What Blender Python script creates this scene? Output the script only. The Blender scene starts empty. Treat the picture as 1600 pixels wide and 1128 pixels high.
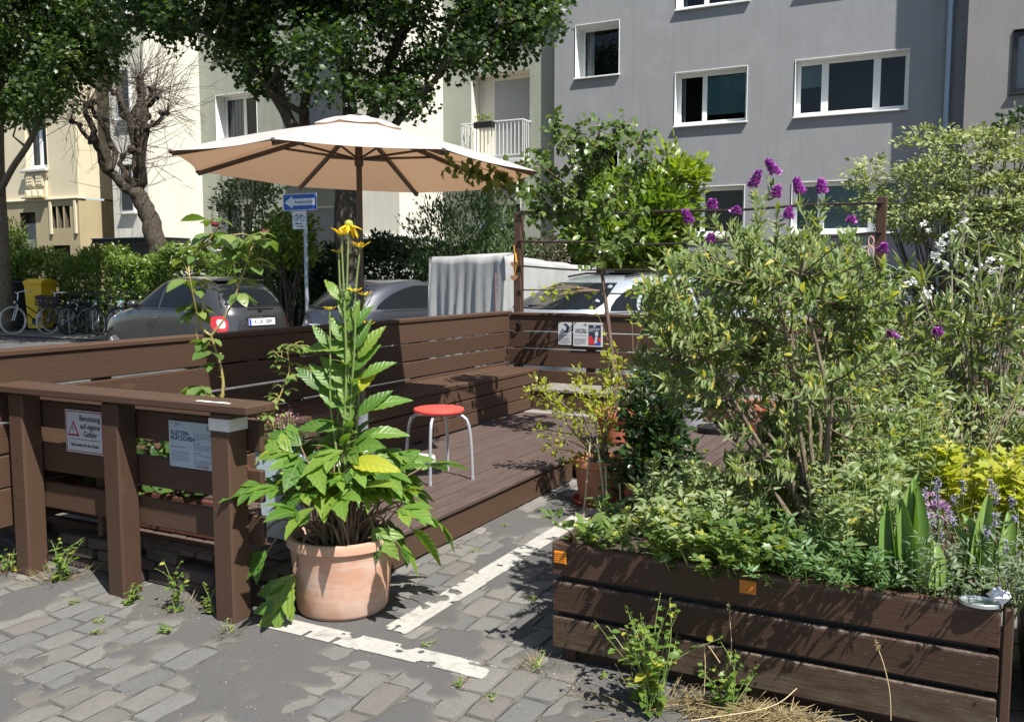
import bpy, math, random
import numpy as np
from mathutils import Vector, Matrix, Euler
R = math.radians
random.seed(7)
rng = np.random.default_rng(11)
scene = bpy.context.scene
COL = scene.collection

# ------------------------------------------------------------------ camera, sky, sun, exposure
# World axes: X runs along the street, Y away across it. The photographer stands at the origin.
F, YH, H = 1400.0, 430.0, 1.49
TH = math.atan((564 - YH) / F)
YAW = R(27.3)
cam_d = bpy.data.cameras.new('camera')
cam = bpy.data.objects.new('camera', cam_d)
COL.objects.link(cam)
cam_d.sensor_fit = 'HORIZONTAL'
cam_d.sensor_width = 36.0
cam_d.lens = 36.0 * F / 1600.0
cam_d.clip_end = 500
cam.location = (0, 0, H)
cam.rotation_euler = (R(90) - TH, 0, YAW)
scene.camera = cam

SUN_EL = R(58)
SUN_H = Vector((0.893, -0.45)).normalized()
SUN_DIR = Vector((SUN_H.x * math.cos(SUN_EL), SUN_H.y * math.cos(SUN_EL), math.sin(SUN_EL)))
world = bpy.data.worlds.new('World')
scene.world = world
world.use_nodes = True
wn = world.node_tree.nodes
wn.clear()
sky = wn.new('ShaderNodeTexSky')
sky.sky_type = 'NISHITA'
sky.sun_disc = False
sky.sun_elevation = SUN_EL
sky.sun_rotation = math.atan2(SUN_H.x, SUN_H.y)
bg = wn.new('ShaderNodeBackground')
bg.inputs['Strength'].default_value = 0.07
wo = wn.new('ShaderNodeOutputWorld')
world.node_tree.links.new(sky.outputs[0], bg.inputs[0])
world.node_tree.links.new(bg.outputs[0], wo.inputs[0])
sun_d = bpy.data.lights.new('sun', 'SUN')
sun_d.energy = 4.9
sun_d.angle = R(0.5)
sun_d.color = (1.0, 0.965, 0.91)
sun = bpy.data.objects.new('sun', sun_d)
sun.rotation_euler = SUN_DIR.to_track_quat('Z', 'Y').to_euler()
sun.location = SUN_DIR * 60
COL.objects.link(sun)
scene.view_settings.view_transform = 'Standard'
scene.view_settings.look = 'None'
scene.view_settings.exposure = 1.0
scene.view_settings.gamma = 1.0
scene.view_settings.use_curve_mapping = False
scene.render.engine = 'CYCLES'
scene.cycles.max_bounces = 8
scene.cycles.transparent_max_bounces = 12
scene.cycles.use_denoising = True

CY, SY = math.cos(YAW), math.sin(YAW)

def ray(px, py):
    a, b = (px - 800) / F, (564 - py) / F
    x, y, z = a, math.cos(TH) + b * math.sin(TH), -math.sin(TH) + b * math.cos(TH)
    return Vector((x * CY - y * SY, x * SY + y * CY, z)), y

def at(px, py, d):
    "the world point at horizontal distance d along the view through a photo pixel"
    r, y = ray(px, py)
    return Vector((0, 0, H)) + r * (d / y)

def atv(px, py, v):
    r, y = ray(px, py)
    return Vector((0, 0, H)) + r * (v / r.y)

def proj(u, v, z):
    x, y = u * CY + v * SY, -u * SY + v * CY
    zz = z - H
    f = y * math.cos(TH) - zz * math.sin(TH)
    up = y * math.sin(TH) + zz * math.cos(TH)
    return 800 + F * x / f, 564 - F * up / f

# ------------------------------------------------------------------ materials
class NT:
    def __init__(s, name):
        s.m = bpy.data.materials.new(name)
        s.m.use_nodes = True
        s.t = s.m.node_tree
        s.n = s.t.nodes
        s.n.clear()
        s.out = s.n.new('ShaderNodeOutputMaterial')
    def node(s, kind, **kw):
        n = s.n.new('ShaderNode' + kind)
        for k, v in kw.items():
            if k in n.inputs.keys():
                s.set(n.inputs[k], v)
            else:
                setattr(n, k, v)
        return n
    def set(s, sock, v):
        if isinstance(v, bpy.types.NodeSocket):
            s.t.links.new(v, sock)
        elif hasattr(v, 'outputs'):
            s.t.links.new(v.outputs[0], sock)
        else:
            if sock.type == 'RGBA' and len(v) == 3:
                v = (*v, 1)
            sock.default_value = v
    def inp(s, n, i, v):
        s.set(n.inputs[i], v)
    def coord(s, scale=(1, 1, 1), kind='Object', rot=(0, 0, 0)):
        tc = s.node('TexCoord')
        mp = s.node('Mapping')
        s.inp(mp, 'Vector', tc.outputs[kind])
        s.inp(mp, 'Scale', scale)
        s.inp(mp, 'Rotation', rot)
        return mp.outputs[0]
    def noise(s, vec, scale, detail=4, rough=.55):
        n = s.node('TexNoise')
        s.inp(n, 'Vector', vec)
        s.inp(n, 'Scale', scale)
        s.inp(n, 'Detail', detail)
        s.inp(n, 'Roughness', rough)
        return n.outputs['Fac']
    def ramp(s, fac, stops, interp='LINEAR'):
        r = s.node('ValToRGB')
        s.inp(r, 0, fac)
        r.color_ramp.interpolation = interp
        e = r.color_ramp.elements
        while len(e) < len(stops):
            e.new(.5)
        for i, (p, c) in enumerate(stops):
            e[i].position = p
            c = (c, c, c) if isinstance(c, (int, float)) else c
            e[i].color = (*c, 1)
        return r.outputs[0]
    def mix(s, fac, a, b, blend='MIX'):
        m = s.node('Mix', data_type='RGBA', blend_type=blend)
        s.set(m.inputs[0], fac)
        s.set(m.inputs[6], a)
        s.set(m.inputs[7], b)
        return m.outputs[2]
    def math(s, op, a, b=0.0):
        m = s.node('Math', operation=op)
        s.inp(m, 0, a)
        s.inp(m, 1, b)
        return m.outputs[0]
    def bump(s, h, strength=.3, dist=.01):
        b = s.node('Bump')
        s.inp(b, 'Height', h)
        s.inp(b, 'Strength', strength)
        s.inp(b, 'Distance', dist)
        return b.outputs[0]
    def bsdf(s, col, rough=.6, metal=0., spec=.5, normal=None, coat=0., **kw):
        p = s.node('BsdfPrincipled')
        s.inp(p, 'Base Color', col)
        s.inp(p, 'Roughness', rough)
        s.inp(p, 'Metallic', metal)
        s.inp(p, 'Specular IOR Level', spec)
        s.inp(p, 'Coat Weight', coat)
        if normal is not None:
            s.inp(p, 'Normal', normal)
        return p
    def done(s, sh):
        s.t.links.new(sh.outputs[0], s.out.inputs[0])
        return s.m
    def rnd(s):
        "one random number per object and per loose piece"
        o = s.node('ObjectInfo').outputs['Random']
        g = s.node('NewGeometry').outputs['Random Per Island']
        return s.math('FRACT', s.math('ADD', o, g))

MATS = {}
def plain(name, col, rough=.5, metal=0., spec=.5, coat=0., var=.0, scale=30., bump=0.):
    if name in MATS:
        return MATS[name]
    t = NT(name)
    c = col
    nrm = None
    if var or bump:
        n = t.noise(t.coord(), scale, 5)
        if var:
            c = t.mix(n, tuple(x * (1 - var) for x in col), tuple(min(1, x * (1 + var)) for x in col))
        if bump:
            nrm = t.bump(n, bump, .004)
    MATS[name] = t.done(t.bsdf(c, rough, metal, spec, nrm, coat))
    return MATS[name]

def wood(name, col, axis='x', wear=.5, moss=False, rough=.55, greyed=None):
    if name in MATS:
        return MATS[name]
    t = NT(name)
    sc = {'x': (1.2, 22, 22), 'y': (22, 1.2, 22), 'z': (22, 22, 1.2)}[axis]
    sw = {'x': (1.5, 9, 9), 'y': (9, 1.5, 9), 'z': (9, 9, 1.5)}[axis]
    v = t.coord(sc)
    g = t.noise(v, 5, 6, .6)
    big = t.noise(t.coord((1, 1, 1)), 2.2, 3)
    c = t.mix(g, tuple(x * .80 for x in col), tuple(x * 1.16 for x in col))
    # knots: small eyes in the grain with a paler ring round them
    kv = t.node('TexVoronoi')
    ks = {'x': (2.1, 7, 7), 'y': (7, 2.1, 7), 'z': (7, 7, 2.1)}[axis]
    t.inp(kv, 'Vector', t.coord(ks)); kv.inputs['Scale'].default_value = 1.
    kd = kv.outputs['Distance']
    c = t.mix(t.ramp(kd, [(.05, .55), (.15, 0.)]), c, tuple(x * 1.9 for x in col))
    c = t.mix(t.ramp(kd, [(.02, .7), (.05, 0.)]), c, tuple(x * .45 for x in col))
    o = t.rnd()
    c = t.mix(t.math('MULTIPLY', o, .45), c, tuple(x * 1.6 for x in col))
    c = t.mix(t.math('MULTIPLY', big, .35), c, (col[0] * .7, col[1] * .75, col[2] * .85))
    if greyed:
        f = t.ramp(t.noise(t.coord(sw), 3, 6, .65), [(.35, 0.), (.62, 1.)])
        c = t.mix(f, c, greyed)
    if wear:
        w1 = t.noise(t.coord(sw), 10, 8, .7)
        f = t.ramp(w1, [(.70 - .05 * wear, 0.), (.76, .8)])
        c = t.mix(t.math('MULTIPLY', f, wear), c, (.20, .165, .14))
    if moss:
        geo = t.node('NewGeometry')
        sep = t.node('SeparateXYZ')
        t.inp(sep, 0, geo.outputs['Position'])
        zz = sep.outputs[2]
        n1 = t.noise(t.coord((2, 2, 7)), 4, 8, .7)
        f = t.math('MULTIPLY', t.ramp(zz, [(.05, 1.), (.24, 0.)]), t.ramp(n1, [(.38, 0.), (.66, 1.)]))
        c = t.mix(t.math('MULTIPLY', f, .75), c, (.115, .105, .07))
        n2 = t.noise(t.coord((3, 3, 20)), 8, 8, .75)
        wv = t.math('ABSOLUTE', t.math('SUBTRACT', t.math('FRACT', t.math('DIVIDE', t.math('SUBTRACT', zz, .0415), .1405)), .985))
        fe = t.math('MULTIPLY', t.ramp(wv, [(.03, 1.), (.10, 0.)]), t.ramp(t.noise(t.coord((6, 6, 6)), 3, 8, .75), [(.45, 0.), (.6, 1.)]))
        c = t.mix(t.math('MULTIPLY', fe, .5), c, (.24, .20, .165))
        f2 = t.math('MULTIPLY', t.ramp(zz, [(.1, 1.), (.5, .25)]), t.ramp(n2, [(.60, 0.), (.68, 1.)]))
        c = t.mix(t.math('MULTIPLY', f2, .8), c, (.21, .185, .15))
    rr = t.ramp(big, [(.3, rough - .12), (.7, rough + .12)])
    MATS[name] = t.done(t.bsdf(c, rr, 0, .22, t.bump(g, .35, .005)))
    return MATS[name]

def leaf(name, cols, trans=.38, rough=.42, yellow=None, spec=.5, tcol=None, veins=False):
    "cols: list of colours picked at random per leaf; light also passes through the blade"
    if name in MATS:
        return MATS[name]
    t = NT(name)
    r = t.rnd()
    k = len(cols)
    st = [(i / max(1, k - 1), c) for i, c in enumerate(cols)]
    c = t.ramp(r, st)
    if yellow:
        fr, yc = yellow
        r2 = t.math('FRACT', t.math('MULTIPLY', r, 17.31))
        c = t.mix(t.math('LESS_THAN', r2, fr), c, yc)
    n = t.noise(t.coord(), 60, 3)
    c = t.mix(t.math('MULTIPLY', n, .3), c, (.02, .03, .01))
    nrm = None
    if veins:
        # midrib and side veins follow each blade's own axes
        sp_ = t.node('SeparateXYZ')
        t.inp(sp_, 0, t.node('TexCoord').outputs['Object'])
        ay = t.math('ABSOLUTE', sp_.outputs[1])
        rib = t.ramp(ay, [(.004, 1.), (.014, 0.)])
        wv = t.math('SINE', t.math('MULTIPLY', t.math('SUBTRACT', sp_.outputs[0], t.math('MULTIPLY', ay, 1.1)), 48.))
        sv_ = t.ramp(wv, [(.86, 0.), (.98, 1.)])
        c = t.mix(t.math('MULTIPLY', t.math('MAXIMUM', rib, t.math('MULTIPLY', sv_, .3)), .45), c, (.22, .32, .09))
        nrm = t.bump(t.math('SUBTRACT', wv, t.math('MULTIPLY', rib, 2.)), .22, .004)
    p = t.bsdf(c, rough, 0, spec, nrm)
    tr = t.node('BsdfTranslucent')
    tc = t.mix(1.0, c, tcol or (1.5, 1.6, .55), 'MULTIPLY')
    t.inp(tr, 0, tc)
    mx = t.node('MixShader')
    t.inp(mx, 0, trans)
    t.t.links.new(p.outputs[0], mx.inputs[1])
    t.t.links.new(tr.outputs[0], mx.inputs[2])
    MATS[name] = t.done(mx)
    return MATS[name]

def plaster(name, col, scale=3., var=.12, bump=.35, stain=.25, fine=160, patch=.0):
    if name in MATS:
        return MATS[name]
    t = NT(name)
    n1 = t.noise(t.coord(), scale, 6)
    n2 = t.noise(t.coord((1.4, 1.4, .18)), 4, 6, .65)
    n3 = t.noise(t.coord(), fine, 3)
    c = t.mix(n1, tuple(x * (1 - var) for x in col), tuple(x * (1 + var) for x in col))
    c = t.mix(t.math('MULTIPLY', t.ramp(n2, [(.45, 0.), (.75, 1.)]), stain), c, tuple(x * .6 for x in col))
    if patch:
        n4 = t.noise(t.coord((.5, .5, .5)), 2.6, 7, .6)
        c = t.mix(t.math('MULTIPLY', t.ramp(n4, [(.56, 0.), (.62, 1.)]), patch), c, tuple(min(1, x * 1.35) for x in col))
        n5 = t.noise(t.coord((5, 5, .12)), 2, 4, .6)
        c = t.mix(t.math('MULTIPLY', t.ramp(n5, [(.52, 0.), (.68, 1.)]), patch), c, tuple(x * .7 for x in col))
    MATS[name] = t.done(t.bsdf(c, .9, 0, .2, t.bump(n3, bump, .006)))
    return MATS[name]

def bark(name, c1, c2, sc=(14, 14, 3)):
    if name in MATS:
        return MATS[name]
    t = NT(name)
    n = t.noise(t.coord(sc), 3, 8, .7)
    c = t.mix(t.ramp(n, [(.35, 0.), (.65, 1.)]), c1, c2)
    MATS[name] = t.done(t.bsdf(c, .9, 0, .15, t.bump(n, .9, .03)))
    return MATS[name]

def glass(name='window_glass', tint=(.7, .74, .76)):
    if name in MATS:
        return MATS[name]
    t = NT(name)
    tr = t.node('BsdfTransparent')
    t.inp(tr, 0, tint)
    gl = t.node('BsdfGlossy')
    t.inp(gl, 'Roughness', .02)
    fr = t.node('Fresnel')
    t.inp(fr, 0, 1.5)
    mx = t.node('MixShader')
    t.inp(mx, 0, fr.outputs[0])
    t.t.links.new(tr.outputs[0], mx.inputs[1])
    t.t.links.new(gl.outputs[0], mx.inputs[2])
    MATS[name] = t.done(mx)
    return MATS[name]

BROWN = (.065, .038, .0245)
WX = wood('brown_paint_x', BROWN, 'x', .45)
WY = wood('brown_paint_y', BROWN, 'y', .45)
WZ = wood('brown_paint_z', BROWN, 'z', .35)
DECKM = wood('deck_paint', (.072, .048, .040), 'y', .3, greyed=(.088, .066, .057), rough=.6)
DECKX = wood('deck_paint_x', (.072, .048, .040), 'x', .3, greyed=(.088, .066, .057), rough=.6)
GREYX = wood('weathered_boards', (.20, .18, .155), 'x', .4, rough=.8)
PLANT = wood('planter_paint', (.052, .029, .0185), 'x', .4, moss=True)
WHITE = plain('white_paint', (.78, .78, .76), .45, var=.04, scale=12)
FRAMEW = plain('window_frame_white', (.74, .75, .73), .35, var=.03, scale=6)
STEEL = plain('galvanised_steel', (.42, .43, .44), .35, .85, var=.1, scale=25)
TERRA = None
BLACK = plain('black_plastic', (.012, .012, .013), .4)
RUBBER = plain('black_rubber', (.014, .014, .014), .75)
SOIL = plain('potting_soil', (.045, .03, .02), .95, var=.5, scale=90, bump=1.)
CHROME = plain('bright_metal', (.62, .63, .64), .16, 1.)
GLASS = glass()
INK = plain('black_print', (.015, .015, .018), .5)
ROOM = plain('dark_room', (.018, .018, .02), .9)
CURT = plain('white_curtain', (.66, .66, .64), .85, var=.1, scale=30)

# ------------------------------------------------------------------ mesh building
class MB:
    "collects shapes in world space and links them as one mesh object"
    def __init__(s):
        s.v, s.f, s.mi, s.cur = [], [], [], 0
    def add(s, vs, fs):
        o = len(s.v)
        s.v += [tuple(x) for x in vs]
        s.f += [tuple(i + o for i in f) for f in fs]
        s.mi += [s.cur] * len(fs)
    def box(s, x0, x1, y0, y1, z0, z1, b=.004):
        if b <= 0:
            s.add([(x, y, z) for x in (x0, x1) for y in (y0, y1) for z in (z0, z1)],
                  [(0, 1, 3, 2), (4, 6, 7, 5), (0, 4, 5, 1), (2, 3, 7, 6), (0, 2, 6, 4), (1, 5, 7, 3)])
            return
        b = min(b, (x1 - x0) * .45, (y1 - y0) * .45, (z1 - z0) * .45)
        lo, hi = (x0, y0, z0), (x1, y1, z1)
        vs, idx = [], {}
        for sx in (0, 1):
            for sy in (0, 1):
                for sz in (0, 1):
                    for ax in range(3):
                        p = []
                        for k, sgn in enumerate((sx, sy, sz)):
                            e = hi[k] if sgn else lo[k]
                            p.append(e if k == ax else (e - b if sgn else e + b))
                        idx[(sx, sy, sz, ax)] = len(vs)
                        vs.append(p)
        fs = []
        I = lambda q, ax: idx[(q[0], q[1], q[2], ax)]
        for ax in range(3):
            a1, a2 = (ax + 1) % 3, (ax + 2) % 3
            for sg in (0, 1):
                loop = []
                for p1, p2 in ((0, 0), (1, 0), (1, 1), (0, 1)):
                    q = [0, 0, 0]; q[ax] = sg; q[a1] = p1; q[a2] = p2
                    loop.append(I(q, ax))
                fs.append(tuple(loop if sg else loop[::-1]))
            for p1 in (0, 1):
                for p2 in (0, 1):
                    q0 = [0, 0, 0]; q0[a1] = p1; q0[a2] = p2
                    q1 = list(q0); q1[ax] = 1
                    l = (I(q0, a1), I(q1, a1), I(q1, a2), I(q0, a2))
                    fs.append(l if p1 != p2 else l[::-1])
        for sx in (0, 1):
            for sy in (0, 1):
                for sz in (0, 1):
                    l = [idx[(sx, sy, sz, k)] for k in range(3)]
                    fs.append(tuple(l if (sx + sy + sz) % 2 else l[::-1]))
        s.add(vs, fs)
    def obox(s, c, dx, dy, dz, hx, hy, hz, b=.003):
        "box with its own axes"
        t = MB()
        t.box(-hx, hx, -hy, hy, -hz, hz, b)
        c, dx, dy, dz = Vector(c), Vector(dx), Vector(dy), Vector(dz)
        s.add([c + dx * p[0] + dy * p[1] + dz * p[2] for p in t.v], t.f)
    def tube(s, pts, rad, n=8, cap=True):
        pts = [Vector(p) for p in pts]
        if isinstance(rad, (int, float)):
            rad = [rad] * len(pts)
        vs, fs = [], []
        ref = None
        for i, p in enumerate(pts):
            d = (pts[min(i + 1, len(pts) - 1)] - pts[max(i - 1, 0)])
            d = d.normalized() if d.length > 1e-9 else Vector((0, 0, 1))
            if ref is None:
                ref = Vector((1, 0, 0)) if abs(d.x) < .8 else Vector((0, 1, 0))
            a = d.cross(ref).normalized()
            b = d.cross(a)
            ref = -b if False else a.cross(d)
            for k in range(n):
                an = 2 * math.pi * k / n
                vs.append(p + (a * math.cos(an) + b * math.sin(an)) * rad[i])
        for i in range(len(pts) - 1):
            for k in range(n):
                k2 = (k + 1) % n
                fs.append((i * n + k, i * n + k2, (i + 1) * n + k2, (i + 1) * n + k))
        if cap:
            fs.append(tuple(range(n))[::-1])
            fs.append(tuple(range((len(pts) - 1) * n, len(pts) * n)))
        s.add(vs, fs)
    def lathe(s, c, prof, n=32, sx=1., sy=1.):
        "profile of (radius, height) turned about the vertical through c"
        vs, fs = [], []
        for r, z in prof:
            for k in range(n):
                a = 2 * math.pi * k / n
                vs.append((c[0] + r * sx * math.cos(a), c[1] + r * sy * math.sin(a), c[2] + z))
        for i in range(len(prof) - 1):
            for k in range(n):
                k2 = (k + 1) % n
                fs.append((i * n + k, i * n + k2, (i + 1) * n + k2, (i + 1) * n + k))
        if prof[0][0] > 1e-4:
            fs.append(tuple(range(n))[::-1])
        if prof[-1][0] > 1e-4:
            fs.append(tuple(range((len(prof) - 1) * n, len(prof) * n)))
        s.add(vs, fs)
    def quad(s, a, b, c, d):
        s.add([a, b, c, d], [(0, 1, 2, 3)])
    def poly(s, pts):
        s.add(pts, [tuple(range(len(pts)))])
    def prism(s, pts, off):
        "flat outline pushed by off into a slab"
        off = Vector(off)
        n = len(pts)
        vs = [Vector(p) for p in pts] + [Vector(p) + off for p in pts]
        fs = [tuple(range(n)), tuple(range(n, 2 * n))[::-1]]
        for i in range(n):
            j = (i + 1) % n
            fs.append((i, i + n, j + n, j))
        s.add(vs, fs)
    def ball(s, c, r, n=10, m=6, sz=1.):
        pr = [(r * math.sin(math.pi * i / m), -r * sz * math.cos(math.pi * i / m)) for i in range(m + 1)]
        pr[0] = (1e-5, pr[0][1]); pr[-1] = (1e-5, pr[-1][1])
        s.lathe(c, pr, n)
    def build(s, name, mats, parent=None, smooth=False, kind=None, sharp=40):
        off = woff(parent)
        me = bpy.data.meshes.new(name)
        me.from_pydata([(x - off[0], y - off[1], z - off[2]) for x, y, z in s.v], [], s.f)
        mats = mats if isinstance(mats, (list, tuple)) else [mats]
        for m in mats:
            me.materials.append(m)
        if len(mats) > 1:
            me.polygons.foreach_set('material_index', s.mi)
        if smooth:
            me.polygons.foreach_set('use_smooth', [True] * len(s.f))
            if sharp:
                try:
                    me.set_sharp_from_angle(angle=R(sharp))
                except Exception:
                    pass
        me.update()
        return link(name, me, parent, kind)

def woff(o):
    v = Vector((0, 0, 0))
    while o is not None:
        v += o.location
        o = o.parent
    return v

def link(name, me, parent=None, kind=None):
    o = bpy.data.objects.new(name, me)
    COL.objects.link(o)
    if parent is not None:
        o.parent = parent
    if kind:
        o['kind'] = kind
    return o

def thing(name, label, cat, loc=(0, 0, 0), group=None):
    o = bpy.data.objects.new(name, None)
    o.empty_display_size = .1
    COL.objects.link(o)
    o.location = loc
    return tag(o, label, cat, group)

def tag(o, label, cat, group=None):
    o['label'] = label
    o['category'] = cat
    if group:
        o['group'] = group
    return o

def struct(name, mb, m, parent=None, smooth=False):
    o = mb.build(name, m, parent, smooth)
    if parent is None:
        o['kind'] = 'structure'
    return o

def npmesh(name, V, Fc, mat, smooth=False):
    "mesh from numpy arrays; all faces have the same number of corners"
    me = bpy.data.meshes.new(name)
    k = Fc.shape[1]
    me.vertices.add(len(V))
    me.vertices.foreach_set('co', np.ascontiguousarray(V, dtype=np.float32).ravel())
    me.loops.add(Fc.size)
    me.loops.foreach_set('vertex_index', np.ascontiguousarray(Fc, dtype=np.int32).ravel())
    me.polygons.add(len(Fc))
    me.polygons.foreach_set('loop_start', np.arange(0, Fc.size, k, dtype=np.int32))
    me.polygons.foreach_set('loop_total', np.full(len(Fc), k, dtype=np.int32))
    if smooth:
        me.polygons.foreach_set('use_smooth', np.ones(len(Fc), dtype=bool))
    for m in (mat if isinstance(mat, (list, tuple)) else [mat]):
        me.materials.append(m)
    me.update(calc_edges=True)
    return me

# ---- leaf shapes: x runs along the blade, y across, z up from it
def strip_leaf(rows, wid, fold=.18, droop=.2, lob=None):
    vs, fs = [], []
    for i, (t, w) in enumerate(zip(rows, wid)):
        z = -droop * t * t
        vs += [(t, -w, z + fold * w), (t, 0, z), (t, w, z + fold * w)]
    for i in range(len(rows) - 1):
        a, b = 3 * i, 3 * i + 3
        fs += [(a, b, b + 1), (a, b + 1, a + 1), (a + 1, b + 1, b + 2), (a + 1, b + 2, a + 2)]
    return np.array(vs), np.array(fs)

def join_t(*ts):
    V, Fc, o = [], [], 0
    for v, f in ts:
        V.append(v); Fc.append(f + o); o += len(v)
    return np.vstack(V), np.vstack(Fc)

def rot_t(t, ang, org=(0, 0, 0), sc=1.):
    v, f = t
    c, s = math.cos(ang), math.sin(ang)
    v = v * sc
    v = np.stack([v[:, 0] * c - v[:, 1] * s, v[:, 0] * s + v[:, 1] * c, v[:, 2]], 1) + np.array(org)
    return v, f

DIAM = (np.array([(0, 0, 0), (.45, -.5, .1), (.45, .5, .1), (1, 0, -.08)]), np.array([(0, 1, 3), (0, 3, 2)]))
OVAL = strip_leaf([0, .22, .5, .78, 1], [.02, .36, .5, .32, .0], .25, .15)
LANCE = strip_leaf([0, .25, .6, 1], [.04, .5, .42, .0], .3, .25)
HEART = strip_leaf([0, .12, .35, .65, 1], [.05, .5, .55, .3, .0], .2, .12)
BLADE = strip_leaf([0, .3, .6, .85, 1], [.5, .5, .45, .25, .0], .25, .25)
_mp = [(0, 0), (.02, .5), (.36, .36), (.6, .6), (.64, .24), (1.0, 0), (.64, -.24), (.6, -.6), (.36, -.36), (.02, -.5)]
MAPLE = (np.array([(.42, 0, -.03)] + [(x, y, .1 * abs(y)) for x, y in _mp]),
         np.array([(0, 1 + (i + 1) % 10, 1 + i) for i in range(10)]))
PETAL = strip_leaf([0, .3, .7, 1], [.2, .5, .45, .1], -.2, .25)

def frames(D, N):
    D = D / np.maximum(np.linalg.norm(D, axis=1, keepdims=True), 1e-9)
    N = N - D * np.sum(D * N, axis=1, keepdims=True)
    N = N / np.maximum(np.linalg.norm(N, axis=1, keepdims=True), 1e-9)
    A = np.cross(N, D)
    return D, A, N

def cloud(name, P, D, S, W, tmpl, mat, parent=None, up=None, kind=None, smooth=False):
    "many leaves in one mesh: positions, directions, lengths, width ratio"
    P = np.asarray(P, float); D = np.asarray(D, float)
    n = len(P)
    S = np.broadcast_to(np.asarray(S, float), (n,))
    if up is None:
        up = np.array([.28, -.2, 1.]) + rng.normal(0, .42, (n, 3))
    D, A, N = frames(D, up)
    tv, tf = tmpl
    tv = tv * np.array([1, W, max(W, .25)])
    V = P[:, None, :] + S[:, None, None] * (tv[None, :, 0, None] * D[:, None, :] + tv[None, :, 1, None] * A[:, None, :] + tv[None, :, 2, None] * N[:, None, :])
    off = woff(parent)
    V = V.reshape(-1, 3) - np.array(off)
    Fc = (tf[None] + (np.arange(n) * len(tv))[:, None, None]).reshape(-1, 3)
    me = npmesh(name, V, Fc, mat, smooth)
    return link(name, me, parent, kind)

def leaf_mesh(name, tmpl, W, mat, curl=0.):
    tv, tf = tmpl
    tv = tv * np.array([1, W, 1.])
    if curl:
        tv = tv.copy()
        tv[:, 2] -= curl * tv[:, 0] ** 2
    me = npmesh(name, tv, tf, mat, True)
    return me

def put(name, me, parent, pos, d, up, sc, label=None):
    "one object that shares mesh data: its x axis follows d"
    d = Vector(d).normalized()
    up = Vector(up)
    a = up.cross(d)
    if a.length < 1e-6:
        a = Vector((0, 1, 0)).cross(d)
    a.normalize()
    n = d.cross(a)
    s = (sc, sc, sc) if isinstance(sc, (int, float)) else sc
    m = Matrix(((d.x * s[0], a.x * s[1], n.x * s[2]), (d.y * s[0], a.y * s[1], n.y * s[2]), (d.z * s[0], a.z * s[1], n.z * s[2]))).to_4x4()
    m.translation = Vector(pos) - woff(parent)
    o = link(name, me, parent)
    o.matrix_basis = m
    if label:
        o['label'] = label
    return o

def copy_tree(o, parent=None, loc=None, rz=None):
    c = o.copy()
    COL.objects.link(c)
    if parent is not None:
        c.parent = parent
    for ch in list(o.children):
        copy_tree(ch, c)
    if loc is not None:
        c.location = loc
    if rz is not None:
        c.rotation_euler = (0, 0, rz)
    return c

def lettering(s, m, parent, loc, size, name='lettering', rot=(R(90), 0, 0), align='CENTER', sx=1., bold=0.):
    cu = bpy.data.curves.new(name, 'FONT')
    cu.body = s
    cu.size = size
    cu.align_x = align
    cu.align_y = 'CENTER'
    cu.extrude = .0004
    cu.offset = bold
    cu.resolution_u = 3
    cu.materials.append(m)
    o = link(name, cu, parent)
    o.location = Vector(loc) - woff(parent)
    o.rotation_euler = rot
    o.scale = (sx, 1, 1)
    return o

def rvec(n, s=1.):
    return rng.normal(0, s, (n, 3))

def rand_dirs(n, zbias=0.):
    d = rng.normal(0, 1, (n, 3))
    d[:, 2] += zbias
    return d / np.linalg.norm(d, axis=1, keepdims=True)
# ================================================================== GROUND
def vnoise(nx, ny, cells, seed):
    "smooth value noise on a grid"
    r = np.random.default_rng(seed)
    cx, cy = int(cells[0]) + 3, int(cells[1]) + 3
    g = r.random((cx, cy))
    x = np.linspace(0, cells[0], nx); y = np.linspace(0, cells[1], ny)
    xi = x.astype(int); yi = y.astype(int)
    fx = (x - xi); fy = (y - yi)
    fx = fx * fx * (3 - 2 * fx); fy = fy * fy * (3 - 2 * fy)
    a = g[np.ix_(xi, yi)]; b = g[np.ix_(xi + 1, yi)]; c = g[np.ix_(xi, yi + 1)]; d = g[np.ix_(xi + 1, yi + 1)]
    FX = fx[:, None]; FY = fy[None]
    return (a * (1 - FX) + b * FX) * (1 - FY) + (c * (1 - FX) + d * FX) * FY

GX0, GX1, GY0, GY1, GS = -5.4, 1.4, 1.2, 6.2, .016
NX, NY = int((GX1 - GX0) / GS) + 1, int((GY1 - GY0) / GS) + 1
gx = np.linspace(GX0, GX1, NX); gy = np.linspace(GY0, GY1, NY)
LX, LY = GX1 - GX0, GY1 - GY0
A = (.36 * vnoise(NX, NY, (LX / .5, LY / .6), 1) + .50 * vnoise(NX, NY, (LX / .17, LY / .23), 2) +
     .24 * vnoise(NX, NY, (LX / .06, LY / .065), 3) + .05 * vnoise(NX, NY, (LX / .03, LY / .03), 4))
A = (A - .605) * .15
XX, YY = np.meshgrid(gx, gy, indexing='ij')
# the tar layer is thicker along the painted bay line and thinner out in the lane to the left
A += .018 * np.exp(-((YY - 2.93) / .2) ** 2) * np.clip((-1.45 - XX) / .3, 0, 1) - .008 * np.clip((-1.9 - XX) / 1.2, 0, 1) * np.clip((2.75 - YY) / .5, 0, 1) + .002
A += .012 * np.exp(-((XX + 2.15) / .3) ** 2) * np.clip((YY - 3) / .3, 0, 1)
rip = vnoise(NX, NY, (LX / .5, LY / .5), 9) * .0015 + vnoise(NX, NY, (LX / .04, LY / .04), 10) * .0008
A -= .020 * np.clip((2.78 - YY) / .2, 0, 1) * np.clip((-1.2 - XX) / .8, .4, 1)
GZ = np.clip(A, -.010, .0042) + rip

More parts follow.
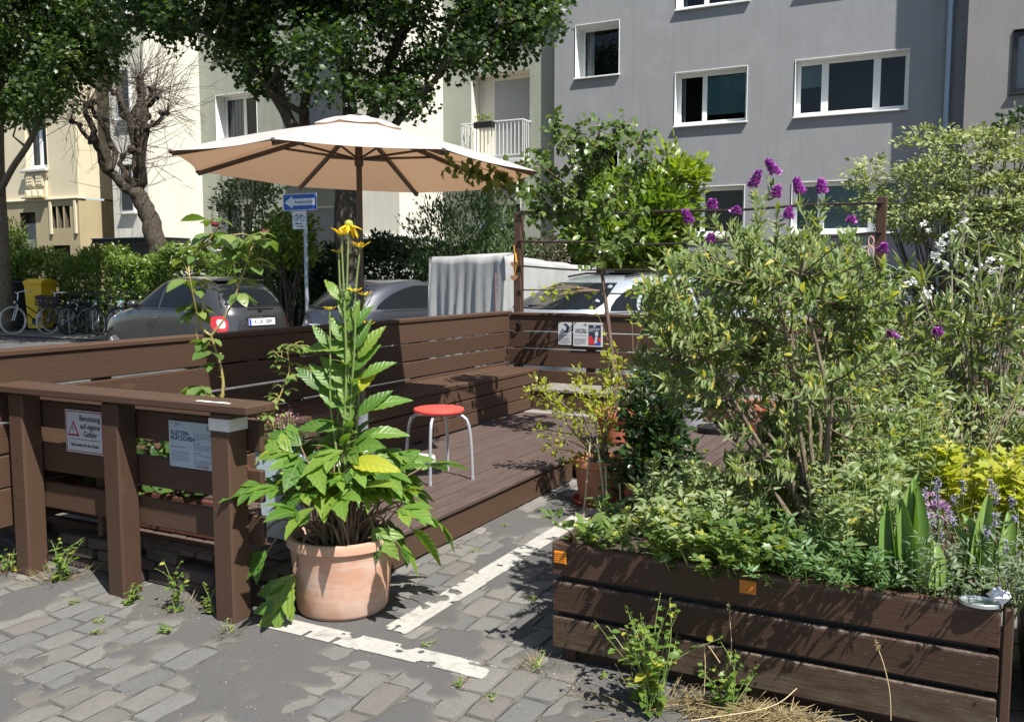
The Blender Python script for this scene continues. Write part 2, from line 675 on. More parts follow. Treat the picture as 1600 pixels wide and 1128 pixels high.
def ground_z(x, y):
    i = np.clip(np.rint((np.asarray(x) - GX0) / GS).astype(int), 0, NX - 1)
    j = np.clip(np.rint((np.asarray(y) - GY0) / GS).astype(int), 0, NY - 1)
    return GZ[i, j]

def asphalt_mat():
    t = NT('worn_asphalt')
    n1 = t.noise(t.coord(), 3.2, 5)
    n2 = t.noise(t.coord(), 170, 4, .7)
    c = t.mix(n1, (.056, .056, .059), (.084, .083, .083))
    c = t.mix(t.math('MULTIPLY', t.ramp(n2, [(.4, 0.), (.7, 1.)]), .4), c, (.125, .122, .12))
    n5 = t.noise(t.coord(), 38, 5, .65)
    c = t.mix(t.math('MULTIPLY', t.ramp(n5, [(.5, 0.), (.68, 1.)]), .35), c, (.055, .055, .057))
    n6 = t.noise(t.coord(), 420, 2)
    c = t.mix(t.math('MULTIPLY', t.ramp(n6, [(.62, 0.), (.7, 1.)]), .5), c, (.24, .235, .22))
    n3 = t.noise(t.coord(), 1.3, 4)
    c = t.mix(t.math('MULTIPLY', t.ramp(n3, [(.5, 0.), (.7, 1.)]), .35), c, (.105, .092, .075))
    # where the tar runs out to a film, and down in the joints, sand and dust lie on it
    sz_ = t.node('SeparateXYZ')
    t.inp(sz_, 0, t.node('NewGeometry').outputs['Position'])
    film = t.ramp(t.math('ADD', sz_.outputs[2], t.math('MULTIPLY', t.math('SUBTRACT', n5, .5), .006)), [(0., 1.), (.0016, 1.), (.0052, 0.)])
    c = t.mix(t.math('MULTIPLY', film, .7), c, t.mix(n5, (.085, .075, .058), (.17, .155, .125)))
    return t.done(t.bsdf(c, .85, 0, .25, t.bump(t.math('ADD', n2, t.math('MULTIPLY', n5, .6)), .7, .005)))
ASPH = asphalt_mat()

def stone_mat():
    t = NT('cobble_stone')
    r = t.rnd()
    c = t.ramp(r, [(0, (.21, .205, .188)), (.3, (.158, .160, .154)), (.55, (.24, .228, .20)), (.75, (.175, .16, .14)), (1, (.26, .245, .218))])
    n = t.noise(t.coord((1, 1, 1)), 42, 6, .65)
    n2 = t.noise(t.coord(), 12, 5)
    c = t.mix(t.math('MULTIPLY', n, .5), c, (.085, .082, .076))
    n7 = t.noise(t.coord(), 9, 7, .7)
    c = t.mix(t.math('MULTIPLY', t.ramp(n7, [(.48, 0.), (.62, 1.)]), .35), c, (.12, .115, .105))
    c = t.mix(t.math('MULTIPLY', t.ramp(n2, [(.5, 0.), (.75, 1.)]), .4), c, (.075, .075, .076))
    return t.done(t.bsdf(c, .78, 0, .3, t.bump(t.math('ADD', n, n7), .8, .008)))
STONE = stone_mat()

ground_m = plaster('distant_ground', (.11, .10, .09), 1.2, .25, .5, .2, 60)
g = MB(); g.quad((-260, -120, -.03), (260, -120, -.03), (260, 300, -.03), (-260, 300, -.03))
struct('ground', g, ground_m)

road = bpy.data.objects.new('road', None); COL.objects.link(road); road['kind'] = 'structure'
V = np.stack([XX, YY, GZ], -1).reshape(-1, 3)
I = np.arange(NX * NY).reshape(NX, NY)
Fq = np.stack([I[:-1, :-1], I[1:, :-1], I[1:, 1:], I[:-1, 1:]], -1).reshape(-1, 4)
link('asphalt_skin', npmesh('asphalt_skin', V, Fq, ASPH, True), road)
def far_road_mat():
    t = NT('cobbled_road_far')
    b = t.node('TexBrick')
    t.inp(b, 'Vector', t.coord((1, 1, 1), rot=(0, 0, R(90))))
    b.inputs['Scale'].default_value = 1.
    b.inputs['Brick Width'].default_value = .21
    b.inputs['Row Height'].default_value = .125
    b.inputs['Mortar Size'].default_value = .012
    b.inputs['Color1'].default_value = (.13, .125, .115, 1)
    b.inputs['Color2'].default_value = (.10, .097, .09, 1)
    b.inputs['Mortar'].default_value = (.06, .059, .057, 1)
    n = t.noise(t.coord(), 3.5, 6)
    c = t.mix(t.ramp(n, [(.42, 0.), (.5, 1.)]), b.outputs[0], (.068, .068, .068))
    return t.done(t.bsdf(c, .85, 0, .25))
FARROAD = far_road_mat()
m = MB()
for x0, x1, y0, y1 in ((-90, GX0, -40, 13.9), (GX1, 60, -40, 13.9), (GX0, GX1, -40, GY0), (GX0, GX1, GY1, 13.9)):
    m.quad((x0, y0, -.012), (x1, y0, -.012), (x1, y1, -.012), (x0, y1, -.012))
m.build('road_surface', FARROAD, road)

# cobbles laid in courses across the street, the tar skin lets the high ones show
def cobble_mesh(k):
    r = np.random.default_rng(100 + k)
    ca, cb = (-1, -.95, -.86, 0, .86, .95, 1), (-1, -.97, -.9, -.3, .3, .9, .97, 1)
    nx, ny = len(ca), len(cb)
    vs, fs = [], []
    for i in range(nx):
        for j in range(ny):
            a, b = ca[i], cb[j]
            q = 1 - .05 * abs(a * b) ** 2
            z = .001 - .0022 * (a ** 6 + b ** 6) + r.normal(0, .0011)
            if abs(a) > .99 or abs(b) > .99:
                z -= .022
            vs.append((a * .5 * q * (1 + .02 * math.sin(b * 5 + k) + r.normal(0, .006)), b * .5 * q * (1 + .015 * math.sin(a * 4 + k * 2) + r.normal(0, .005)), z))
    for i in range(nx - 1):
        for j in range(ny - 1):
            o = i * ny + j
            fs.append((o, o + ny, o + ny + 1, o + 1))
    return np.array(vs), np.array(fs)
cob_t = [cobble_mesh(k) for k in range(10)]
cob_me = [npmesh('cobblestone', v, f, STONE, True) for v, f in cob_t]
cobs = []
x = -5.2
row = 0
while x < 1.2:
    wd = .118 + .012 * rng.random()
    y = 1.25 + .1 * (row % 2) + .05 * rng.random()
    while y < 6.0:
        ln = .17 + .07 * rng.random()
        cx, cy = x + wd / 2, y + ln / 2
        under = (cx < -2.62 and cy > 2.98) or (-1.36 < cx < .05 and 3.12 < cy < 3.9)
        if not under:
            px, py = proj(cx, cy, 0)
            infr = -40 < px < 1640 and py < 1150
            cobs.append((0 if infr else 1, math.hypot(cx, cy), cx, cy, wd * .985, ln * .99))
        y += ln
    x += wd
    row += 1
cobs.sort()
sv, sf, so = [], [], 0
for i, (inf, d, cx, cy, wd, ln) in enumerate(cobs):
    k = int(rng.integers(10))
    z = float(rng.normal(0, .0018))
    rz = float(rng.normal(0, .05))
    if i < 300:
        o = link('cobblestone', cob_me[k], road)
        o.location = (cx, cy, z); o.scale = (wd, ln, 1); o.rotation_euler = (float(rng.normal(0, .02)), float(rng.normal(0, .02)), rz)
    else:
        v, f = cob_t[k]
        c, s = math.cos(rz), math.sin(rz)
        vx, vy = v[:, 0] * wd, v[:, 1] * ln
        sv.append(np.stack([cx + vx * c - vy * s, cy + vx * s + vy * c, v[:, 2] + z], 1)); sf.append(f + so); so += len(v)
if sv:
    link('cobble_field', npmesh('cobble_field', np.vstack(sv), np.vstack(sf), STONE, True), road, 'stuff')

# painted bay lines, worn through in places, lying on the tar skin
def paint_mat():
    t = NT('road_paint')
    n = t.noise(t.coord(), 35, 8, .7)
    n2 = t.noise(t.coord(), 9, 5)
    c = t.mix(t.ramp(n, [(.3, 0.), (.7, 1.)]), (.38, .368, .335), (.29, .277, .247))
    c = t.mix(t.math('MULTIPLY', t.ramp(n2, [(.55, 0.), (.75, 1.)]), .8), c, (.15, .145, .135))
    return t.done(t.bsdf(c, .7, 0, .3, t.bump(n, .4, .004)))
PAINT = paint_mat()
def paint_line(x0, x1, y0, y1, seed, gaps, thr):
    st = .006
    nx, ny = max(2, int((x1 - x0) / st)), max(2, int((y1 - y0) / st))
    n = .65 * vnoise(nx, ny, ((x1 - x0) / .10, (y1 - y0) / .10), seed) + .35 * vnoise(nx, ny, ((x1 - x0) / .03, (y1 - y0) / .03), seed + 1)
    xs = np.linspace(x0, x1, nx); ys = np.linspace(y0, y1, ny)
    X, Y = np.meshgrid(xs, ys, indexing='ij')
    edge = np.minimum(np.minimum(X - x0, x1 - X), np.minimum(Y - y0, y1 - Y))
    keep = n > thr - .13
    r1 = vnoise(nx, ny, ((x1 - x0) / .16, (y1 - y0) / .16), seed + 5); r2 = vnoise(nx, ny, ((x1 - x0) / .05, (y1 - y0) / .05), seed + 6)
    keep &= (r2 < .93) & (r1 < .985)
    for gx_, gy_, gr in gaps:
        keep &= (np.hypot(X - gx_, (Y - gy_)) + (n - .5) * .09) > gr
    # thin cracks along the stone joints
    Z = ground_z(X, Y)
    Z = np.maximum(Z, .0015) + .0035
    Vv = np.stack([X, Y, Z], -1).reshape(-1, 3)
    I = np.arange(nx * ny).reshape(nx, ny)
    k = keep[:-1, :-1] & keep[1:, :-1] & keep[1:, 1:] & keep[:-1, 1:]
    q = np.stack([I[:-1, :-1], I[1:, :-1], I[1:, 1:], I[:-1, 1:]], -1)[k]
    used = np.unique(q)
    mp = np.full(nx * ny, -1); mp[used] = np.arange(len(used))
    return Vv[used], mp[q]
v1, f1 = paint_line(-2.66, -1.56, 2.78, 2.90, 41, [(-1.885, 2.87, .035), (-1.83, 2.79, .035), (-1.96, 2.91, .025), (-2.2, 2.90, .02), (-1.6, 2.91, .02)], .30)
v2, f2 = paint_line(-2.165, -2.045, 3.0, 6.3, 52, [(-2.16, 3.42, .05), (-2.13, 3.52, .035), (-2.06, 4.5, .03), (-2.17, 3.0, .03)], .29)
link('road_marking', npmesh('road_marking', v1, f1, PAINT), road)
link('road_marking', npmesh('road_marking', v2, f2, PAINT), road)

# far pavement with kerb, and the front garden soil
PAVE = plaster('pavement_slabs', (.19, .18, .155), 6, .2, .3, .3, 80)
m = MB(); m.quad((-90, 14.0, .0), (60, 14.0, .0), (60, 16.0, .0), (-90, 16.0, .0)); struct('pavement', m, PAVE)
m = MB(); m.quad((-90, 16.0, .004), (60, 16.0, .004), (60, 40, .004), (-90, 40, .004)); struct('garden_soil', m, plaster('garden_soil', (.07, .055, .035), 5, .4, .3, .8, 40))

# ================================================================== WOODEN PARKLET
def plank(parent, x0, x1, y0, y1, z0, z1, m, name='plank', b=.004, jit=.0015):
    t = MB()
    j = lambda: random.uniform(-jit, jit)
    t.box(x0 + j(), x1 + j(), y0 + j(), y1 + j(), z0 + j(), z1 + j(), b)
    return t.build(name, m, parent)

DZ = .19
deck = thing('wooden_deck', 'low brown boarded deck platform that carries the red stool and the parasol', 'deck', (-2.9, 4.5, 0))
nb = 10
x0, x1 = -3.80, -2.63
w = (x1 - x0) / nb
for i in range(nb):
    plank(deck, x0 + i * w + .0065, x0 + (i + 1) * w - .0065, 2.97, 7.60, DZ - .026, DZ, DECKM, 'deck_board')
plank(deck, -2.627, -2.535, 2.97, 5.90, DZ - .028, DZ + .001, DECKM, 'edge_board', .006)
n2 = 25
w = 3.0 / n2
for i in range(n2):
    if i == 0:
        plank(deck, -2.627, -2.533, 5.906, 7.60, DZ - .026, DZ, DECKM, 'deck_board')
    xa = -2.53 + i * w
    plank(deck, xa + .0065, xa + w - .0065, 5.93, 7.60, DZ - .026, DZ, DECKM, 'deck_board')
plank(deck, -2.58, -2.55, 2.96, 5.90, .012, DZ - .031, WY, 'fascia_board')
plank(deck, -2.548, .47, 5.955, 5.985, .012, DZ - .031, WX, 'fascia_board')
plank(deck, -3.80, .47, 7.605, 7.745, DZ - .024, DZ + .002, GREYX, 'cross_board')
for y in (3.1, 4.4, 5.7, 7.2):
    plank(deck, -3.78, -2.62, y, y + .06, .02, DZ - .03, WX, 'joist')

bench = thing('wooden_bench', 'long brown timber bench with boarded front against the back fence', 'bench', (-4.05, 5.4, 0))
bx = [(-3.93, -3.795), (-4.07, -3.936), (-4.255, -4.076)]
for a, b_ in bx:
    plank(bench, a, b_, 2.93, 7.94, .545, .582, WY, 'seat_board', .006)
for za, zb in ((.438, .541), (.316, .430), (.196, .308)):
    plank(bench, -3.835, -3.803, 2.93, 7.93, za, zb, WY, 'front_board', .005)
for za, zb in ((.438, .541), (.316, .430), (.196, .308)):
    plank(bench, -4.25, -3.838, 7.90, 7.932, za, zb, WX, 'end_board', .005)
for y in (3.0, 4.6, 6.2, 7.8):
    plank(bench, -3.90, -3.84, y, y + .06, .02, .54, WZ, 'leg')

fence = thing('plank_fence', 'long brown plank backrest fence behind the timber bench', 'fence', (-4.3, 5.2, 0))
for za, zb in ((.917, 1.080), (.760, .908), (.602, .751), (.43, .594), (.22, .42)):
    ys = [1.4, 5.03, 8.248]
    for k in range(2):
        plank(fence, -4.318, -4.288, ys[k] + .002, ys[k + 1] - .002, za + .006 * math.sin(k * 3 + za * 9), zb + .005 * math.sin(k * 5 + zb * 7), WY, 'plank', .005)
for ya, yb in ((1.4, 4.2), (4.205, 8.30)):
    plank(fence, -4.40, -4.275, ya, yb, 1.083, 1.118, WY, 'cap_board', .007)
for y in (1.8, 3.4, 5.0, 6.6, 8.15):
    plank(fence, -4.40, -4.322, y - .04, y + .04, 0, 1.08, WZ, 'post')

wing = thing('plank_fence', 'brown plank fence closing the far end of the deck with notices on it', 'fence', (-2, 8.27, 0))
for za, zb in ((.925, 1.075), (.748, .914), (.565, .738), (.385, .525)):
    xs = [-4.32, -2.1, .6]
    for k in range(2):
        plank(wing, xs[k] + .002, xs[k + 1] - .002, 8.25, 8.28, za, zb, WX, 'plank', .005)
plank(wing, -4.27, -2.62, 8.235, 8.36, 1.076, 1.108, WX, 'cap_board', .006)
plank(wing, -2.615, .6, 8.235, 8.36, 1.0765, 1.104, WX, 'cap_board', .006)
for x in (-3.4, -2.1, -1.0, .5):
    plank(wing, x - .04, x + .04, 8.284, 8.36, 0, 1.06, WZ, 'post')
step = thing('timber_step', 'low timber step with weathered grey top below the side fence', 'step', (-1.7, 7.98, 0))
for ya, yb in ((7.752, 7.90), (7.906, 8.05), (8.056, 8.235)):
    plank(step, -3.79, .47, ya, yb, .372, .402, GREYX, 'step_board', .005)
plank(step, -3.79, .47, 7.772, 7.80, .20, .368, WX, 'riser_board', .005)

rail = thing('timber_railing', 'brown timber railing with three posts carrying two notices beside the road', 'railing', (-3.46, 2.8, 0))
for x in (-4.17, -3.49, -2.81):
    plank(rail, x - .055, x + .055, 2.75, 2.858, -.01, .915, WZ, 'post', .009)
plank(rail, -4.95 - .055, -4.95 + .055, 2.75, 2.858, -.01, .915, WZ, 'post', .009)
plank(rail, -5.2, -2.62, 2.715, 2.89, .917, .957, WX, 'top_rail', .006)
for za, zb in ((.735, .87), (.515, .655), (.325, .455)):
    plank(rail, -5.15, -2.685, 2.862, 2.892, za, zb, WX, 'slat', .005)
# weathered paper left where a strip was torn from the rail, and the white band round the corner post
b = MB()
b.box(-2.868, -2.752, 2.7475, 2.861, .835, .888, .002)
tag(b.build('white_tape', plain('chalky_tape', (.60, .56, .53), .8, var=.25, scale=60)), 'worn white tape band wrapped round the corner post of the railing', 'tape')
b = MB()
rr = random.Random(4)
pts = []
for i in range(13):
    pts.append((-2.93 + .19 * i / 12, 2.737 + .004 * rr.random(), .9575))
for i in range(12, -1, -1):
    pts.append((-2.93 + .19 * i / 12, 2.752 + .012 * rr.random(), .9575))
b.prism(pts, (0, 0, .0012))
tag(b.build('paper_scrap', plain('torn_paper', (.72, .70, .66), .8, var=.2, scale=90)), 'torn white paper strip stuck on top of the railing', 'paper')

# bricks laid loosely under the railing
edge = thing('brick_edging', 'loose low stack of dark old bricks below the railing', 'bricks', (-3.4, 3.0, 0))
BRICK = plain('old_brick', (.06, .046, .038), .9, var=.45, scale=40, bump=.6)
for lv in range(3):
    x = -4.75 + .06 * (lv % 2)
    while x < -2.78:
        if random.random() < (.97 - .22 * lv):
            L = .19 + .03 * random.random()
            t = MB()
            a = random.gauss(0, .05)
            t.obox((x + L / 2, 2.99 + random.gauss(0, .012), .033 + .058 * lv), (math.cos(a), math.sin(a), random.gauss(0, .02)), (-math.sin(a), math.cos(a), 0), (0, 0, 1), L / 2 - .006, .05, .026, .006)
            t.build('brick', BRICK, edge)
        x += .205
b = MB(); b.box(-4.9, -2.75, 3.05, 3.09, .01, .2, .004)
b.build('backing_board', WX, edge)

def screws(parent, pts, ax, r=.0042):
    "sunk screw heads; ax is the way they face"
    m = MB()
    for p in pts:
        q = Vector(p) + Vector(ax) * .0012
        m.tube([Vector(p), q], r, 6)
    m.build('screw_heads', plain('rusted_screw', (.02, .014, .010), .7, .3), parent, kind='stuff')
screws(fence, [(-4.2885, y + dy, z) for y in (3.4, 5.0, 6.6, 8.15) for dy in (0,) for z in (.95, 1.05, .79, .88, .63, .72)], (1, 0, 0))
screws(wing, [(x, 8.2505, z) for x in (-4.2, -3.4, -2.1, -1.0) for z in (.95, 1.04, .77, .89, .59, .71)], (0, -1, 0))
screws(bench, [(-3.8035, y, z) for y in (3.05, 4.63, 6.23, 7.83) for z in (.46, .52, .335, .41, .215, .29)], (1, 0, 0))
screws(rail, [(x, 2.7505, z) for x in (-4.17, -3.49, -2.81) for z in (.06, .38, .58, .80)], (0, -1, 0))
# ================================================================== NOTICES
SIGNW = plain('sign_white', (.46, .475, .51), .4)
RED = plain('sign_red', (.30, .02, .035), .4)
y0 = 2.735
ws = thing('warning_sign', 'square white warning notice with red triangle on the railing', 'sign', (-3.735, y0, .73))
def tilt_box(m, cx, cz, hx, hz, y, th, a):
    m.obox((cx, y, cz), (math.cos(a), 0, math.sin(a)), (0, 1, 0), (-math.sin(a), 0, math.cos(a)), hx, th, hz, .0015)
ys = 2.8595
wx, wz = -3.80, .735
SIGY = 2.8575
m = MB(); m.box(wx - .137, wx + .137, SIGY - .003, SIGY, wz - .105, wz + .105, .001); m.build('panel', SIGNW, ws)
m = MB()
for a, b_, c, d in ((-.131, .131, .095, .099), (-.131, .131, -.099, -.095), (-.131, -.127, -.095, .095), (.127, .131, -.095, .095)):
    m.box(wx + a, wx + b_, SIGY - .0042, SIGY - .0031, wz + c, wz + d, 0)
m.build('border', RED, ws)
def tri(m, cx, cz, s, y, t=.001):
    m.prism([(cx - s, y, cz - s * .85), (cx + s, y, cz - s * .85), (cx, y, cz + s * .95)], (0, -t, 0))
m = MB(); tri(m, wx - .078, wz + .012, .042, SIGY - .0031); m.build('warning_triangle', RED, ws)
m = MB(); tri(m, wx - .078, wz + .010, .028, SIGY - .0043); m.build('triangle_field', SIGNW, ws)
m = MB(); m.box(wx - .080, wx - .076, SIGY - .0062, SIGY - .0053, wz - .003, wz + .026, 0); m.box(wx - .080, wx - .076, SIGY - .0062, SIGY - .0053, wz - .012, wz - .007, 0); m.build('exclamation_mark', INK, ws)
for s, z in (('Benutzung', .066), ('auf eigene', .027), ('Gefahr', -.011)):
    lettering(s, INK, ws, (wx + .042, SIGY - .0035, wz + z), .038, bold=.0006, sx=.92)
m = MB(); m.box(wx - .11, wx + .11, SIGY - .0042, SIGY - .0031, wz - .039, wz - .037, 0); m.build('rule_line', INK, ws)
lettering('Eltern haften für ihre Kinder', INK, ws, (wx, SIGY - .0035, wz - .066), .0205, bold=.0004, sx=.84)

def text_block(m, x0, x1, y, ztop, lines, pitch, th, rr, last=.6):
    "small print: rows of short dark word bars"
    for i in range(lines):
        x = x0
        xe = x1 if i < lines - 1 else x0 + (x1 - x0) * last
        xe -= rr.random() * (x1 - x0) * .12
        while x < xe - .003:
            wl = min(.006 + .014 * rr.random(), xe - x)
            m.box(x, x + wl, y - .0008, y, ztop - i * pitch - th, ztop - i * pitch, 0)
            x += wl + .0035
rr = random.Random(3)
ib = thing('information_board', 'pale blue notice board of small print on the railing beside the corner post', 'sign', (-3.06, SIGY, .73))
ix, iz = -3.075, .733
PALE = plain('sign_pale', (.36, .43, .49), .4)
GREYINK = plain('grey_print', (.12, .14, .16), .6)
m = MB(); m.box(ix - .15, ix + .15, SIGY - .004, SIGY, iz - .105, iz + .105, .001); m.build('panel', PALE, ib)
lettering('KLETTEN-', plain('blue_black_print', (.03, .06, .12), .5), ib, (ix - .137, SIGY - .0045, iz + .050), .026, align='LEFT', bold=.0008)
lettering('PLÄTZCHEN', MATS['blue_black_print'], ib, (ix - .137, SIGY - .0045, iz + .026), .026, align='LEFT', bold=.0008)
m = MB()
yy = SIGY - .0041
text_block(m, ix - .14, ix - .115, yy, iz + .096, 1, .006, .002, rr, 1)
text_block(m, ix - .11, ix - .07, yy, iz + .096, 3, .006, .002, rr)
text_block(m, ix + .085, ix + .14, yy, iz + .094, 3, .009, .005, rr, 1)
text_block(m, ix - .137, ix - .02, yy, iz - .012, 1, .006, .004, rr, .85)
text_block(m, ix - .137, ix - .02, yy, iz - .035, 6, .0095, .0026, rr, .3)
text_block(m, ix + .005, ix + .125, yy, iz + .055, 4, .009, .0026, rr, .35)
text_block(m, ix + .005, ix + .05, yy, iz + .012, 1, .009, .0035, rr, 1)
text_block(m, ix + .005, ix + .125, yy, iz + .002, 3, .009, .0026, rr, .9)
text_block(m, ix + .005, ix + .05, yy, iz - .032, 1, .009, .0035, rr, 1)
text_block(m, ix + .005, ix + .125, yy, iz - .042, 1, .009, .0026, rr, .9)
text_block(m, ix + .005, ix + .02, yy, iz - .056, 1, .009, .0026, rr, 1)
text_block(m, ix + .005, ix + .125, yy, iz - .066, 3, .008, .0026, rr, .8)
m.build('small_print', GREYINK, ib)
m = MB()
text_block(m, ix + .012, ix + .055, yy, iz - .090, 1, .009, .006, rr, 1)
text_block(m, ix + .115, ix + .14, yy, iz - .088, 1, .009, .007, rr, 1)
m.build('footer_marks', GREYINK, ib)
m = MB(); text_block(m, ix + .06, ix + .09, yy, iz - .090, 1, .009, .007, rr, 1); m.build('red_mark', RED, ib)
m = MB()
for sx in (-1, 1):
    for sz in (-1, 1):
        m.lathe((ix + sx * .142, SIGY - .0045, iz + sz * .083), [(1e-4, -.001), (.003, 0), (1e-4, .001)], 8)
m.build('screw', STEEL, ib)

# notices on the side fence
PY = 8.2485
nt = thing('round_corner_notice', 'small white notice with a dark clock emblem left of the event poster', 'sign', (-3.64, PY, .9))
nx_, nz = -3.655, .905
m = MB()
pts = []
for cx, cz, a0 in ((.062, .10, 0), (-.062, .10, 90), (-.062, -.10, 180), (.062, -.10, 270)):
    for k in range(5):
        a = R(a0 + 22.5 * k)
        pts.append((nx_ + cx + .013 * math.cos(a), PY, nz + cz + .013 * math.sin(a)))
m.prism(pts, (0, -.003, 0)); m.build('panel', plain('notice_white', (.50, .51, .52), .4), nt)
NAVY = plain('navy_print', (.02, .035, .07), .5)
m = MB()
pts = [(nx_ + .046 * math.cos(R(a)), PY - .0032, nz + .055 + .046 * math.sin(R(a))) for a in range(-110, 120, 10)]
pts += [(nx_ - .004 + .018 * math.cos(R(a)), PY - .0032, nz + .058 + .026 * math.sin(R(a))) for a in range(110, -100, -15)]
m.prism(pts, (0, -.0008, 0))
for a in range(0, 360, 30):
    m.box(nx_ + .047 * math.cos(R(a)) - .002, nx_ + .047 * math.cos(R(a)) + .002, PY - .004, PY - .0032, nz + .055 + .047 * math.sin(R(a)) - .002, nz + .055 + .047 * math.sin(R(a)) + .002, 0)
m.build('emblem', NAVY, nt)
m = MB(); text_block(m, nx_ - .062, nx_ + .062, PY - .0031, nz - .012, 2, .010, .0045, rr, .8); text_block(m, nx_ - .062, nx_ + .062, PY - .0031, nz - .038, 8, .009, .003, rr, .8); m.build('small_print', GREYINK, nt)
ps = thing('event_poster', 'white event poster with a red and navy picture panel on the side fence', 'poster', (-3.4, PY, .9))
px_, pz = -3.405, .902
m = MB(); m.box(px_ - .155, px_ + .155, PY - .018, PY - .001, pz - .118, pz + .118, .002); m.build('panel', MATS['notice_white'], ps)
m = MB(); m.box(px_ + .012, px_ + .142, PY - .0192, PY - .0181, pz - .102, pz + .098, 0); m.build('picture_panel', NAVY, ps)
m = MB()
m.prism([(px_ + .013, PY - .0194, pz - .095), (px_ + .075, PY - .0194, pz - .095), (px_ + .06, PY - .0194, pz - .03), (px_ + .03, PY - .0194, pz - .005), (px_ + .013, PY - .0194, pz - .02)], (0, -.0006, 0))
m.prism([(px_ + .11, PY - .0194, pz - .02), (px_ + .141, PY - .0194, pz - .03), (px_ + .141, PY - .0194, pz - .07), (px_ + .115, PY - .0194, pz - .06)], (0, -.0006, 0))
m.build('red_shape', plain('poster_red', (.55, .03, .03), .5), ps)
m = MB(); m.prism([(px_ + .08, PY - .0194, pz - .1), (px_ + .141, PY - .0194, pz - .1), (px_ + .141, PY - .0194, pz - .072), (px_ + .1, PY - .0194, pz - .07)], (0, -.0006, 0)); m.build('blue_shape', plain('poster_blue', (.06, .07, .4), .5), ps)
m = MB()
m.prism([(px_ + .098 + .019 * math.cos(R(a)), PY - .0202, pz + .012 + .026 * math.sin(R(a))) for a in range(0, 360, 24)], (0, -.0006, 0))
m.prism([(px_ + .085, PY - .0202, pz - .016), (px_ + .106, PY - .0202, pz - .016), (px_ + .104, PY - .0202, pz - .075), (px_ + .072, PY - .0202, pz - .09)], (0, -.0006, 0))
m.build('pale_figure', MATS['notice_white'], ps)
lettering('16', INK, ps, (px_ - .028, PY - .0185, pz + .098), .034, bold=.001)
lettering('22', MATS['notice_white'], ps, (px_ + .075, PY - .0196, pz + .082), .028, bold=.0008)
lettering('KLETTEN-', INK, ps, (px_ - .07, PY - .0185, pz + .045), .026, bold=.0006)
lettering('PLÄTZCHEN', INK, ps, (px_ - .07, PY - .0185, pz + .022), .022, bold=.0006)
m = MB(); text_block(m, px_ - .14, px_ - .01, PY - .0181, pz - .008, 1, .01, .004, rr, 1); text_block(m, px_ - .14, px_ - .01, PY - .0181, pz - .04, 7, .0095, .003, rr, .6); m.build('small_print', GREYINK, ps)
m = MB(); text_block(m, px_ + .02, px_ + .135, PY - .0193, pz + .064, 3, .013, .006, rr, .4); m.build('white_print', MATS['notice_white'], ps)

op = thing('bottle_opener', 'small dark metal bottle opener screwed to the side fence near the corner', 'bottle opener', (-4.17, PY, 1.0))
m = MB(); m.box(-4.19, -4.15, PY - .012, PY - .001, .955, 1.03, .004); m.build('plate', plain('dark_iron', (.03, .026, .024), .5, .6), op)
m = MB(); m.tube([(-4.215, PY - .02, 1.012), (-4.19, PY - .035, .995), (-4.17, PY - .04, 1.01), (-4.15, PY - .035, .995), (-4.125, PY - .02, 1.012)], .007, 6); m.build('claw', MATS['dark_iron'], op)

# ================================================================== STOOL
st = thing('stool', 'round red stool with four bent grey tube legs on the deck', 'stool', (-3.0, 4.83, DZ))
SC = (-3.02, 4.83)
m = MB(); m.lathe((SC[0], SC[1], DZ), [(1e-4, .425), (.150, .425), (.158, .43), (.162, .437), (.1625, .446), (.159, .453), (.151, .456), (1e-4, .453)], 48)
m.build('seat', plain('red_plastic', (.60, .070, .052), .42, var=.05, scale=14), st, True)
for k in range(4):
    a = R(17 + 90 * k) + .0
    dx, dy = math.cos(a), math.sin(a)
    m = MB()
    pr = [(.06, .412), (.125, .412), (.158, .405), (.182, .385), (.197, .345), (.207, .28), (.213, .2), (.217, .1), (.219, .006)]
    m.tube([(SC[0] + dx * r_, SC[1] + dy * r_, DZ + z) for r_, z in pr], .0105, 10)
    m.tube([(SC[0] + dx * .2188, SC[1] + dy * .2188, DZ + .022), (SC[0] + dx * .219, SC[1] + dy * .219, DZ)], .0125, 10)
    m.build('leg', plain('grey_leg_lacquer', (.42, .43, .45), .35, .4), st, True)

# ================================================================== PARASOL
UX, UY = -3.631, 4.847
um = thing('parasol', 'large octagonal off white parasol with bronze pole standing on the deck', 'parasol', (UX, UY, DZ))
def canvas_mat():
    t = NT('parasol_canvas')
    n = t.noise(t.coord(), 300, 2)
    n2 = t.noise(t.coord(), 3, 5)
    c = t.mix(n2, (.50, .46, .435), (.55, .505, .48))
    p = t.bsdf(c, .9, 0, .15, t.bump(n, .15, .002))
    tr = t.node('BsdfTranslucent'); t.inp(tr, 0, (.45, .27, .145, 1))
    mx = t.node('MixShader'); t.inp(mx, 0, .34)
    t.t.links.new(p.outputs[0], mx.inputs[1]); t.t.links.new(tr.outputs[0], mx.inputs[2])
    return t.done(mx)
CANV = canvas_mat()
BRONZE = plain('bronze_tube', (.085, .062, .047), .45, .4)
ROT0 = .25489; UR = 1.191; ZAP, ZRIM = 2.485, 2.168
vdir = Vector((-.459, .889, 0))            # the tilt: the right hand side hangs a little lower
rdir = Vector((.889, .459, 0))
def upt(rad, ang, z):
    p = Vector((math.cos(ang) * rad, math.sin(ang) * rad, 0))
    return Vector((UX + p.x, UY + p.y, z - p.dot(rdir) * .0317 - p.dot(vdir) * .024))
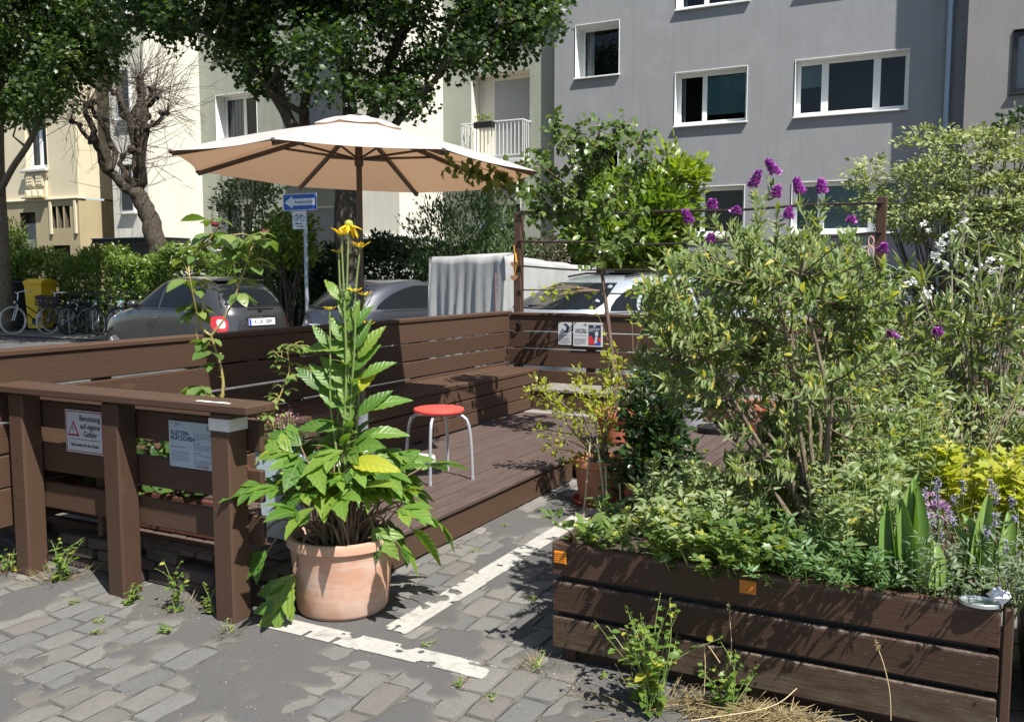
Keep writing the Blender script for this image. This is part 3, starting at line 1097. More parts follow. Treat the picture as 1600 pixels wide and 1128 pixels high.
def canopy(r0, r1, z0, z1, sag, name, parent, nr=9, na=6, hem=.0, thick=.003):
    V, Fc = [], []
    for i in range(nr + 1):
        t = i / nr
        for s in range(8):
            for k in range(na):
                u = k / na
                a0, a1 = ROT0 + s * math.pi / 4, ROT0 + (s + 1) * math.pi / 4
                r = r0 + (r1 - r0) * t
                p0 = Vector((math.cos(a0), math.sin(a0), 0)) * r; p1 = Vector((math.cos(a1), math.sin(a1), 0)) * r
                p = p0.lerp(p1, u)
                z = z0 + (z1 - z0) * t + .018 * math.sin(math.pi * t) - sag * math.sin(math.pi * u) * t * (1 if t < 1 else .6)
                if i == nr:
                    q = p * (1 - .035 * math.sin(math.pi * u))
                    p = q
                V.append((UX + p.x, UY + p.y, z - p.dot(rdir) * .0317 - p.dot(vdir) * .024))
    n = 8 * na
    for i in range(nr):
        for k in range(n):
            k2 = (k + 1) % n
            Fc.append((i * n + k, i * n + k2, (i + 1) * n + k2, (i + 1) * n + k))
    m = MB(); m.add(V, Fc)
    return m.build(name, CANV, parent, True, sharp=14)
cn = canopy(.05, UR, ZAP, ZRIM, .012, 'canopy', um)
m = MB()
for s in range(8):
    a = ROT0 + s * math.pi / 4
    p = upt(UR * .99, a, ZRIM - .004)
    q = upt(UR * .95, a, ZRIM + .01)
    m.ball(p, .014, 8, 5)
m.build('corner_cap', BRONZE, cn)
canopy(.02, .30, ZAP + .035, ZAP - .042, .012, 'vent_flap', um, 4, 6)
m = MB(); m.lathe((UX, UY, ZAP + .033), [(.03, 0), (.035, .008), (.02, .018), (1e-4, .02)], 16); m.build('finial', BRONZE, um, True)
for s in range(8):
    a = ROT0 + s * math.pi / 4
    m = MB()
    P0 = upt(.06, a, ZAP - .03); P1 = upt(UR * .985, a, ZRIM - .017)
    d = (P1 - P0).normalized(); sd = Vector((-math.sin(a), math.cos(a), 0)); nn = d.cross(sd)
    m.obox((P0 + P1) / 2, d, sd, nn, (P1 - P0).length / 2, .012, .014, .002)
    m.build('rib', BRONZE, um)
    m = MB()
    Q0 = Vector((UX, UY, 0)) + Vector((math.cos(a) * .04, math.sin(a) * .04, 2.25)); Q1 = P0.lerp(P1, .42) - Vector((0, 0, .012))
    m.tube([Q0, Q1], .008, 6)
    m.build('strut', BRONZE, um)
m = MB(); m.tube([(UX, UY, 1.22), (UX, UY, ZAP + .02)], .019, 14); m.build('pole', BRONZE, um, True)
m = MB(); m.tube([(UX, UY, .30), (UX, UY, 1.24)], .0195, 14); m.build('pole', plain('pole_sunlit_bronze', (.16, .135, .115), .4, .5), um, True)  # sunlight on the lower pole is painted in as a lighter, greyer bronze
m = MB(); m.lathe((UX, UY, 2.20), [(.026, 0), (.03, .01), (.03, .05), (.026, .07), (.024, .13), (.02, .14)], 16); m.build('runner_hub', BRONZE, um, True)
m = MB(); m.tube([(UX, UY - .02, 1.15), (UX + .06, UY - .045, 1.15)], .012, 8); m.ball((UX + .075, UY - .05, 1.15), .02, 8, 6); m.build('crank_knob', BLACK, um)
pb = thing('parasol_stand', 'white parasol stand with slab weights and upright sleeve under the plant leaves', 'parasol stand', (UX, UY, DZ))
m = MB(); m.lathe((UX, UY, DZ), [(.034, .0), (.034, .39), (.028, .39), (.028, .3)], 20); m.build('sleeve', WHITE, pb, True)
for dx in (-1, 1):
    for dy in (-1, 1):
        m = MB(); m.box(UX + dx * .20 - .155, UX + dx * .20 + .155, UY + dy * .20 - .155, UY + dy * .20 + .155, DZ + .002, DZ + .062, .012)
        m.build('weight_slab', plain('pale_concrete', (.55, .56, .57), .8, var=.12, scale=20), pb)

# ================================================================== TRELLIS
tr = thing('trellis', 'two tall brown posts with dark horizontal rods above the side fence', 'trellis', (-2.5, 8.3, 0))
m = MB(); m.box(-4.30, -4.215, 8.365, 8.44, 0, 2.14, .006); m.build('post', WZ, tr)
m = MB(); m.box(-.79, -.71, 8.365, 8.44, 0, 2.16, .006); m.build('post', WZ, tr)
IRON = plain('rusty_rod', (.035, .024, .02), .6, .3)
for z, sag, r_, b_ in ((2.115, .05, .012, 0), (1.85, .06, .011, 0), (1.58, .05, .009, 0), (1.34, .03, .007, 0)):
    m = MB()
    pts = []
    for i in range(15):
        t = i / 14
        pts.append((-4.24 + 3.5 * t, 8.355, z - sag * 4 * t * (1 - t) * (.5 if z > 2 else 1) + .008 * math.sin(t * 17 + z * 9)))
    m.tube(pts, r_, 6)
    m.build('rod', IRON, tr)
# wooden hearts on a cord hung from the left trellis post
hd = thing('heart_pendant', 'small wooden hearts on an orange cord hung on the left trellis post', 'pendant', (-4.28, 8.35, 1.5))
def heart(m, c, s, t=.008):
    pts = []
    for k in range(24):
        a = 2 * math.pi * k / 24
        pts.append((c[0] + s * 16 * math.sin(a) ** 3 / 16, c[1], c[2] + s * (13 * math.cos(a) - 5 * math.cos(2 * a) - 2 * math.cos(3 * a) - math.cos(4 * a)) / 16))
    m.prism(pts, (0, -t, 0))
HW = plain('heart_wood', (.34, .17, .075), .6, var=.2, scale=40)
for dz in (1.60, 1.46):
    m = MB(); heart(m, (-4.29, 8.36, dz), .04); m.build('heart', HW, hd)
m = MB(); m.tube([(-4.29, 8.36, 1.80), (-4.285, 8.355, 1.72), (-4.26, 8.357, 1.60), (-4.29, 8.356, 1.48)], .005, 6); m.tube([(-4.28, 8.36, 1.72), (-4.26, 8.352, 1.62)], .012, 6); m.build('cord', plain('orange_cord', (.55, .25, .02), .8), hd)
rg = thing('ring_pendant', 'pair of thin pink rings hanging from the right trellis rod', 'pendant', (-.84, 8.35, 1.8))
c0 = atv(1361, 377, 8.35)
for k in range(2):
    m = MB()
    c = c0 + Vector((0, 0, -.085 * k))
    m.tube([c + Vector((.022 * math.cos(a), 0, .040 * math.sin(a))) for a in [R(20 * q) for q in range(19)]], .006, 6, False)
    m.build('ring', plain('pink_ring', (.62, .32, .26), .6), rg)
m = MB(); m.tube([c0 + Vector((0, 0, .04)), c0 + Vector((.01, .0, .27))], .002, 5); m.build('cord', plain('thread', (.3, .28, .25), .8), rg)

# ================================================================== TIMBER PLANTER AT THE FRONT
pl = thing('timber_planter', 'long low brown plank planter box at the roadside with yellow reflectors', 'planter', (-.64, 3.45, 0))
PX0, PX1, PYF, PYB = -1.40, .115, 3.05, 3.92
for za, zb in ((.343, .472), (.202, .322), (.058, .182)):
    plank(pl, PX0, PX1, PYF, PYF + .03, za, zb, PLANT, 'plank', .005, .002)
    plank(pl, PX0, PX1, PYB - .03, PYB, za, zb, PLANT, 'plank', .005, .002)
    plank(pl, PX0 + .002, PX0 + .03, PYF + .033, PYB - .033, za, zb, WY, 'plank', .005, .0)
    plank(pl, PX1 - .03, PX1 - .002, PYF + .033, PYB - .033, za, zb, WY, 'plank', .005, .0)
for x in (PX0 + .035, -.65, PX1 - .085):
    for y in (PYF + .033, PYB - .085):
        plank(pl, x, x + .05, y, y + .05, .0, .44, WZ, 'corner_post')
plank(pl, PX1 + .004, PX1 + .034, PYF - .002, PYF + .075, .05, .475, WZ, 'end_batten', .004)
plank(pl, PX0 + .05, PX1 - .05, PYF + .06, PYF + .1, .0, .05, WX, 'plinth')
m = MB(); m.box(PX0 + .032, PX1 - .032, PYF + .032, PYB - .032, .1, .432, 0); m.build('soil', SOIL, pl)
m = MB(); m.box(PX0 + .034, PX1 - .034, PYF + .0305, PYF + .0325, .06, .44, 0); m.build('liner', BLACK, pl)
screws(pl, [(x, PYF + .0005, z) for x in (PX0 + .06, -.62, PX1 - .06) for z in (.36, .385, .222, .302, .08, .16)], (0, -1, 0))
REFL = plain('amber_reflector', (.50, .17, .01), .25, 0, .6, var=.35, scale=70)
for cx, sx in ((PX0 + .035, 1), (-.655, 1.1)):
    m = MB(); m.box(cx - .026 * sx, cx + .026 * sx, PYF - .009, PYF - .0005, .395, .443, .002)
    for k in range(5):
        m.box(cx - .022 * sx, cx + .022 * sx, PYF - .0105, PYF - .0085, .400 + k * .0085, .4045 + k * .0085, .0005)
    m.build('reflector', REFL, pl)
# second planter further right, only its corner shows
p2 = thing('timber_planter', 'brown plank planter box cut off by the right edge of the photo', 'planter', (.8, 3.5, 0))
for za, zb in ((.33, .47), (.19, .32), (.05, .18)):
    plank(p2, .24, 1.6, 3.30, 3.33, za, zb, WX, 'plank')
    plank(p2, .21, .238, 3.30, 4.1, za, zb, WY, 'plank')
m = MB(); m.box(.24, 1.58, 3.335, 4.08, .05, .43, 0); m.build('soil', SOIL, p2)
plank(p2, .24, 1.6, 4.085, 4.11, .05, .47, WX, 'plank')
# tin and crumpled wrap left on the planter corner
tin = thing('metal_tin', 'flat grey metal tin left on the right corner of the planter rim', 'tin', (.06, 3.06, .475))
m = MB(); m.lathe((.052, 3.062, .473), [(.055, 0), (.058, .002), (.058, .012), (.055, .014), (.053, .008), (1e-4, .007)], 28, 1., .75); m.build('body', plain('tin_metal', (.50, .55, .56), .3, .7), tin, True)
m = MB()
r3 = random.Random(5)
vs = []
for i in range(7):
    for j in range(10):
        a = 2 * math.pi * j / 10; e = math.pi * i / 6
        k = .026 * (1 + r3.uniform(-.35, .35))
        vs.append((.10 + k * 1.1 * math.sin(e) * math.cos(a), 3.06 + k * math.sin(e) * math.sin(a), .512 - k * .9 * math.cos(e)))
fs = [(i * 10 + j, i * 10 + (j + 1) % 10, (i + 1) * 10 + (j + 1) % 10, (i + 1) * 10 + j) for i in range(6) for j in range(10)]
m.add(vs, fs)
tag(m.build('crumpled_wrap', plain('thin_white_film', (.72, .70, .74), .3)), 'crumpled white plastic wrap on the planter rim beside the tin', 'wrapper')
# ================================================================== BUILDINGS
def wall_holes(m, x0, x1, z0, z1, y, holes):
    xs = sorted(set([x0, x1] + [h[0] for h in holes] + [h[1] for h in holes]))
    zs = sorted(set([z0, z1] + [h[2] for h in holes] + [h[3] for h in holes]))
    xs = [x for x in xs if x0 <= x <= x1]; zs = [z for z in zs if z0 <= z <= z1]
    for i in range(len(xs) - 1):
        for j in range(len(zs) - 1):
            cx, cz = (xs[i] + xs[i + 1]) / 2, (zs[j] + zs[j + 1]) / 2
            if any(h[0] < cx < h[1] and h[2] < cz < h[3] for h in holes):
                continue
            m.quad((xs[i], y, zs[j]), (xs[i + 1], y, zs[j]), (xs[i + 1], y, zs[j + 1]), (xs[i], y, zs[j + 1]))

def reveal(parent, h, y, d, mat):
    x0, x1, z0, z1 = h
    m = MB()
    m.quad((x0, y, z0), (x0, y + d, z0), (x0, y + d, z1), (x0, y, z1))
    m.quad((x1, y, z0), (x1, y, z1), (x1, y + d, z1), (x1, y + d, z0))
    m.quad((x0, y, z1), (x0, y + d, z1), (x1, y + d, z1), (x1, y, z1))
    m.quad((x0, y, z0), (x1, y, z0), (x1, y + d, z0), (x0, y + d, z0))
    return m

def window(parent, h, y, d, splits, fm=None, rm=None, fw=.065, blinds=(), curtain=(), sill=True, mull=.11, rdepth=.55, lip=.02):
    "casement window set d deep in its opening; splits are the relative widths of its panes"
    fm = fm or FRAMEW
    x0, x1, z0, z1 = h
    m = reveal(parent, h, y, d, rm or fm)
    # painted lining that stands a little proud of the wall
    if lip:
        for a, b_, c, e in ((x0 - .0, x0 + .012, z0, z1), (x1 - .012, x1, z0, z1)):
            m.box(a + .002, b_, y - lip, y + .02, c + .002, e - .002, .003)
        m.box(x0 + .014, x1 - .014, y - lip + .001, y + .02, z1 - .014, z1 - .002, .003)
    wobj = m.build('window', rm or fm, parent)
    yf = y + d
    m = MB()
    ins = .03
    m.box(x0 + .002, x0 + ins + fw, yf - .03, yf + .03, z0 + .002, z1 - .002, .004)
    m.box(x1 - ins - fw, x1 - .002, yf - .03, yf + .03, z0 + .002, z1 - .002, .004)
    xa, xb = x0 + ins + fw, x1 - ins - fw
    m.box(xa + .001, xb - .001, yf - .031, yf + .029, z0 + .002, z0 + fw + .05, .004)
    m.box(xa + .001, xb - .001, yf - .031, yf + .029, z1 - fw - .03, z1 - .002, .004)
    tot = sum(splits)
    W = xb - xa
    pos = xa
    panes = []
    for i, s in enumerate(splits):
        pe = pos + W * s / tot
        a = pos if i == 0 else pos + mull / 2
        b_ = pe if i == len(splits) - 1 else pe - mull / 2
        if i:
            m.box(pos - mull / 2, pos + mull / 2, yf - .033, yf + .027, z0 + fw + .051, z1 - fw - .031, .004)
        panes.append((a, b_))
        pos = pe
    m.build('frame', fm, wobj)
    za, zb = z0 + fw + .05, z1 - fw - .03
    for i, (a, b_) in enumerate(panes):
        m = MB(); m.quad((a, yf, za), (b_, yf, za), (b_, yf, zb), (a, yf, zb)); m.build('pane', GLASS, wobj)
    for i, fr, bm in blinds:
        a, b_ = panes[i]
        m = MB(); m.box(a - .02, b_ + .02, yf + .06, yf + .066, zb - (zb - za) * fr, zb + .03, 0); m.build('blind', bm, wobj)
    for i, fr, side in curtain:
        a, b_ = panes[i]
        w_ = (b_ - a) * fr
        xa_ = a if side == 0 else b_ - w_
        m = MB()
        n = 9
        for k in range(n):
            m.box(xa_ + w_ * k / n, xa_ + w_ * (k + .8) / n, yf + .09 + .012 * (k % 2), yf + .10 + .012 * (k % 2), za - .05, zb + .05, 0)
        m.build('curtain', CURT, wobj)
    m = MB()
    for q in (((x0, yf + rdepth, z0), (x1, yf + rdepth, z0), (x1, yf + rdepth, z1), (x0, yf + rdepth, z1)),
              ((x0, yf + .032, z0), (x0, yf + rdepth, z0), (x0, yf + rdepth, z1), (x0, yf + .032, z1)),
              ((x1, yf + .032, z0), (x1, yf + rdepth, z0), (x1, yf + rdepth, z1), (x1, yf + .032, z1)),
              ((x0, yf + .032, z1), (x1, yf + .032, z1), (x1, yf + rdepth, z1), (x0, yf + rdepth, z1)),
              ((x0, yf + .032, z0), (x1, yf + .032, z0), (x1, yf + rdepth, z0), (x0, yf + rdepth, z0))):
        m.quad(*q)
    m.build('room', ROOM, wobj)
    if sill:
        m = MB(); m.box(x0 - .02, x1 + .02, y - .07, y + d - .034, z0 - .035, z0 - .001, .006)
        m.build('sill', rm or fm, wobj)
    return wobj

GREYP = plaster('grey_render', (.285, .288, .292), 1.1, .08, .35, .2, patch=.2)
gb = thing('grey_apartment_building', 'plain mid grey rendered apartment block with white framed windows', 'building', (-5, 21.2, 0))
GYV = 21.2
TEAL = plain('teal_blind', (.16, .34, .36), .7, var=.08, scale=6)
TEALD = plain('grey_green_blind', (.26, .34, .34), .7, var=.08, scale=6)
W1 = [(-9.16, -7.99, 6.39, 7.68), (-9.16, -7.99, 9.2, 10.5), (-9.16, -7.99, 3.55, 4.85)]
rowz = [(2.42, 3.58), (5.02, 6.27), (7.71, 8.96), (10.4, 11.65)]
holes = list(W1)
for za, zb in rowz:
    holes += [(-6.58, -4.86, za, zb), (-3.81, -1.46, za, zb)]
m = MB(); wall_holes(m, -9.73, -.3, 0, 13, GYV, holes)
m.quad((-9.73, GYV, 0), (-9.73, 30, 0), (-9.73, 30, 13), (-9.73, GYV, 13))
m.quad((-9.73, GYV, 13), (-.3, GYV, 13), (-.3, 30, 13), (-9.73, 30, 13))
m.build('wall', GREYP, gb)
for h in W1:
    window(gb, h, GYV, .52, [1], fw=.03, curtain=[(0, .2, 0)], mull=.1)
for i, (za, zb) in enumerate(rowz):
    window(gb, (-6.58, -4.86, za, zb), GYV, .27, [.37, .63], blinds=[(1, .86, TEAL)] if i == 1 else [], curtain=[(0, .14, 0)])
    window(gb, (-3.81, -1.46, za, zb), GYV, .27, [.24, .5, .26], blinds=[(0, .46, TEALD)] if i == 1 else ([(0, 1, TEALD), (1, 1, TEAL), (2, 1, TEALD)] if i == 0 else []), mull=.15)
m = MB(); m.box(-9.745, -.32, GYV - .03, GYV - .002, 0, .9, .004); m.build('plinth', plaster('plinth_render', (.15, .15, .15), 2, .1, .3), gb)
dp = thing('downpipe', 'pale blue grey downpipe in the corner of the grey building', 'pipe', (-.68, GYV - .1, 0))
PIPE = plain('zinc_pipe', (.30, .37, .45), .35, .5, var=.1, scale=10)
for i, (za, zb) in enumerate(((.2, 4.3), (4.3, 7.1), (7.1, 10), (10, 13))):
    m = MB(); m.tube([(-.70, GYV - .11, za), (-.70, GYV - .11, zb - .002)], .068 if i % 2 else .066, 16); m.build('pipe_length', PIPE, dp, True)
    m = MB(); m.tube([(-.70, GYV - .11, zb - .07), (-.70, GYV - .11, zb)], .076, 16); m.box(-.72, -.68, GYV - .06, GYV, zb - .05, zb - .02, .002); m.build('clamp', PIPE, dp, True)

rb = thing('beige_grey_building', 'warm grey rendered building with black window frames at the right edge', 'building', (4, 20.5, 0))
RY = 20.5
RB = plaster('warm_grey_render', (.245, .236, .225), 1.2, .06, .3, .2, patch=.15)
BF = plain('black_window_frame', (.012, .012, .014), .35)
hs = [(.43, 2.2, z, z + 1.22) for z in (2.35, 5.03, 7.8, 10.6)]
m = MB(); wall_holes(m, -.37, 12, 0, 13.5, RY, hs)
m.quad((-.37, RY, 0), (-.37, RY, 13.5), (-.37, 30, 13.5), (-.37, 30, 0))
m.quad((-.37, RY, 13.5), (12, RY, 13.5), (12, 30, 13.5), (-.37, 30, 13.5))
m.build('wall', RB, rb)
for h in hs:
    window(rb, h, RY, .1, [1, 1], fm=BF, rm=BF, blinds=[(0, 1, plain('pale_blind', (.5, .52, .54), .7)), (1, .6, MATS['pale_blind'])], lip=.03)

# ---- the stuccoed block on the left: deep projecting bays, cream flanks and green fronts between them
CREAM = plaster('cream_render', (.66, .63, .54), 1.4, .07, .25, .3, patch=.15)
GREEN = plaster('green_stucco', (.30, .32, .265), 2.2, .16, .9, .3, 45)
PALEG = plaster('pale_render', (.55, .55, .52), 1.5, .08, .3, .3)
lb = thing('cream_apartment_building', 'cream and green stuccoed apartment block with projecting bays behind the trees', 'building', (-17, 21.4, 0))
LY = 21.45
SHUT = None
def shutter_mat():
    t = NT('roller_shutter')
    w = t.node('TexWave', wave_type='BANDS', bands_direction='Z', wave_profile='SAW')
    t.inp(w, 'Vector', t.coord()); w.inputs['Scale'].default_value = 6.5
    c = t.ramp(w.outputs[1], [(0, (.28, .30, .32)), (.8, (.34, .36, .38)), (.95, (.2, .21, .22))])
    return t.done(t.bsdf(c, .5, 0, .4, t.bump(w.outputs[1], .5, .02)))
SHUT = shutter_mat()
fl = [0, 2.75, 5.5, 8.25]
hol = []
for dz in (-2.9, 0, 2.85, 5.7):
    hol += [(-21.62, -19.9, 5.45 + dz, 7.13 + dz)] if dz != -2.9 else [(-21.75, -20.2, 2.3, 3.84)]
    hol += [(-18.1, -16.9, 5.4 + dz, 6.9 + dz)] if dz != -2.9 else [(-18.2, -16.7, 2.1, 3.55)]
    hol += [(-12.3, -10.55, 4.45 + dz, 6.82 + dz)] if dz != -2.9 else [(-12.2, -10.8, 2.0, 3.5)]
m = MB()
wall_holes(m, -22.3, -14.6, 0, 14, LY, [h for h in hol if h[0] < -14]); m.build('wall', GREEN, lb); m = MB(); wall_holes(m, -13.2, -9.735, 0, 14, LY, [h for h in hol if h[0] > -14])
m.build('wall', GREEN, lb)
for h in hol:
    if h[0] > -12.4 and h[3] - h[2] > 2:
        # balcony door behind a roller shutter
        wv = reveal(lb, h, LY, .5, CREAM).build('window', CREAM, lb)
        m = MB(); m.box(h[0] + .5, h[1] - .16, LY + .40, LY + .43, h[2], h[3] - .12, 0); m.build('shutter', SHUT, wv)
        m = MB(); m.box(h[0] + .002, h[0] + .5, LY + .40, LY + .49, h[2] + .002, h[3] - .002, .01); m.box(h[1] - .16, h[1] - .002, LY + .39, LY + .49, h[2] + .002, h[3] - .002, .01); m.box(h[0] + .5, h[1] - .16, LY + .38, LY + .49, h[3] - .12, h[3] - .002, .005); m.build('frame', CREAM, wv)
    elif -18.5 < h[0] < -16.5:
        wv = reveal(lb, h, LY, .2, CREAM).build('window', CREAM, lb)
        m = MB(); m.box(h[0] + .06, h[1] - .06, LY + .10, LY + .12, h[2], h[3] - .06, 0); m.build('shutter', SHUT, wv)
        m = MB(); m.box(h[0] + .001, h[0] + .06, LY + .08, LY + .18, h[2], h[3] - .001, .005); m.box(h[1] - .06, h[1] - .001, LY + .08, LY + .18, h[2], h[3] - .001, .005); m.box(h[0] + .061, h[1] - .061, LY + .08, LY + .18, h[3] - .06, h[3] - .001, .005); m.build('frame', FRAMEW, wv)
    else:
        window(lb, h, LY, .42, [1, 1], rm=plaster('white_reveal', (.70, .70, .67), 2, .06, .2, .2), fw=.07, mull=.12, curtain=[(0, .9, 0)])
for x0, x1 in ((-23.86, -22.3), (-14.6, -13.2)):
    m = MB()
    m.cur = 0
    m.quad((x1, 19.3, 0), (x1, LY + .002, 0), (x1, LY + .002, 14), (x1, 19.3, 14))
    m.quad((x0, 19.3, 0), (x0, 19.3, 14), (x0, LY + .5, 14), (x0, LY + .5, 0))
    m.quad((x0, 19.3, 0), (x1, 19.3, 0), (x1, 19.3, 14), (x0, 19.3, 14))
    m.quad((x0, 19.3, 14), (x1, 19.3, 14), (x1, LY, 14), (x0, LY, 14))
    b = m.build('bay', CREAM, lb)
    m = MB(); m.box(x0 - .04, x1 + .05, 19.25, LY, 0, 2.42, .02); m.build('plinth', PALEG, b)
    m = MB(); m.box(x0 - .07, x1 + .09, 19.21, LY, 2.421, 2.52, .02); m.build('plinth_ledge', PALEG, b)
    if x0 < -20:
        for zz in (3.4, 6.2, 9.1):
            h = (x0 + .42, x0 + 1.0, zz, zz + 1.5)
            m = MB(); m.box(h[0], h[1], 19.24, 19.31, h[2], h[3], .01); w_ = m.build('window', FRAMEW, lb)
            m = MB(); m.box(h[0] + .06, h[1] - .06, 19.225, 19.245, h[2] + .07, h[3] - .07, .0); m.build('pane', plain('dark_pane', (.02, .022, .024), .08), w_)
            m = MB(); m.box(h[0] - .06, h[1] + .06, 19.18, 19.3, h[2] - .06, h[2] - .002, .01); m.build('sill', PALEG, w_)
m = MB()
m.quad((-9.74, LY, 14), (-9.74, 32, 14), (-25.4, 32, 14), (-25.4, LY, 14))
m.build('roof', plain('roof_felt', (.08, .07, .07), .9), lb)
# recess with small balconies at the far end
m = MB(); wall_holes(m, -27.6, -23.86, 0, 14, 21.95, [(-26.3, -25.2, z, z + 2.0) for z in (1.9, 4.65, 7.4, 10.2)]); m.build('recess_wall', plaster('grey_recess', (.25, .26, .25), 2, .1, .4, .3), lb)
for z in (1.9, 4.65, 7.4, 10.2):
    window(lb, (-26.3, -25.2, z, z + 2.0), 21.95, .15, [1, 1], curtain=[(0, .5, 0)], sill=False, lip=0)
REDT = plain('red_tile_edge', (.22, .05, .035), .7, var=.3, scale=20)
WRAIL = plain('white_railing', (.62, .63, .62), .4)
def balcony(x0, x1, y, yw, z, n, label, slab, grp):
    b = thing('balcony', label, 'balcony', ((x0 + x1) / 2, (y + yw) / 2, z), grp)
    m = MB(); m.box(x0, x1, y, yw - .002, z - .14, z, .01); m.build('slab', slab, b)
    m = MB(); m.box(x0, x1, y + .01, y + .05, z + .95, z + .985, .005); m.build('handrail', WRAIL, b)
    m = MB(); m.box(x0, x1, y + .015, y + .045, z + .08, z + .105, .004); m.build('rail', WRAIL, b)
    for k in range(n):
        x = x0 + .02 + (x1 - x0 - .04) * k / (n - 1)
        m = MB(); m.box(x - .011, x + .011, y + .02, y + .04, z + .106, z + .949, .002); m.build('baluster', WRAIL, b)
    for xs in (x0, x1 - .03):
        m = MB(); m.box(xs, xs + .03, y + .052, yw - .003, z + .951, z + .984, .004); m.build('rail', WRAIL, b)
        for k in range(3):
            yy_ = y + .12 + (yw - y - .15) * k / 3
            m = MB(); m.box(xs + .005, xs + .025, yy_, yy_ + .02, z, z + .95, .002); m.build('baluster', WRAIL, b)
    return b
balcony(-12.35, -10.5, 20.95, LY, 4.5, 17, 'white barred balcony with a small flower box beside the grey building', PALEG, None)
balcony(-27.3, -25.0, 21.2, 21.95, 4.7, 13, 'narrow far balcony with red slab edge in the recess beside the yellow facade', REDT, None)
balcony(-20.9, -19.5, 20.9, LY, 4.7, 9, 'low balcony with red slab edge under the deep white window', REDT, None)
fb = thing('flower_box', 'dark flower box with yellow green plants hung on the white balcony rail', 'flower box', (-11.55, 20.9, 5.35))
m = MB(); m.box(-11.85, -11.3, 20.76, 20.94, 5.30, 5.46, .01); m.build('box', BLACK, fb)
P = np.stack([rng.uniform(-11.85, -11.35, 140), rng.uniform(20.78, 20.92, 140), 5.46 + rng.uniform(0, .22, 140) * (1 - np.abs(np.linspace(-1, 1, 140)) * .3)], 1)
cloud('foliage', P, rand_dirs(140, .6), .07, .5, DIAM, leaf('box_leaf', [(.16, .22, .03), (.25, .30, .04), (.10, .16, .03)]), fb)

# ---- ornamented yellow house at the far left
YC = plaster('yellow_render', (.62, .55, .39), 1.3, .06, .25, .2)
OCH = plaster('ochre_stone', (.40, .33, .20), 1.6, .12, .35, .3)
yb = thing('yellow_ornate_house', 'pale yellow house with ochre stone base and relief ornaments at the far left', 'building', (-31, 19.3, 0))
YV = 19.3
yh = [(-27.95, -26.85, 4.95, 6.6), (-27.95, -26.85, 8.0, 9.8), (-31.6, -30.4, 4.95, 6.6), (-31.6, -30.4, 8.0, 9.8)]
m = MB(); wall_holes(m, -46, -25.45, 3.96, 15, YV, yh)
m.quad((-25.45, YV, 3.96), (-25.45, 30, 3.96), (-25.45, 30, 15), (-25.45, YV, 15))
m.quad((-46, YV, 15), (-25.45, YV, 15), (-25.45, 30, 15), (-46, 30, 15))
m.build('wall', YC, yb)
dh = [(-28.35, -27.55, .1, 3.55), (-26.75, -26.5, 3.0, 3.7), (-26.42, -26.17, 3.0, 3.7), (-26.09, -25.84, 3.0, 3.7), (-26.75, -25.9, 1.7, 2.45)]
m = MB(); wall_holes(m, -46, -25.40, 0, 3.9, YV - .05, dh)
m.quad((-25.40, YV - .05, 0), (-25.40, 30, 0), (-25.40, 30, 3.9), (-25.40, YV - .05, 3.9))
m.build('stone_base', OCH, yb)
m = MB(); m.box(-46, -25.36, YV - .12, YV + .2, 3.9, 3.96, .015); m.build('string_course', YC, yb)
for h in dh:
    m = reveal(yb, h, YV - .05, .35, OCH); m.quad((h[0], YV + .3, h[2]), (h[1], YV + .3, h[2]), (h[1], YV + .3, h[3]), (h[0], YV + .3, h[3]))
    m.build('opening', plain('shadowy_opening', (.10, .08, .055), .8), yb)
m = MB(); m.box(-28.3, -27.6, YV + .1, YV + .16, .12, 3.2, .01); m.build('door', plain('grey_door', (.23, .23, .22), .5), yb)
for h in yh:
    window(yb, h, YV, .2, [1, 1], rm=YC, fw=.08, mull=.14, curtain=[(0, .8, 0), (1, .6, 1)])
    m = MB(); m.box(h[0] - .12, h[1] + .12, YV - .2, YV - .072, h[2] - .12, h[2] - .03, .015); m.build('ledge', PALEG, yb)
# relief panel below the window: raised frame, two square fields and three brackets
for hx in (-27.4,):
    m = MB(); m.box(hx - .5, hx + .5, YV - .09, YV - .001, 3.98, 4.78, .015); r_ = m.build('relief_panel', YC, yb)
    for k in (-.24, .24):
        m = MB(); m.box(hx + k - .2, hx + k + .2, YV - .14, YV - .091, 4.36, 4.74, .012); m.build('relief_field', YC, r_)
        for a in (-.1, .0, .1):
            for b in (-.1, 0, .1):
                m = MB(); m.box(hx + k + a - .03, hx + k + a + .03, YV - .165, YV - .141, 4.55 + b - .03, 4.55 + b + .03, .008); m.build('relief_stud', YC, r_)
    for k in (-.3, 0, .3):
        m = MB(); m.box(hx + k - .07, hx + k + .07, YV - .24, YV - .091, 4.04, 4.24, .02); m.build('bracket', YC, r_)
    m = MB(); m.box(hx - .52, hx + .52, YV - .27, YV - .125, 3.97, 4.035, .01); m.build('relief_ledge', OCH, r_)
for a in (-26.8, -25.6):
    m = MB(); m.box(a, a + .12, YV - .11, YV - .051, 2.8, 3.85, .015); m.build('grille_frame', YC, yb)

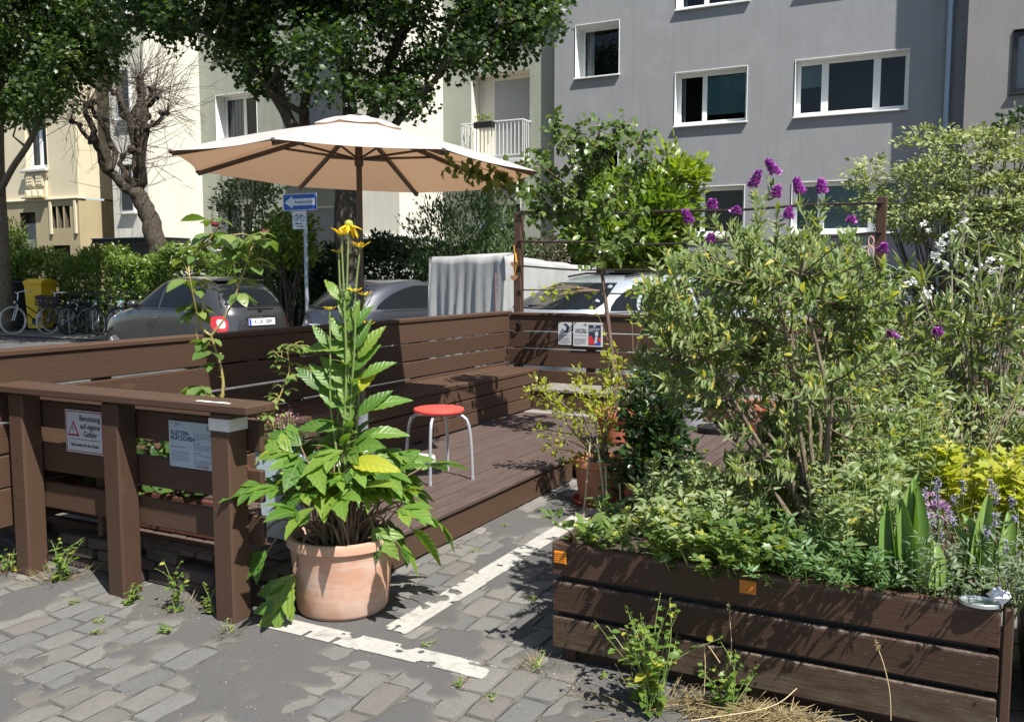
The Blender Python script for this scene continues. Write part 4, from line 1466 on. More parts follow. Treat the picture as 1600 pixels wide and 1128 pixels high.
# dark timber bin shelter in the front garden
bs = thing('bin_shelter', 'dark flat roofed timber shelter in the garden behind the bare tree', 'shelter', (-21.8, 18.4, 0))
DK = plain('dark_stain', (.022, .02, .018), .7, var=.2, scale=20)
c0, c1 = atv(157, 376, 18.3), atv(263, 376, 18.3)
m = MB(); m.box(c0.x, c1.x, 18.0, 19.1, c0.z - .10, c0.z + .02, .01); m.build('roof', DK, bs)
m = MB(); m.box(c0.x - .02, c1.x + .02, 17.97, 19.12, c0.z + .021, c0.z + .05, .006); m.build('roof_edge', plain('zinc_edge', (.28, .29, .30), .5, .5), bs)
for x in (c0.x + .1, c1.x - .1):
    m = MB(); m.box(x - .05, x + .05, 18.05, 18.15, 0, c0.z - .1, .006); m.build('post', DK, bs)
    m = MB(); m.tube([(x, 18.1, c0.z - .75), (x + (.5 if x < -22 else -.5), 18.1, c0.z - .12)], .045, 6); m.build('brace', DK, bs)
for k in range(9):
    xa = c0.x + .95 + k * (c1.x - c0.x - 1.05) / 9
    m = MB(); m.box(xa, xa + (c1.x - c0.x - 1.05) / 9 - .015, 18.2, 18.24, .1, c0.z - .15, .004); m.build('panel_board', plain('greyed_board', (.11, .105, .10), .8, var=.2, scale=15), bs)
# ================================================================== CARS
def hermite(xs, ys, x):
    xs, ys = np.asarray(xs, float), np.asarray(ys, float)
    h = np.diff(xs); d = np.diff(ys) / h
    m = np.zeros(len(xs)); m[0], m[-1] = d[0], d[-1]
    for i in range(1, len(xs) - 1):
        m[i] = 0 if d[i - 1] * d[i] <= 0 else 2 * d[i - 1] * d[i] / (d[i - 1] + d[i])
    x = np.clip(np.asarray(x, float), xs[0], xs[-1])
    i = np.clip(np.searchsorted(xs, x, 'right') - 1, 0, len(h) - 1)
    t = (x - xs[i]) / h[i]
    return ((1 + 2 * t) * (1 - t) ** 2 * ys[i] + t * (1 - t) ** 2 * h[i] * m[i] + t * t * (3 - 2 * t) * ys[i + 1] + t * t * (t - 1) * h[i] * m[i + 1])

class Car:
    "body as a stack of rounded horizontal slices; heading along +x, built at the origin"
    def __init__(s, z, xr, xf, w, n):
        s.z, s.xr, s.xf, s.w, s.n = z, xr, xf, w, n
    def at(s, z):
        f = lambda a: hermite(s.z, a, z)
        return f(s.xr), f(s.xf), f(s.w), f(s.n)
    def body(s, NZ=70, M=72):
        zs = np.concatenate([np.linspace(s.z[0], s.z[-1] - .02, NZ - 8), s.z[-1] - .02 + .02 * np.linspace(0, 1, 9)[1:] ** .5])
        xr, xf, w, n = s.at(zs)
        V = []
        for i, z in enumerate(zs):
            a = np.linspace(0, 2 * np.pi, M, endpoint=False)
            hl, xc = (xf[i] - xr[i]) / 2, (xf[i] + xr[i]) / 2
            c, q = np.cos(a), np.sin(a)
            V.append(np.stack([xc + hl * np.sign(c) * np.abs(c) ** (2 / n[i]), w[i] * np.sign(q) * np.abs(q) ** (2 / n[i]), np.full(M, z)], 1))
        V = np.vstack(V)
        I = np.arange(len(zs) * M).reshape(len(zs), M)
        J = np.roll(I, -1, 1)
        Fc = np.stack([I[:-1], J[:-1], J[1:], I[1:]], -1).reshape(-1, 4)
        m = MB(); m.add(V.tolist(), [tuple(f) for f in Fc.tolist()] + [tuple(I[-1].tolist()), tuple(I[0].tolist()[::-1])])
        return m
    def y_at(s, x, z, side, off=.004):
        xr, xf, w, n = (float(v) for v in s.at(z))
        hl, xc = (xf - xr) / 2, (xf + xr) / 2
        X = min(.999, abs((x - xc) / hl))
        return side * (w * (1 - X ** n) ** (1 / n) + off)
    def x_at(s, y, z, rear=True, off=.004):
        xr, xf, w, n = (float(v) for v in s.at(z))
        hl, xc = (xf - xr) / 2, (xf + xr) / 2
        Y = min(.999, abs(y / w))
        d = hl * (1 - Y ** n) ** (1 / n)
        return xc - d - off if rear else xc + d + off
    def side_patch(s, zs, xa, xb, side, nx=14, off=.004):
        m = MB(); V = []
        for z, a, b in zip(zs, xa, xb):
            for k in range(nx + 1):
                x = a + (b - a) * k / nx
                V.append((x, s.y_at(x, z, side, off), z))
        n = nx + 1
        m.add(V, [(i * n + k, i * n + k + 1, (i + 1) * n + k + 1, (i + 1) * n + k) for i in range(len(zs) - 1) for k in range(nx)])
        return m
    def end_patch(s, zs, ya, yb, rear=True, ny=16, off=.004):
        m = MB(); V = []
        for z, a, b in zip(zs, ya, yb):
            for k in range(ny + 1):
                y = a + (b - a) * k / ny
                V.append((s.x_at(y, z, rear, off), y, z))
        n = ny + 1
        m.add(V, [(i * n + k, i * n + k + 1, (i + 1) * n + k + 1, (i + 1) * n + k) for i in range(len(zs) - 1) for k in range(ny)])
        return m

def carpaint(name, col, metal=.6, rough=.32):
    t = NT(name)
    n = t.noise(t.coord(), 1.8, 5)
    c = t.mix(n, tuple(x * .92 for x in col), tuple(min(1, x * 1.08) for x in col))
    return t.done(t.bsdf(c, rough, metal, .5, None, .9))
CARGLASS = plain('car_glass', (.010, .012, .014), .07, 0, .16, 0.)
REDLENS = plain('red_lens', (.50, .015, .02), .12, 0, .6, 1.)
CLEARL = plain('clear_lens', (.75, .62, .62), .12, 0, .6, 1.)
TRIM = plain('black_trim', (.016, .016, .017), .45)
PLATEW = plain('plate_white', (.74, .75, .76), .3)
EUBLUE = plain('plate_blue', (.02, .07, .42), .4)

def wheels(car, wb, tr, r, sil):
    for x in (-wb / 2, wb / 2):
        for sd in (-1, 1):
            m = MB(); m.tube([(x, sd * (tr - .19), r), (x, sd * (tr - .005), r)], r + .055, 28)
            m.build('wheel_arch', plain('arch_black', (.006, .006, .006), .9), car)
            m = MB()
            m.tube([(x, sd * (tr - .20), r), (x, sd * (tr - .19), r), (x, sd * (tr + .0), r), (x, sd * (tr + .012), r)], [r - .02, r, r, r - .02], 28)
            w_ = m.build('wheel', RUBBER, car, True)
            m = MB(); m.tube([(x, sd * (tr + .008), r), (x, sd * (tr + .016), r)], r * .66, 24)
            for k in range(7):
                a = 2 * math.pi * k / 7
                m.obox((x + math.cos(a) * r * .35, sd * (tr + .02), r + math.sin(a) * r * .35), (math.cos(a), 0, math.sin(a)), (0, 1, 0), (-math.sin(a), 0, math.cos(a)), r * .28, .006, .02, .002)
            m.build('rim', sil, w_)

def plate(car, c, x, z, text, wd=.52, tilt=0.):
    m = MB(); m.box(x - .012, x, -wd / 2, wd / 2, z - .055, z + .055, .003); p = m.build('number_plate', PLATEW, car)
    m = MB(); m.box(x - .0135, x - .0121, wd / 2 - .045, wd / 2 - .003, z - .052, z + .052, 0); m.build('blue_strip', EUBLUE, p)
    lettering(text, INK, p, (x - .0125, -.02, z), .098, rot=(R(90), 0, R(-90)), bold=.001, sx=.82)

def finish_car(c, loc, ang):
    c.location = loc; c.rotation_euler = (0, 0, ang)

# small rounded dark grey hatchback, seen from its rear left
fz = [.18, .30, .52, .72, .86, .96, 1.04, 1.15, 1.27, 1.37, 1.44, 1.475, 1.49]
c1 = Car(fz, [-1.70, -1.76, -1.78, -1.765, -1.745, -1.70, -1.66, -1.57, -1.45, -1.30, -1.12, -.92, -.5],
         [1.68, 1.76, 1.78, 1.72, 1.46, 1.05, .83, .62, .42, .22, .02, -.16, -.45],
         [.74, .79, .81, .815, .81, .785, .755, .71, .655, .60, .54, .47, .20],
         [4, 5, 5, 4.6, 4.2, 4, 4, 4, 4, 4, 3.6, 3, 2.4])
gcar = thing('small_hatchback', 'rounded dark grey small hatchback parked beside the bicycles', 'car')
gp = carpaint('graphite_paint', (.048, .047, .047), .35, .26)
c1.body().build('body', gp, gcar, True, sharp=0)
zz = [.985, 1.05, 1.15, 1.25, 1.34, 1.395]
for sd in (-1, 1):
    c1.side_patch(zz, [-.12, -.12, -.12, -.12, -.12, -.12], [.70, .66, .50, .33, .14, .0], sd).build('door_window', CARGLASS, gcar, True)
    c1.side_patch(zz[:-1] + [1.375], [-.98, -1.0, -1.0, -.95, -.78, -.6], [-.18, -.18, -.18, -.18, -.18, -.18], sd).build('quarter_window', CARGLASS, gcar, True)
    c1.side_patch([.955, .962, .969], [-1.2, -1.2, -1.2], [.8, .8, .8], sd, 30, .006).build('waist_line', TRIM, gcar)
    m = MB(); yy = c1.y_at(.62, 1.02, sd); m.ball((.60, yy + sd * .10, 1.03), .085, 12, 8, .75); m.tube([(.62, yy, .99), (.60, yy + sd * .1, 1.0)], .02, 6); m.build('mirror', gp, gcar, True)
    m = MB(); yy = c1.y_at(-.05, .80, sd); m.tube([(-.16, yy, .83), (-.12, yy + sd * .03, .83), (.02, yy + sd * .03, .83), (.06, yy, .83)], .012, 6); m.build('door_handle', CHROME, gcar)
    m = MB(); yy = c1.y_at(1.2, .82, sd); m.ball((1.2, yy, .80), .02, 8, 5); m.build('side_indicator', CLEARL, gcar)
    m = MB(); 
    c1.side_patch([.40, .9, .955], [.70, .78, .80], [.712, .792, .812], sd, 2, .002).build('door_gap', TRIM, gcar)
    c1.side_patch([.40, .9, .955], [-.30, -.34, -.34], [-.288, -.328, -.328], sd, 2, .002).build('door_gap', TRIM, gcar)
c1.end_patch([1.00, 1.05, 1.15, 1.25, 1.33, 1.385], [-.60, -.60, -.57, -.52, -.45, -.36], [.60, .60, .57, .52, .45, .36]).build('rear_window', CARGLASS, gcar, True)
c1.end_patch([.99, 1.05, 1.18, 1.30, 1.38], [-.66, -.66, -.62, -.55, -.5], [.66, .66, .62, .55, .5], False).build('windscreen', CARGLASS, gcar, True)
m = MB(); m.box(-1.30, -1.12, -.45, .45, 1.412, 1.435, .008); m.build('roof_spoiler', gp, gcar)
for sd in (-1, 1):
    zl = [.625, .66, .73, .80, .85, .87]
    a = [.615, .595, .58, .585, .60, .62]; b = [.70, .728, .735, .735, .722, .695]
    o = c1.end_patch(zl, [sd * q for q in a], [sd * q for q in b], True, 10, .008).build('tail_light', REDLENS, gcar, True)
    c1.end_patch([.68, .72, .78, .82], [sd * q for q in (.63, .615, .615, .635)], [sd * q for q in (.68, .692, .692, .68)], True, 6, .013).build('lens_insert', CLEARL, o)
xx = c1.x_at(0, .78)
plate(gcar, c1, xx - .006, .765, 'K LA 1089')
m = MB(); m.box(xx - .03, xx, -.29, .29, .838, .862, .008); m.build('plate_bar', CHROME, gcar)
xb = c1.x_at(0, .94)
m = MB(); m.tube([(xb + .004, 0, .925), (xb - .012, 0, .925)], .042, 20); m.build('badge', plain('dark_badge', (.06, .06, .065), .25, .8), gcar)
m = MB(); m.box(xb - .02, xb, -.30, .22, 1.003, 1.014, .003); m.build('rear_wiper', TRIM, gcar)
c1.end_patch([.27, .40, .52, .56], [-.77] * 4, [.77] * 4, True, 20, .012).build('rear_bumper', gp, gcar, True)
wheels(gcar, 2.30, .79, .29, STEEL)
finish_car(gcar, (-11.95, 11.22, -.02), R(180 - 8))

# dark blue grey three door car, rear towards the left
oz = [.18, .30, .52, .72, .86, .95, 1.02, 1.12, 1.22, 1.31, 1.38, 1.42, 1.435]
c2 = Car(oz, [-1.86, -1.90, -1.92, -1.90, -1.87, -1.83, -1.76, -1.64, -1.50, -1.34, -1.16, -.92, -.5],
         [1.80, 1.88, 1.90, 1.82, 1.50, 1.10, .88, .64, .42, .20, -.02, -.22, -.45],
         [.75, .80, .82, .825, .82, .80, .765, .72, .68, .635, .58, .51, .20],
         [4, 5, 5, 4.6, 4.2, 4, 4, 4, 4, 3.8, 3.4, 3, 2.4])
ocar = thing('three_door_car', 'dusty dark blue grey three door car parked left of the tarpaulin covered trailer', 'car')
op_ = carpaint('blue_grey_paint', (.045, .048, .06), .3, .38)
c2.body().build('body', op_, ocar, True, sharp=0)
zz = [.985, 1.05, 1.13, 1.21, 1.28, 1.335]
for sd in (-1, 1):
    c2.side_patch(zz, [-.16] * 6, [.74, .64, .48, .32, .16, .02], sd).build('door_window', CARGLASS, ocar, True)
    c2.side_patch(zz, [-1.40, -1.33, -1.20, -1.04, -.82, -.56], [-.24] * 6, sd).build('quarter_window', CARGLASS, ocar, True)
    c2.side_patch([.955, .975], [-1.3, -1.3], [.85, .85], sd, 30, .006).build('waist_line', TRIM, ocar)
    m = MB(); yy = c2.y_at(.66, 1.0, sd); m.ball((.64, yy + sd * .1, 1.0), .085, 12, 8, .7); m.build('mirror', op_, ocar, True)
    zl = [.60, .68, .76, .82]
    c2.end_patch(zl, [sd * q for q in (.64, .63, .63, .64)], [sd * q for q in (.76, .765, .765, .75)], True, 8, .008).build('tail_light', REDLENS, ocar, True)
c2.end_patch([.985, 1.04, 1.12, 1.20, 1.28, 1.34], [-.66, -.655, -.63, -.595, -.55, -.49], [.66, .655, .63, .595, .55, .49]).build('rear_window', CARGLASS, ocar, True)
c2.end_patch([1.0, 1.1, 1.2, 1.3], [-.68, -.65, -.6, -.52], [.68, .65, .6, .52], False).build('windscreen', CARGLASS, ocar, True)
xb = c2.x_at(0, .93)
m = MB(); m.tube([(xb + .02 * math.cos(0) - .012, .042 * math.cos(R(20 * k)), .90 + .042 * math.sin(R(20 * k))) for k in range(19)], .007, 6); m.box(xb - .018, xb - .008, -.042, .042, .895, .905, .002); m.build('badge', CHROME, ocar)
m = MB(); m.tube([(c2.x_at(0, 1.0) - .02, .05, .995), (c2.x_at(.4, 1.03) - .02, .45, 1.03)], .01, 6); m.build('rear_wiper', TRIM, ocar)
plate(ocar, c2, c2.x_at(0, .72) - .006, .70, 'K OP 317')
wheels(ocar, 2.49, .80, .30, STEEL)
h = R(90 - 15)
finish_car(ocar, (-8.84 + 1.9 * math.cos(h), 10.75 + 1.9 * math.sin(h), -.01), h)

# white electric crossover with sloping rear window
sz = [.22, .36, .60, .80, .94, 1.04, 1.10, 1.20, 1.30, 1.39, 1.46, 1.505, 1.52]
c3 = Car(sz, [-2.20, -2.26, -2.28, -2.28, -2.26, -2.22, -2.14, -1.94, -1.72, -1.50, -1.24, -.85, -.4],
         [2.20, 2.28, 2.30, 2.26, 2.05, 1.55, 1.22, .92, .66, .42, .16, -.1, -.3],
         [.84, .90, .925, .93, .925, .91, .875, .82, .77, .72, .66, .58, .25],
         [4, 5, 5.5, 5, 4.6, 4.2, 4, 4, 4, 3.8, 3.5, 3, 2.4])
scar = thing('white_crossover', 'white crossover car with black rear window parked behind the side fence', 'car')
wp = carpaint('pearl_white_paint', (.38, .41, .44), .35, .25)
c3.body().build('body', wp, scar, True, sharp=0)
zz = [1.075, 1.13, 1.21, 1.29, 1.36, 1.405]
for sd in (-1, 1):
    c3.side_patch(zz, [-.28] * 6, [.95, .80, .62, .44, .26, .12], sd, off=.010).build('door_window', CARGLASS, scar, True)
    c3.side_patch(zz, [-1.18, -1.18, -1.14, -1.05, -.9, -.74], [-.33] * 6, sd, off=.010).build('door_window', CARGLASS, scar, True)
    c3.side_patch(zz[:5], [-1.62, -1.58, -1.48, -1.34, -1.12], [-1.235, -1.235, -1.19, -1.10, -.97], sd).build('quarter_window', CARGLASS, scar, True)
    m = MB(); m.tube([(-1.2, sd * .59, 1.47), (-.9, sd * .60, 1.512), (.0, sd * .60, 1.515), (.3, sd * .62, 1.47)], .014, 6); m.build('roof_rail', TRIM, scar)
    c3.side_patch([1.05, 1.066], [-1.7, -1.7], [1.1, 1.1], sd, 30, .005).build('waist_line', TRIM, scar)
    m = MB(); yy = c3.y_at(.85, 1.1, sd); m.ball((.82, yy + sd * .11, 1.1), .095, 12, 8, .7); m.build('mirror', wp, scar, True)
    c3.side_patch([.93, .955, .98], [-2.22] * 3, [-1.72, -1.70, -1.74], sd, 10, .012).build('light_bar_end', TRIM, scar, True)
c3.end_patch([1.10, 1.16, 1.24, 1.32, 1.40], [-.78, -.765, -.72, -.67, -.60], [.78, .765, .72, .67, .60], off=.022).build('rear_window', CARGLASS, scar, True)
c3.end_patch([.925, .95, .975], [-.90] * 3, [.90] * 3, True, 24, .012).build('light_bar', TRIM, scar, True)
c3.end_patch([1.1, 1.2, 1.3, 1.4], [-.74, -.7, -.65, -.58], [.74, .7, .65, .58], False).build('windscreen', CARGLASS, scar, True)
m = MB(); m.box(-1.0, .15, -.5, .5, 1.512, 1.526, .006); m.build('glass_roof', CARGLASS, scar)
m = MB(); m.box(-1.05, -.9, -.02, .02, 1.50, 1.545, .01); m.build('roof_aerial', TRIM, scar)
m = MB(); m.tube([(c3.x_at(0, 1.12) - .02, .1, 1.125), (c3.x_at(.5, 1.14) - .02, -.55, 1.13)], .01, 6); m.build('rear_wiper', TRIM, scar)
wheels(scar, 2.75, .90, .35, STEEL)
h = R(90 - 31)
finish_car(scar, (-4.80 + 2.28 * math.cos(h), 9.58 + 2.28 * math.sin(h), 0), h)

# trailer under a grey tarpaulin
h = R(90 - 17)
tl = thing('covered_trailer', 'tall trailer under a creased pale grey tarpaulin between the parked cars', 'trailer')
def tarp_mat():
    t = NT('tarpaulin')
    n = t.noise(t.coord((1, 5, .7)), 3, 6, .6)
    n2 = t.noise(t.coord(), 9, 6, .7)
    c = t.mix(n, (.27, .27, .265), (.36, .36, .35))
    c = t.mix(t.math('MULTIPLY', t.ramp(n2, [(.5, 0.), (.75, 1.)]), .3), c, (.21, .205, .19))
    return t.done(t.bsdf(c, .8, 0, .2, t.bump(n, .3, .03)))
TARP = tarp_mat()
m = MB()
TWd, TL = .78, 2.0
NZ, NS = 16, 44
V = []
def tarp_ring(k, t):
    # k walks round the rectangle, t goes from hem to shoulder
    per = [(0, -TWd), (0, TWd), (TL, TWd), (TL, -TWd)]
    L = [2 * TWd, TL, 2 * TWd, TL]
    tot = sum(L); s = (k / (4 * NS)) * tot
    for i in range(4):
        if s <= L[i] + 1e-9:
            a, b = per[i], per[(i + 1) % 4]; u = s / L[i]
            x, y = a[0] + (b[0] - a[0]) * u, a[1] + (b[1] - a[1]) * u
            nx_, ny_ = [(-1, 0), (0, 1), (1, 0), (0, -1)][i]
            break
        s -= L[i]
    fold = .022 * math.sin(k * .55 + 1.3 * math.sin(k * .13)) + .02 * math.sin(k * 1.37 + 2) + .02 * math.sin(k * .31 + t * 4)
    fold *= (1 - t) ** .8 * 1.2 + .12
    return x + nx_ * fold - nx_ * .06 * t, y + ny_ * fold - ny_ * .05 * t
n = 4 * NS
for j in range(NZ + 1):
    t = j / NZ
    for k in range(n):
        x, y = tarp_ring(k, t)
        ztop = 1.74 - .07 * max(0, x) + .015 * math.sin(k * .4)
        V.append((x, y, .25 + (ztop - .25) * t))
for f in (.75, .4, .1):
    for k in range(n):
        x, y = tarp_ring(k, 1)
        V.append((x + (TL / 2 - x) * (1 - f) * .98, y * f, 1.74 - .07 * max(0, x) + .07 * (1 - f) ** .8 + .01 * math.sin(k * .5)))
Fc = []
for j in range(NZ + 3):
    for k in range(n):
        k2 = (k + 1) % n
        Fc.append((j * n + k, j * n + k2, (j + 1) * n + k2, (j + 1) * n + k))
Fc.append(tuple(range((NZ + 3) * n, (NZ + 4) * n)))
m.add(V, Fc); m.build('tarpaulin', TARP, tl, True, sharp=0)
m = MB()
for k in range(9):
    m.ball((-.035, -TWd + .10, .42 + k * .13), .011, 6, 4)
m.build('eyelet_row', STEEL, tl)
m = MB(); m.tube([(-.04, -TWd + .10, .3), (-.045, -TWd + .10, 1.52)], .006, 5); m.build('lacing_cord', plain('faded_red_cord', (.35, .16, .12), .8), tl)
for sd in (-1, 1):
    m = MB(); m.tube([(TL * .5, sd * (TWd - .02), .28), (TL * .5, sd * (TWd + .12), .28)], .28, 20); m.build('wheel', RUBBER, tl, True)
c0 = at(724, 520, 12.3)
tl.location = (c0.x, c0.y, 0); tl.rotation_euler = (0, 0, h)

# ================================================================== BICYCLES, BINS, RACKS
def bike(label, x, y, rz, lean, frame_m, tyre_m, basket=None, saddle_m=None, grp='bicycles parked in a row by the hedge', crate=False, seatbag=False):
    b = thing('bicycle', label, 'bicycle', group=grp)
    fx, rx, r = .53, -.53, .345
    for nm, cx in (('front_wheel', fx), ('rear_wheel', rx)):
        m = MB(); m.tube([(cx + r * math.cos(R(15 * k)), 0, r + r * math.sin(R(15 * k))) for k in range(25)], .021, 8, False)
        w_ = m.build('wheel', tyre_m, b, True)
        m = MB(); m.tube([(cx + (r - .03) * math.cos(R(15 * k)), 0, r + (r - .03) * math.sin(R(15 * k))) for k in range(25)], .011, 6, False); m.tube([(cx, -.045, r), (cx, .045, r)], .022, 8)
        m.build('rim', STEEL, w_)
        m = MB()
        for k in range(18):
            a = R(20 * k)
            m.tube([(cx + .02 * math.cos(a + 1), .02 * (-1) ** k, r + .02 * math.sin(a + 1)), (cx + (r - .035) * math.cos(a), 0, r + (r - .035) * math.sin(a))], .0022, 3, False)
        m.build('spokes', STEEL, w_)['kind'] = 'stuff'
        m = MB(); m.tube([(cx + (r + .03) * math.cos(R(a)), 0, r + (r + .03) * math.sin(R(a))) for a in (range(-5 if nm == 'rear_wheel' else 40, 186 if nm == 'rear_wheel' else 150, 10))], .014, 6); m.build('mudguard', BLACK, b)
    bbk, seat, head, headl = (-.08, 0, .29), (-.24, 0, .78), (.36, 0, .86), (.385, 0, .72)
    m = MB()
    m.tube([bbk, seat], .016, 8); m.tube([(-.22, 0, .70), head], .015, 8) if not crate else m.tube([(-.15, 0, .48), (.34, 0, .84)], .016, 8)
    m.tube([bbk, headl], .017, 8); m.tube([head, headl], .018, 8)
    for s in (-1, 1):
        m.tube([(rx, s * .05, r), (bbk[0], s * .02, bbk[2])], .009, 6); m.tube([(rx, s * .05, r), (-.22, s * .02, .72)], .008, 6)
    m.build('frame', frame_m, b, True)
    m = MB()
    for s in (-1, 1):
        m.tube([(.385, s * .03, .74), (.43, s * .045, .58), (fx, s * .05, r)], .011, 6)
    m.build('fork', frame_m if not crate else WHITE, b)
    m = MB(); m.tube([(.36, 0, .86), (.335, 0, 1.03)], .012, 8)
    m.tube([(.14, -.30, 1.05), (.24, -.27, 1.08), (.34, -.10, 1.06), (.345, 0, 1.03), (.34, .10, 1.06), (.24, .27, 1.08), (.14, .30, 1.05)], .011, 6); m.build('handlebar', CHROME if tyre_m is not RUBBER else TRIM, b)
    m = MB(); m.tube([seat, (-.265, 0, .90)], .013, 8); m.build('seat_post', CHROME, b)
    m = MB(); m.ball((-.31, 0, .93), .11, 12, 6, .35); m.tube([(-.28, 0, .935), (-.12, 0, .925)], [.05, .022], 8); m.build('saddle', saddle_m or BLACK, b, True)
    m = MB(); m.tube([(bbk[0], -.06, bbk[2]), (bbk[0], .06, bbk[2])], .02, 8); m.tube([(bbk[0], -.055, bbk[2]), (bbk[0], -.045, bbk[2])], .09, 18)
    m.tube([(bbk[0], -.065, bbk[2]), (bbk[0] + .12, -.075, bbk[2] - .12)], .009, 6); m.box(bbk[0] + .08, bbk[0] + .16, -.15, -.07, bbk[2] - .135, bbk[2] - .115, .004)
    m.tube([(bbk[0], .065, bbk[2]), (bbk[0] - .12, .075, bbk[2] + .12)], .009, 6); m.box(bbk[0] - .16, bbk[0] - .08, .07, .15, bbk[2] + .11, bbk[2] + .13, .004); m.build('crank', STEEL, b)
    m = MB()
    for s in (-1, 1):
        m.tube([(rx, s * .06, r), (rx - .02, s * .065, .70)], .006, 5); m.tube([(rx - .22, s * .065, .72), (-.24, s * .065, .71)], .007, 5)
    for k in range(4):
        m.tube([(rx - .2 + k * .13, -.065, .72), (rx - .2 + k * .13, .065, .72)], .006, 5)
    m.build('carrier', TRIM, b)
    m = MB(); m.tube([(.40, 0, .80), (.45, 0, .80)], [.02, .035], 10); m.build('lamp', CHROME, b)
    if basket:
        m = MB()
        bx0, bx1, by0, by1, bz0, bz1 = .40, .74, -.22, .22, .72, .95
        for z in (bz0, .80, .88, bz1):
            m.tube([(bx0, by0, z), (bx1, by0, z), (bx1, by1, z), (bx0, by1, z), (bx0, by0, z)], .012, 4, False)
        for k in range(9):
            for yy in (by0, by1):
                m.tube([(bx0 + (bx1 - bx0) * k / 8, yy, bz0), (bx0 + (bx1 - bx0) * k / 8, yy, bz1)], .010, 4, False)
            for xx in (bx0, bx1):
                m.tube([(xx, by0 + (by1 - by0) * k / 8, bz0), (xx, by0 + (by1 - by0) * k / 8, bz1)], .010, 4, False)
        m.box(bx0, bx1, by0, by1, bz0 - .01, bz0, 0)
        m.build('basket', basket, b)
    if seatbag:
        m = MB(); m.box(rx - .2, rx + .18, -.16, .16, .74, .93, .03); m.build('pannier', plain('blue_bag', (.03, .30, .55), .6), b)
    b.rotation_mode = 'XYZ'
    b.rotation_euler = (R(lean), 0, R(rz))
    b.location = (x, y, 0)
    return b
CREAMT = plain('cream_tyre', (.60, .57, .49), .7)
DGREY = plain('dark_crate', (.035, .038, .045), .6)
TEALF = plain('teal_frame', (.02, .22, .22), .35)
bike('city bicycle with cream tyres and white fork, nearest the left edge', -21.75, 15.0, -93, 4, BLACK, CREAMT, crate=True)
bike('bicycle with cream tyres and a dark front crate', -21.0, 15.35, -84, -5, BLACK, CREAMT, basket=DGREY)
bike('black bicycle with black tyres and bright fork beside the crate bicycle', -20.35, 15.45, -80, 6, BLACK, RUBBER)
bike('teal framed bicycle behind the black one', -20.1, 15.9, -92, -4, TEALF, RUBBER)
bike('dark bicycle leaning near the small grey car', -19.35, 15.45, -70, 9, plain('navy_frame', (.02, .03, .05), .35), RUBBER)
bike('bicycle with a bright blue bag on its carrier behind the grey car', -18.55, 15.6, -100, -6, BLACK, RUBBER, seatbag=True)
bike('black ladies bicycle half hidden between the crate bicycle and the black one', -20.7, 15.9, -98, -3, plain('silver_frame', (.45, .47, .5), .3, .6), RUBBER)
bike('pale turquoise bicycle at the right end of the bicycle row', -18.95, 15.8, -82, 5, plain('turquoise_frame', (.12, .42, .42), .35), RUBBER)
bike('dark bicycle furthest back behind the bright blue bag', -18.2, 16.0, -110, 7, BLACK, RUBBER)
for k, x in enumerate((-20.75, -19.85, -18.95)):
    m = MB(); pts = [(x, 15.3, 0), (x, 15.3, .62)] + [(x, 15.55 - .25 * math.cos(R(a)), .62 + .2 * math.sin(R(a))) for a in range(10, 180, 17)] + [(x, 15.8, .62), (x, 15.8, 0)]
    m.tube(pts, .024, 8)
    tag(m.build('bicycle_rack', STEEL, None, True), ('grey steel bicycle hoop beside the dark front crate', 'grey steel bicycle hoop beside the teal frame', 'grey steel bicycle hoop nearest the small grey car')[k], 'bicycle rack', 'hoops of the bicycle rack')

def bin_(label, x, y, w, d, h, body, lid, rz=0):
    b = thing('wheelie_bin', label, 'bin', (0, 0, 0), 'wheeled waste bins by the hedge')
    m = MB(); 
    v = [(-w * .44, -d * .42, .09), (w * .44, -d * .42, .09), (w * .44, d * .42, .09), (-w * .44, d * .42, .09), (-w / 2, -d / 2, h - .14), (w / 2, -d / 2, h - .14), (w / 2, d / 2, h - .14), (-w / 2, d / 2, h - .14)]
    m.add(v, [(0, 3, 2, 1), (4, 5, 6, 7), (0, 1, 5, 4), (1, 2, 6, 5), (2, 3, 7, 6), (3, 0, 4, 7)])
    m.box(-w / 2 - .02, w / 2 + .02, -d / 2 - .02, d / 2 + .02, h - .17, h - .12, .01); m.build('body', body, b)
    m = MB()
    pts = []
    for k in range(9):
        u = k / 8
        pts.append((-d / 2 - .03 + (d + .06) * u, h - .12 + .12 * math.sin(math.pi * u) ** .6))
    m.add([(x_, p[0], p[1]) for x_ in (-w / 2 - .03, w / 2 + .03) for p in pts], [(k, k + 1, 10 + k, 9 + k) for k in range(8)] + [tuple(range(9)), tuple(range(9, 18))])
    m.build('lid', lid, b)
    for s in (-1, 1):
        m = MB(); m.tube([(s * w * .35, d * .4, .1), (s * w * .35 + s * .05, d * .4, .1)], .1, 16); m.build('wheel', RUBBER, b)
    b.location = (x, y, 0); b.rotation_euler = (0, 0, R(rz))
YEL = plain('bin_yellow', (.72, .46, .02), .45)
p_ = at(64, 470, 24.0)
bin_('yellow waste bin with domed yellow lid behind the bicycles', p_.x, p_.y, .50, .6, 1.40, YEL, YEL, 18)
p_ = at(34, 470, 24.9)
bin_('large black waste container left of the yellow bin', p_.x, p_.y, .8, .7, 1.40, BLACK, BLACK, 18)

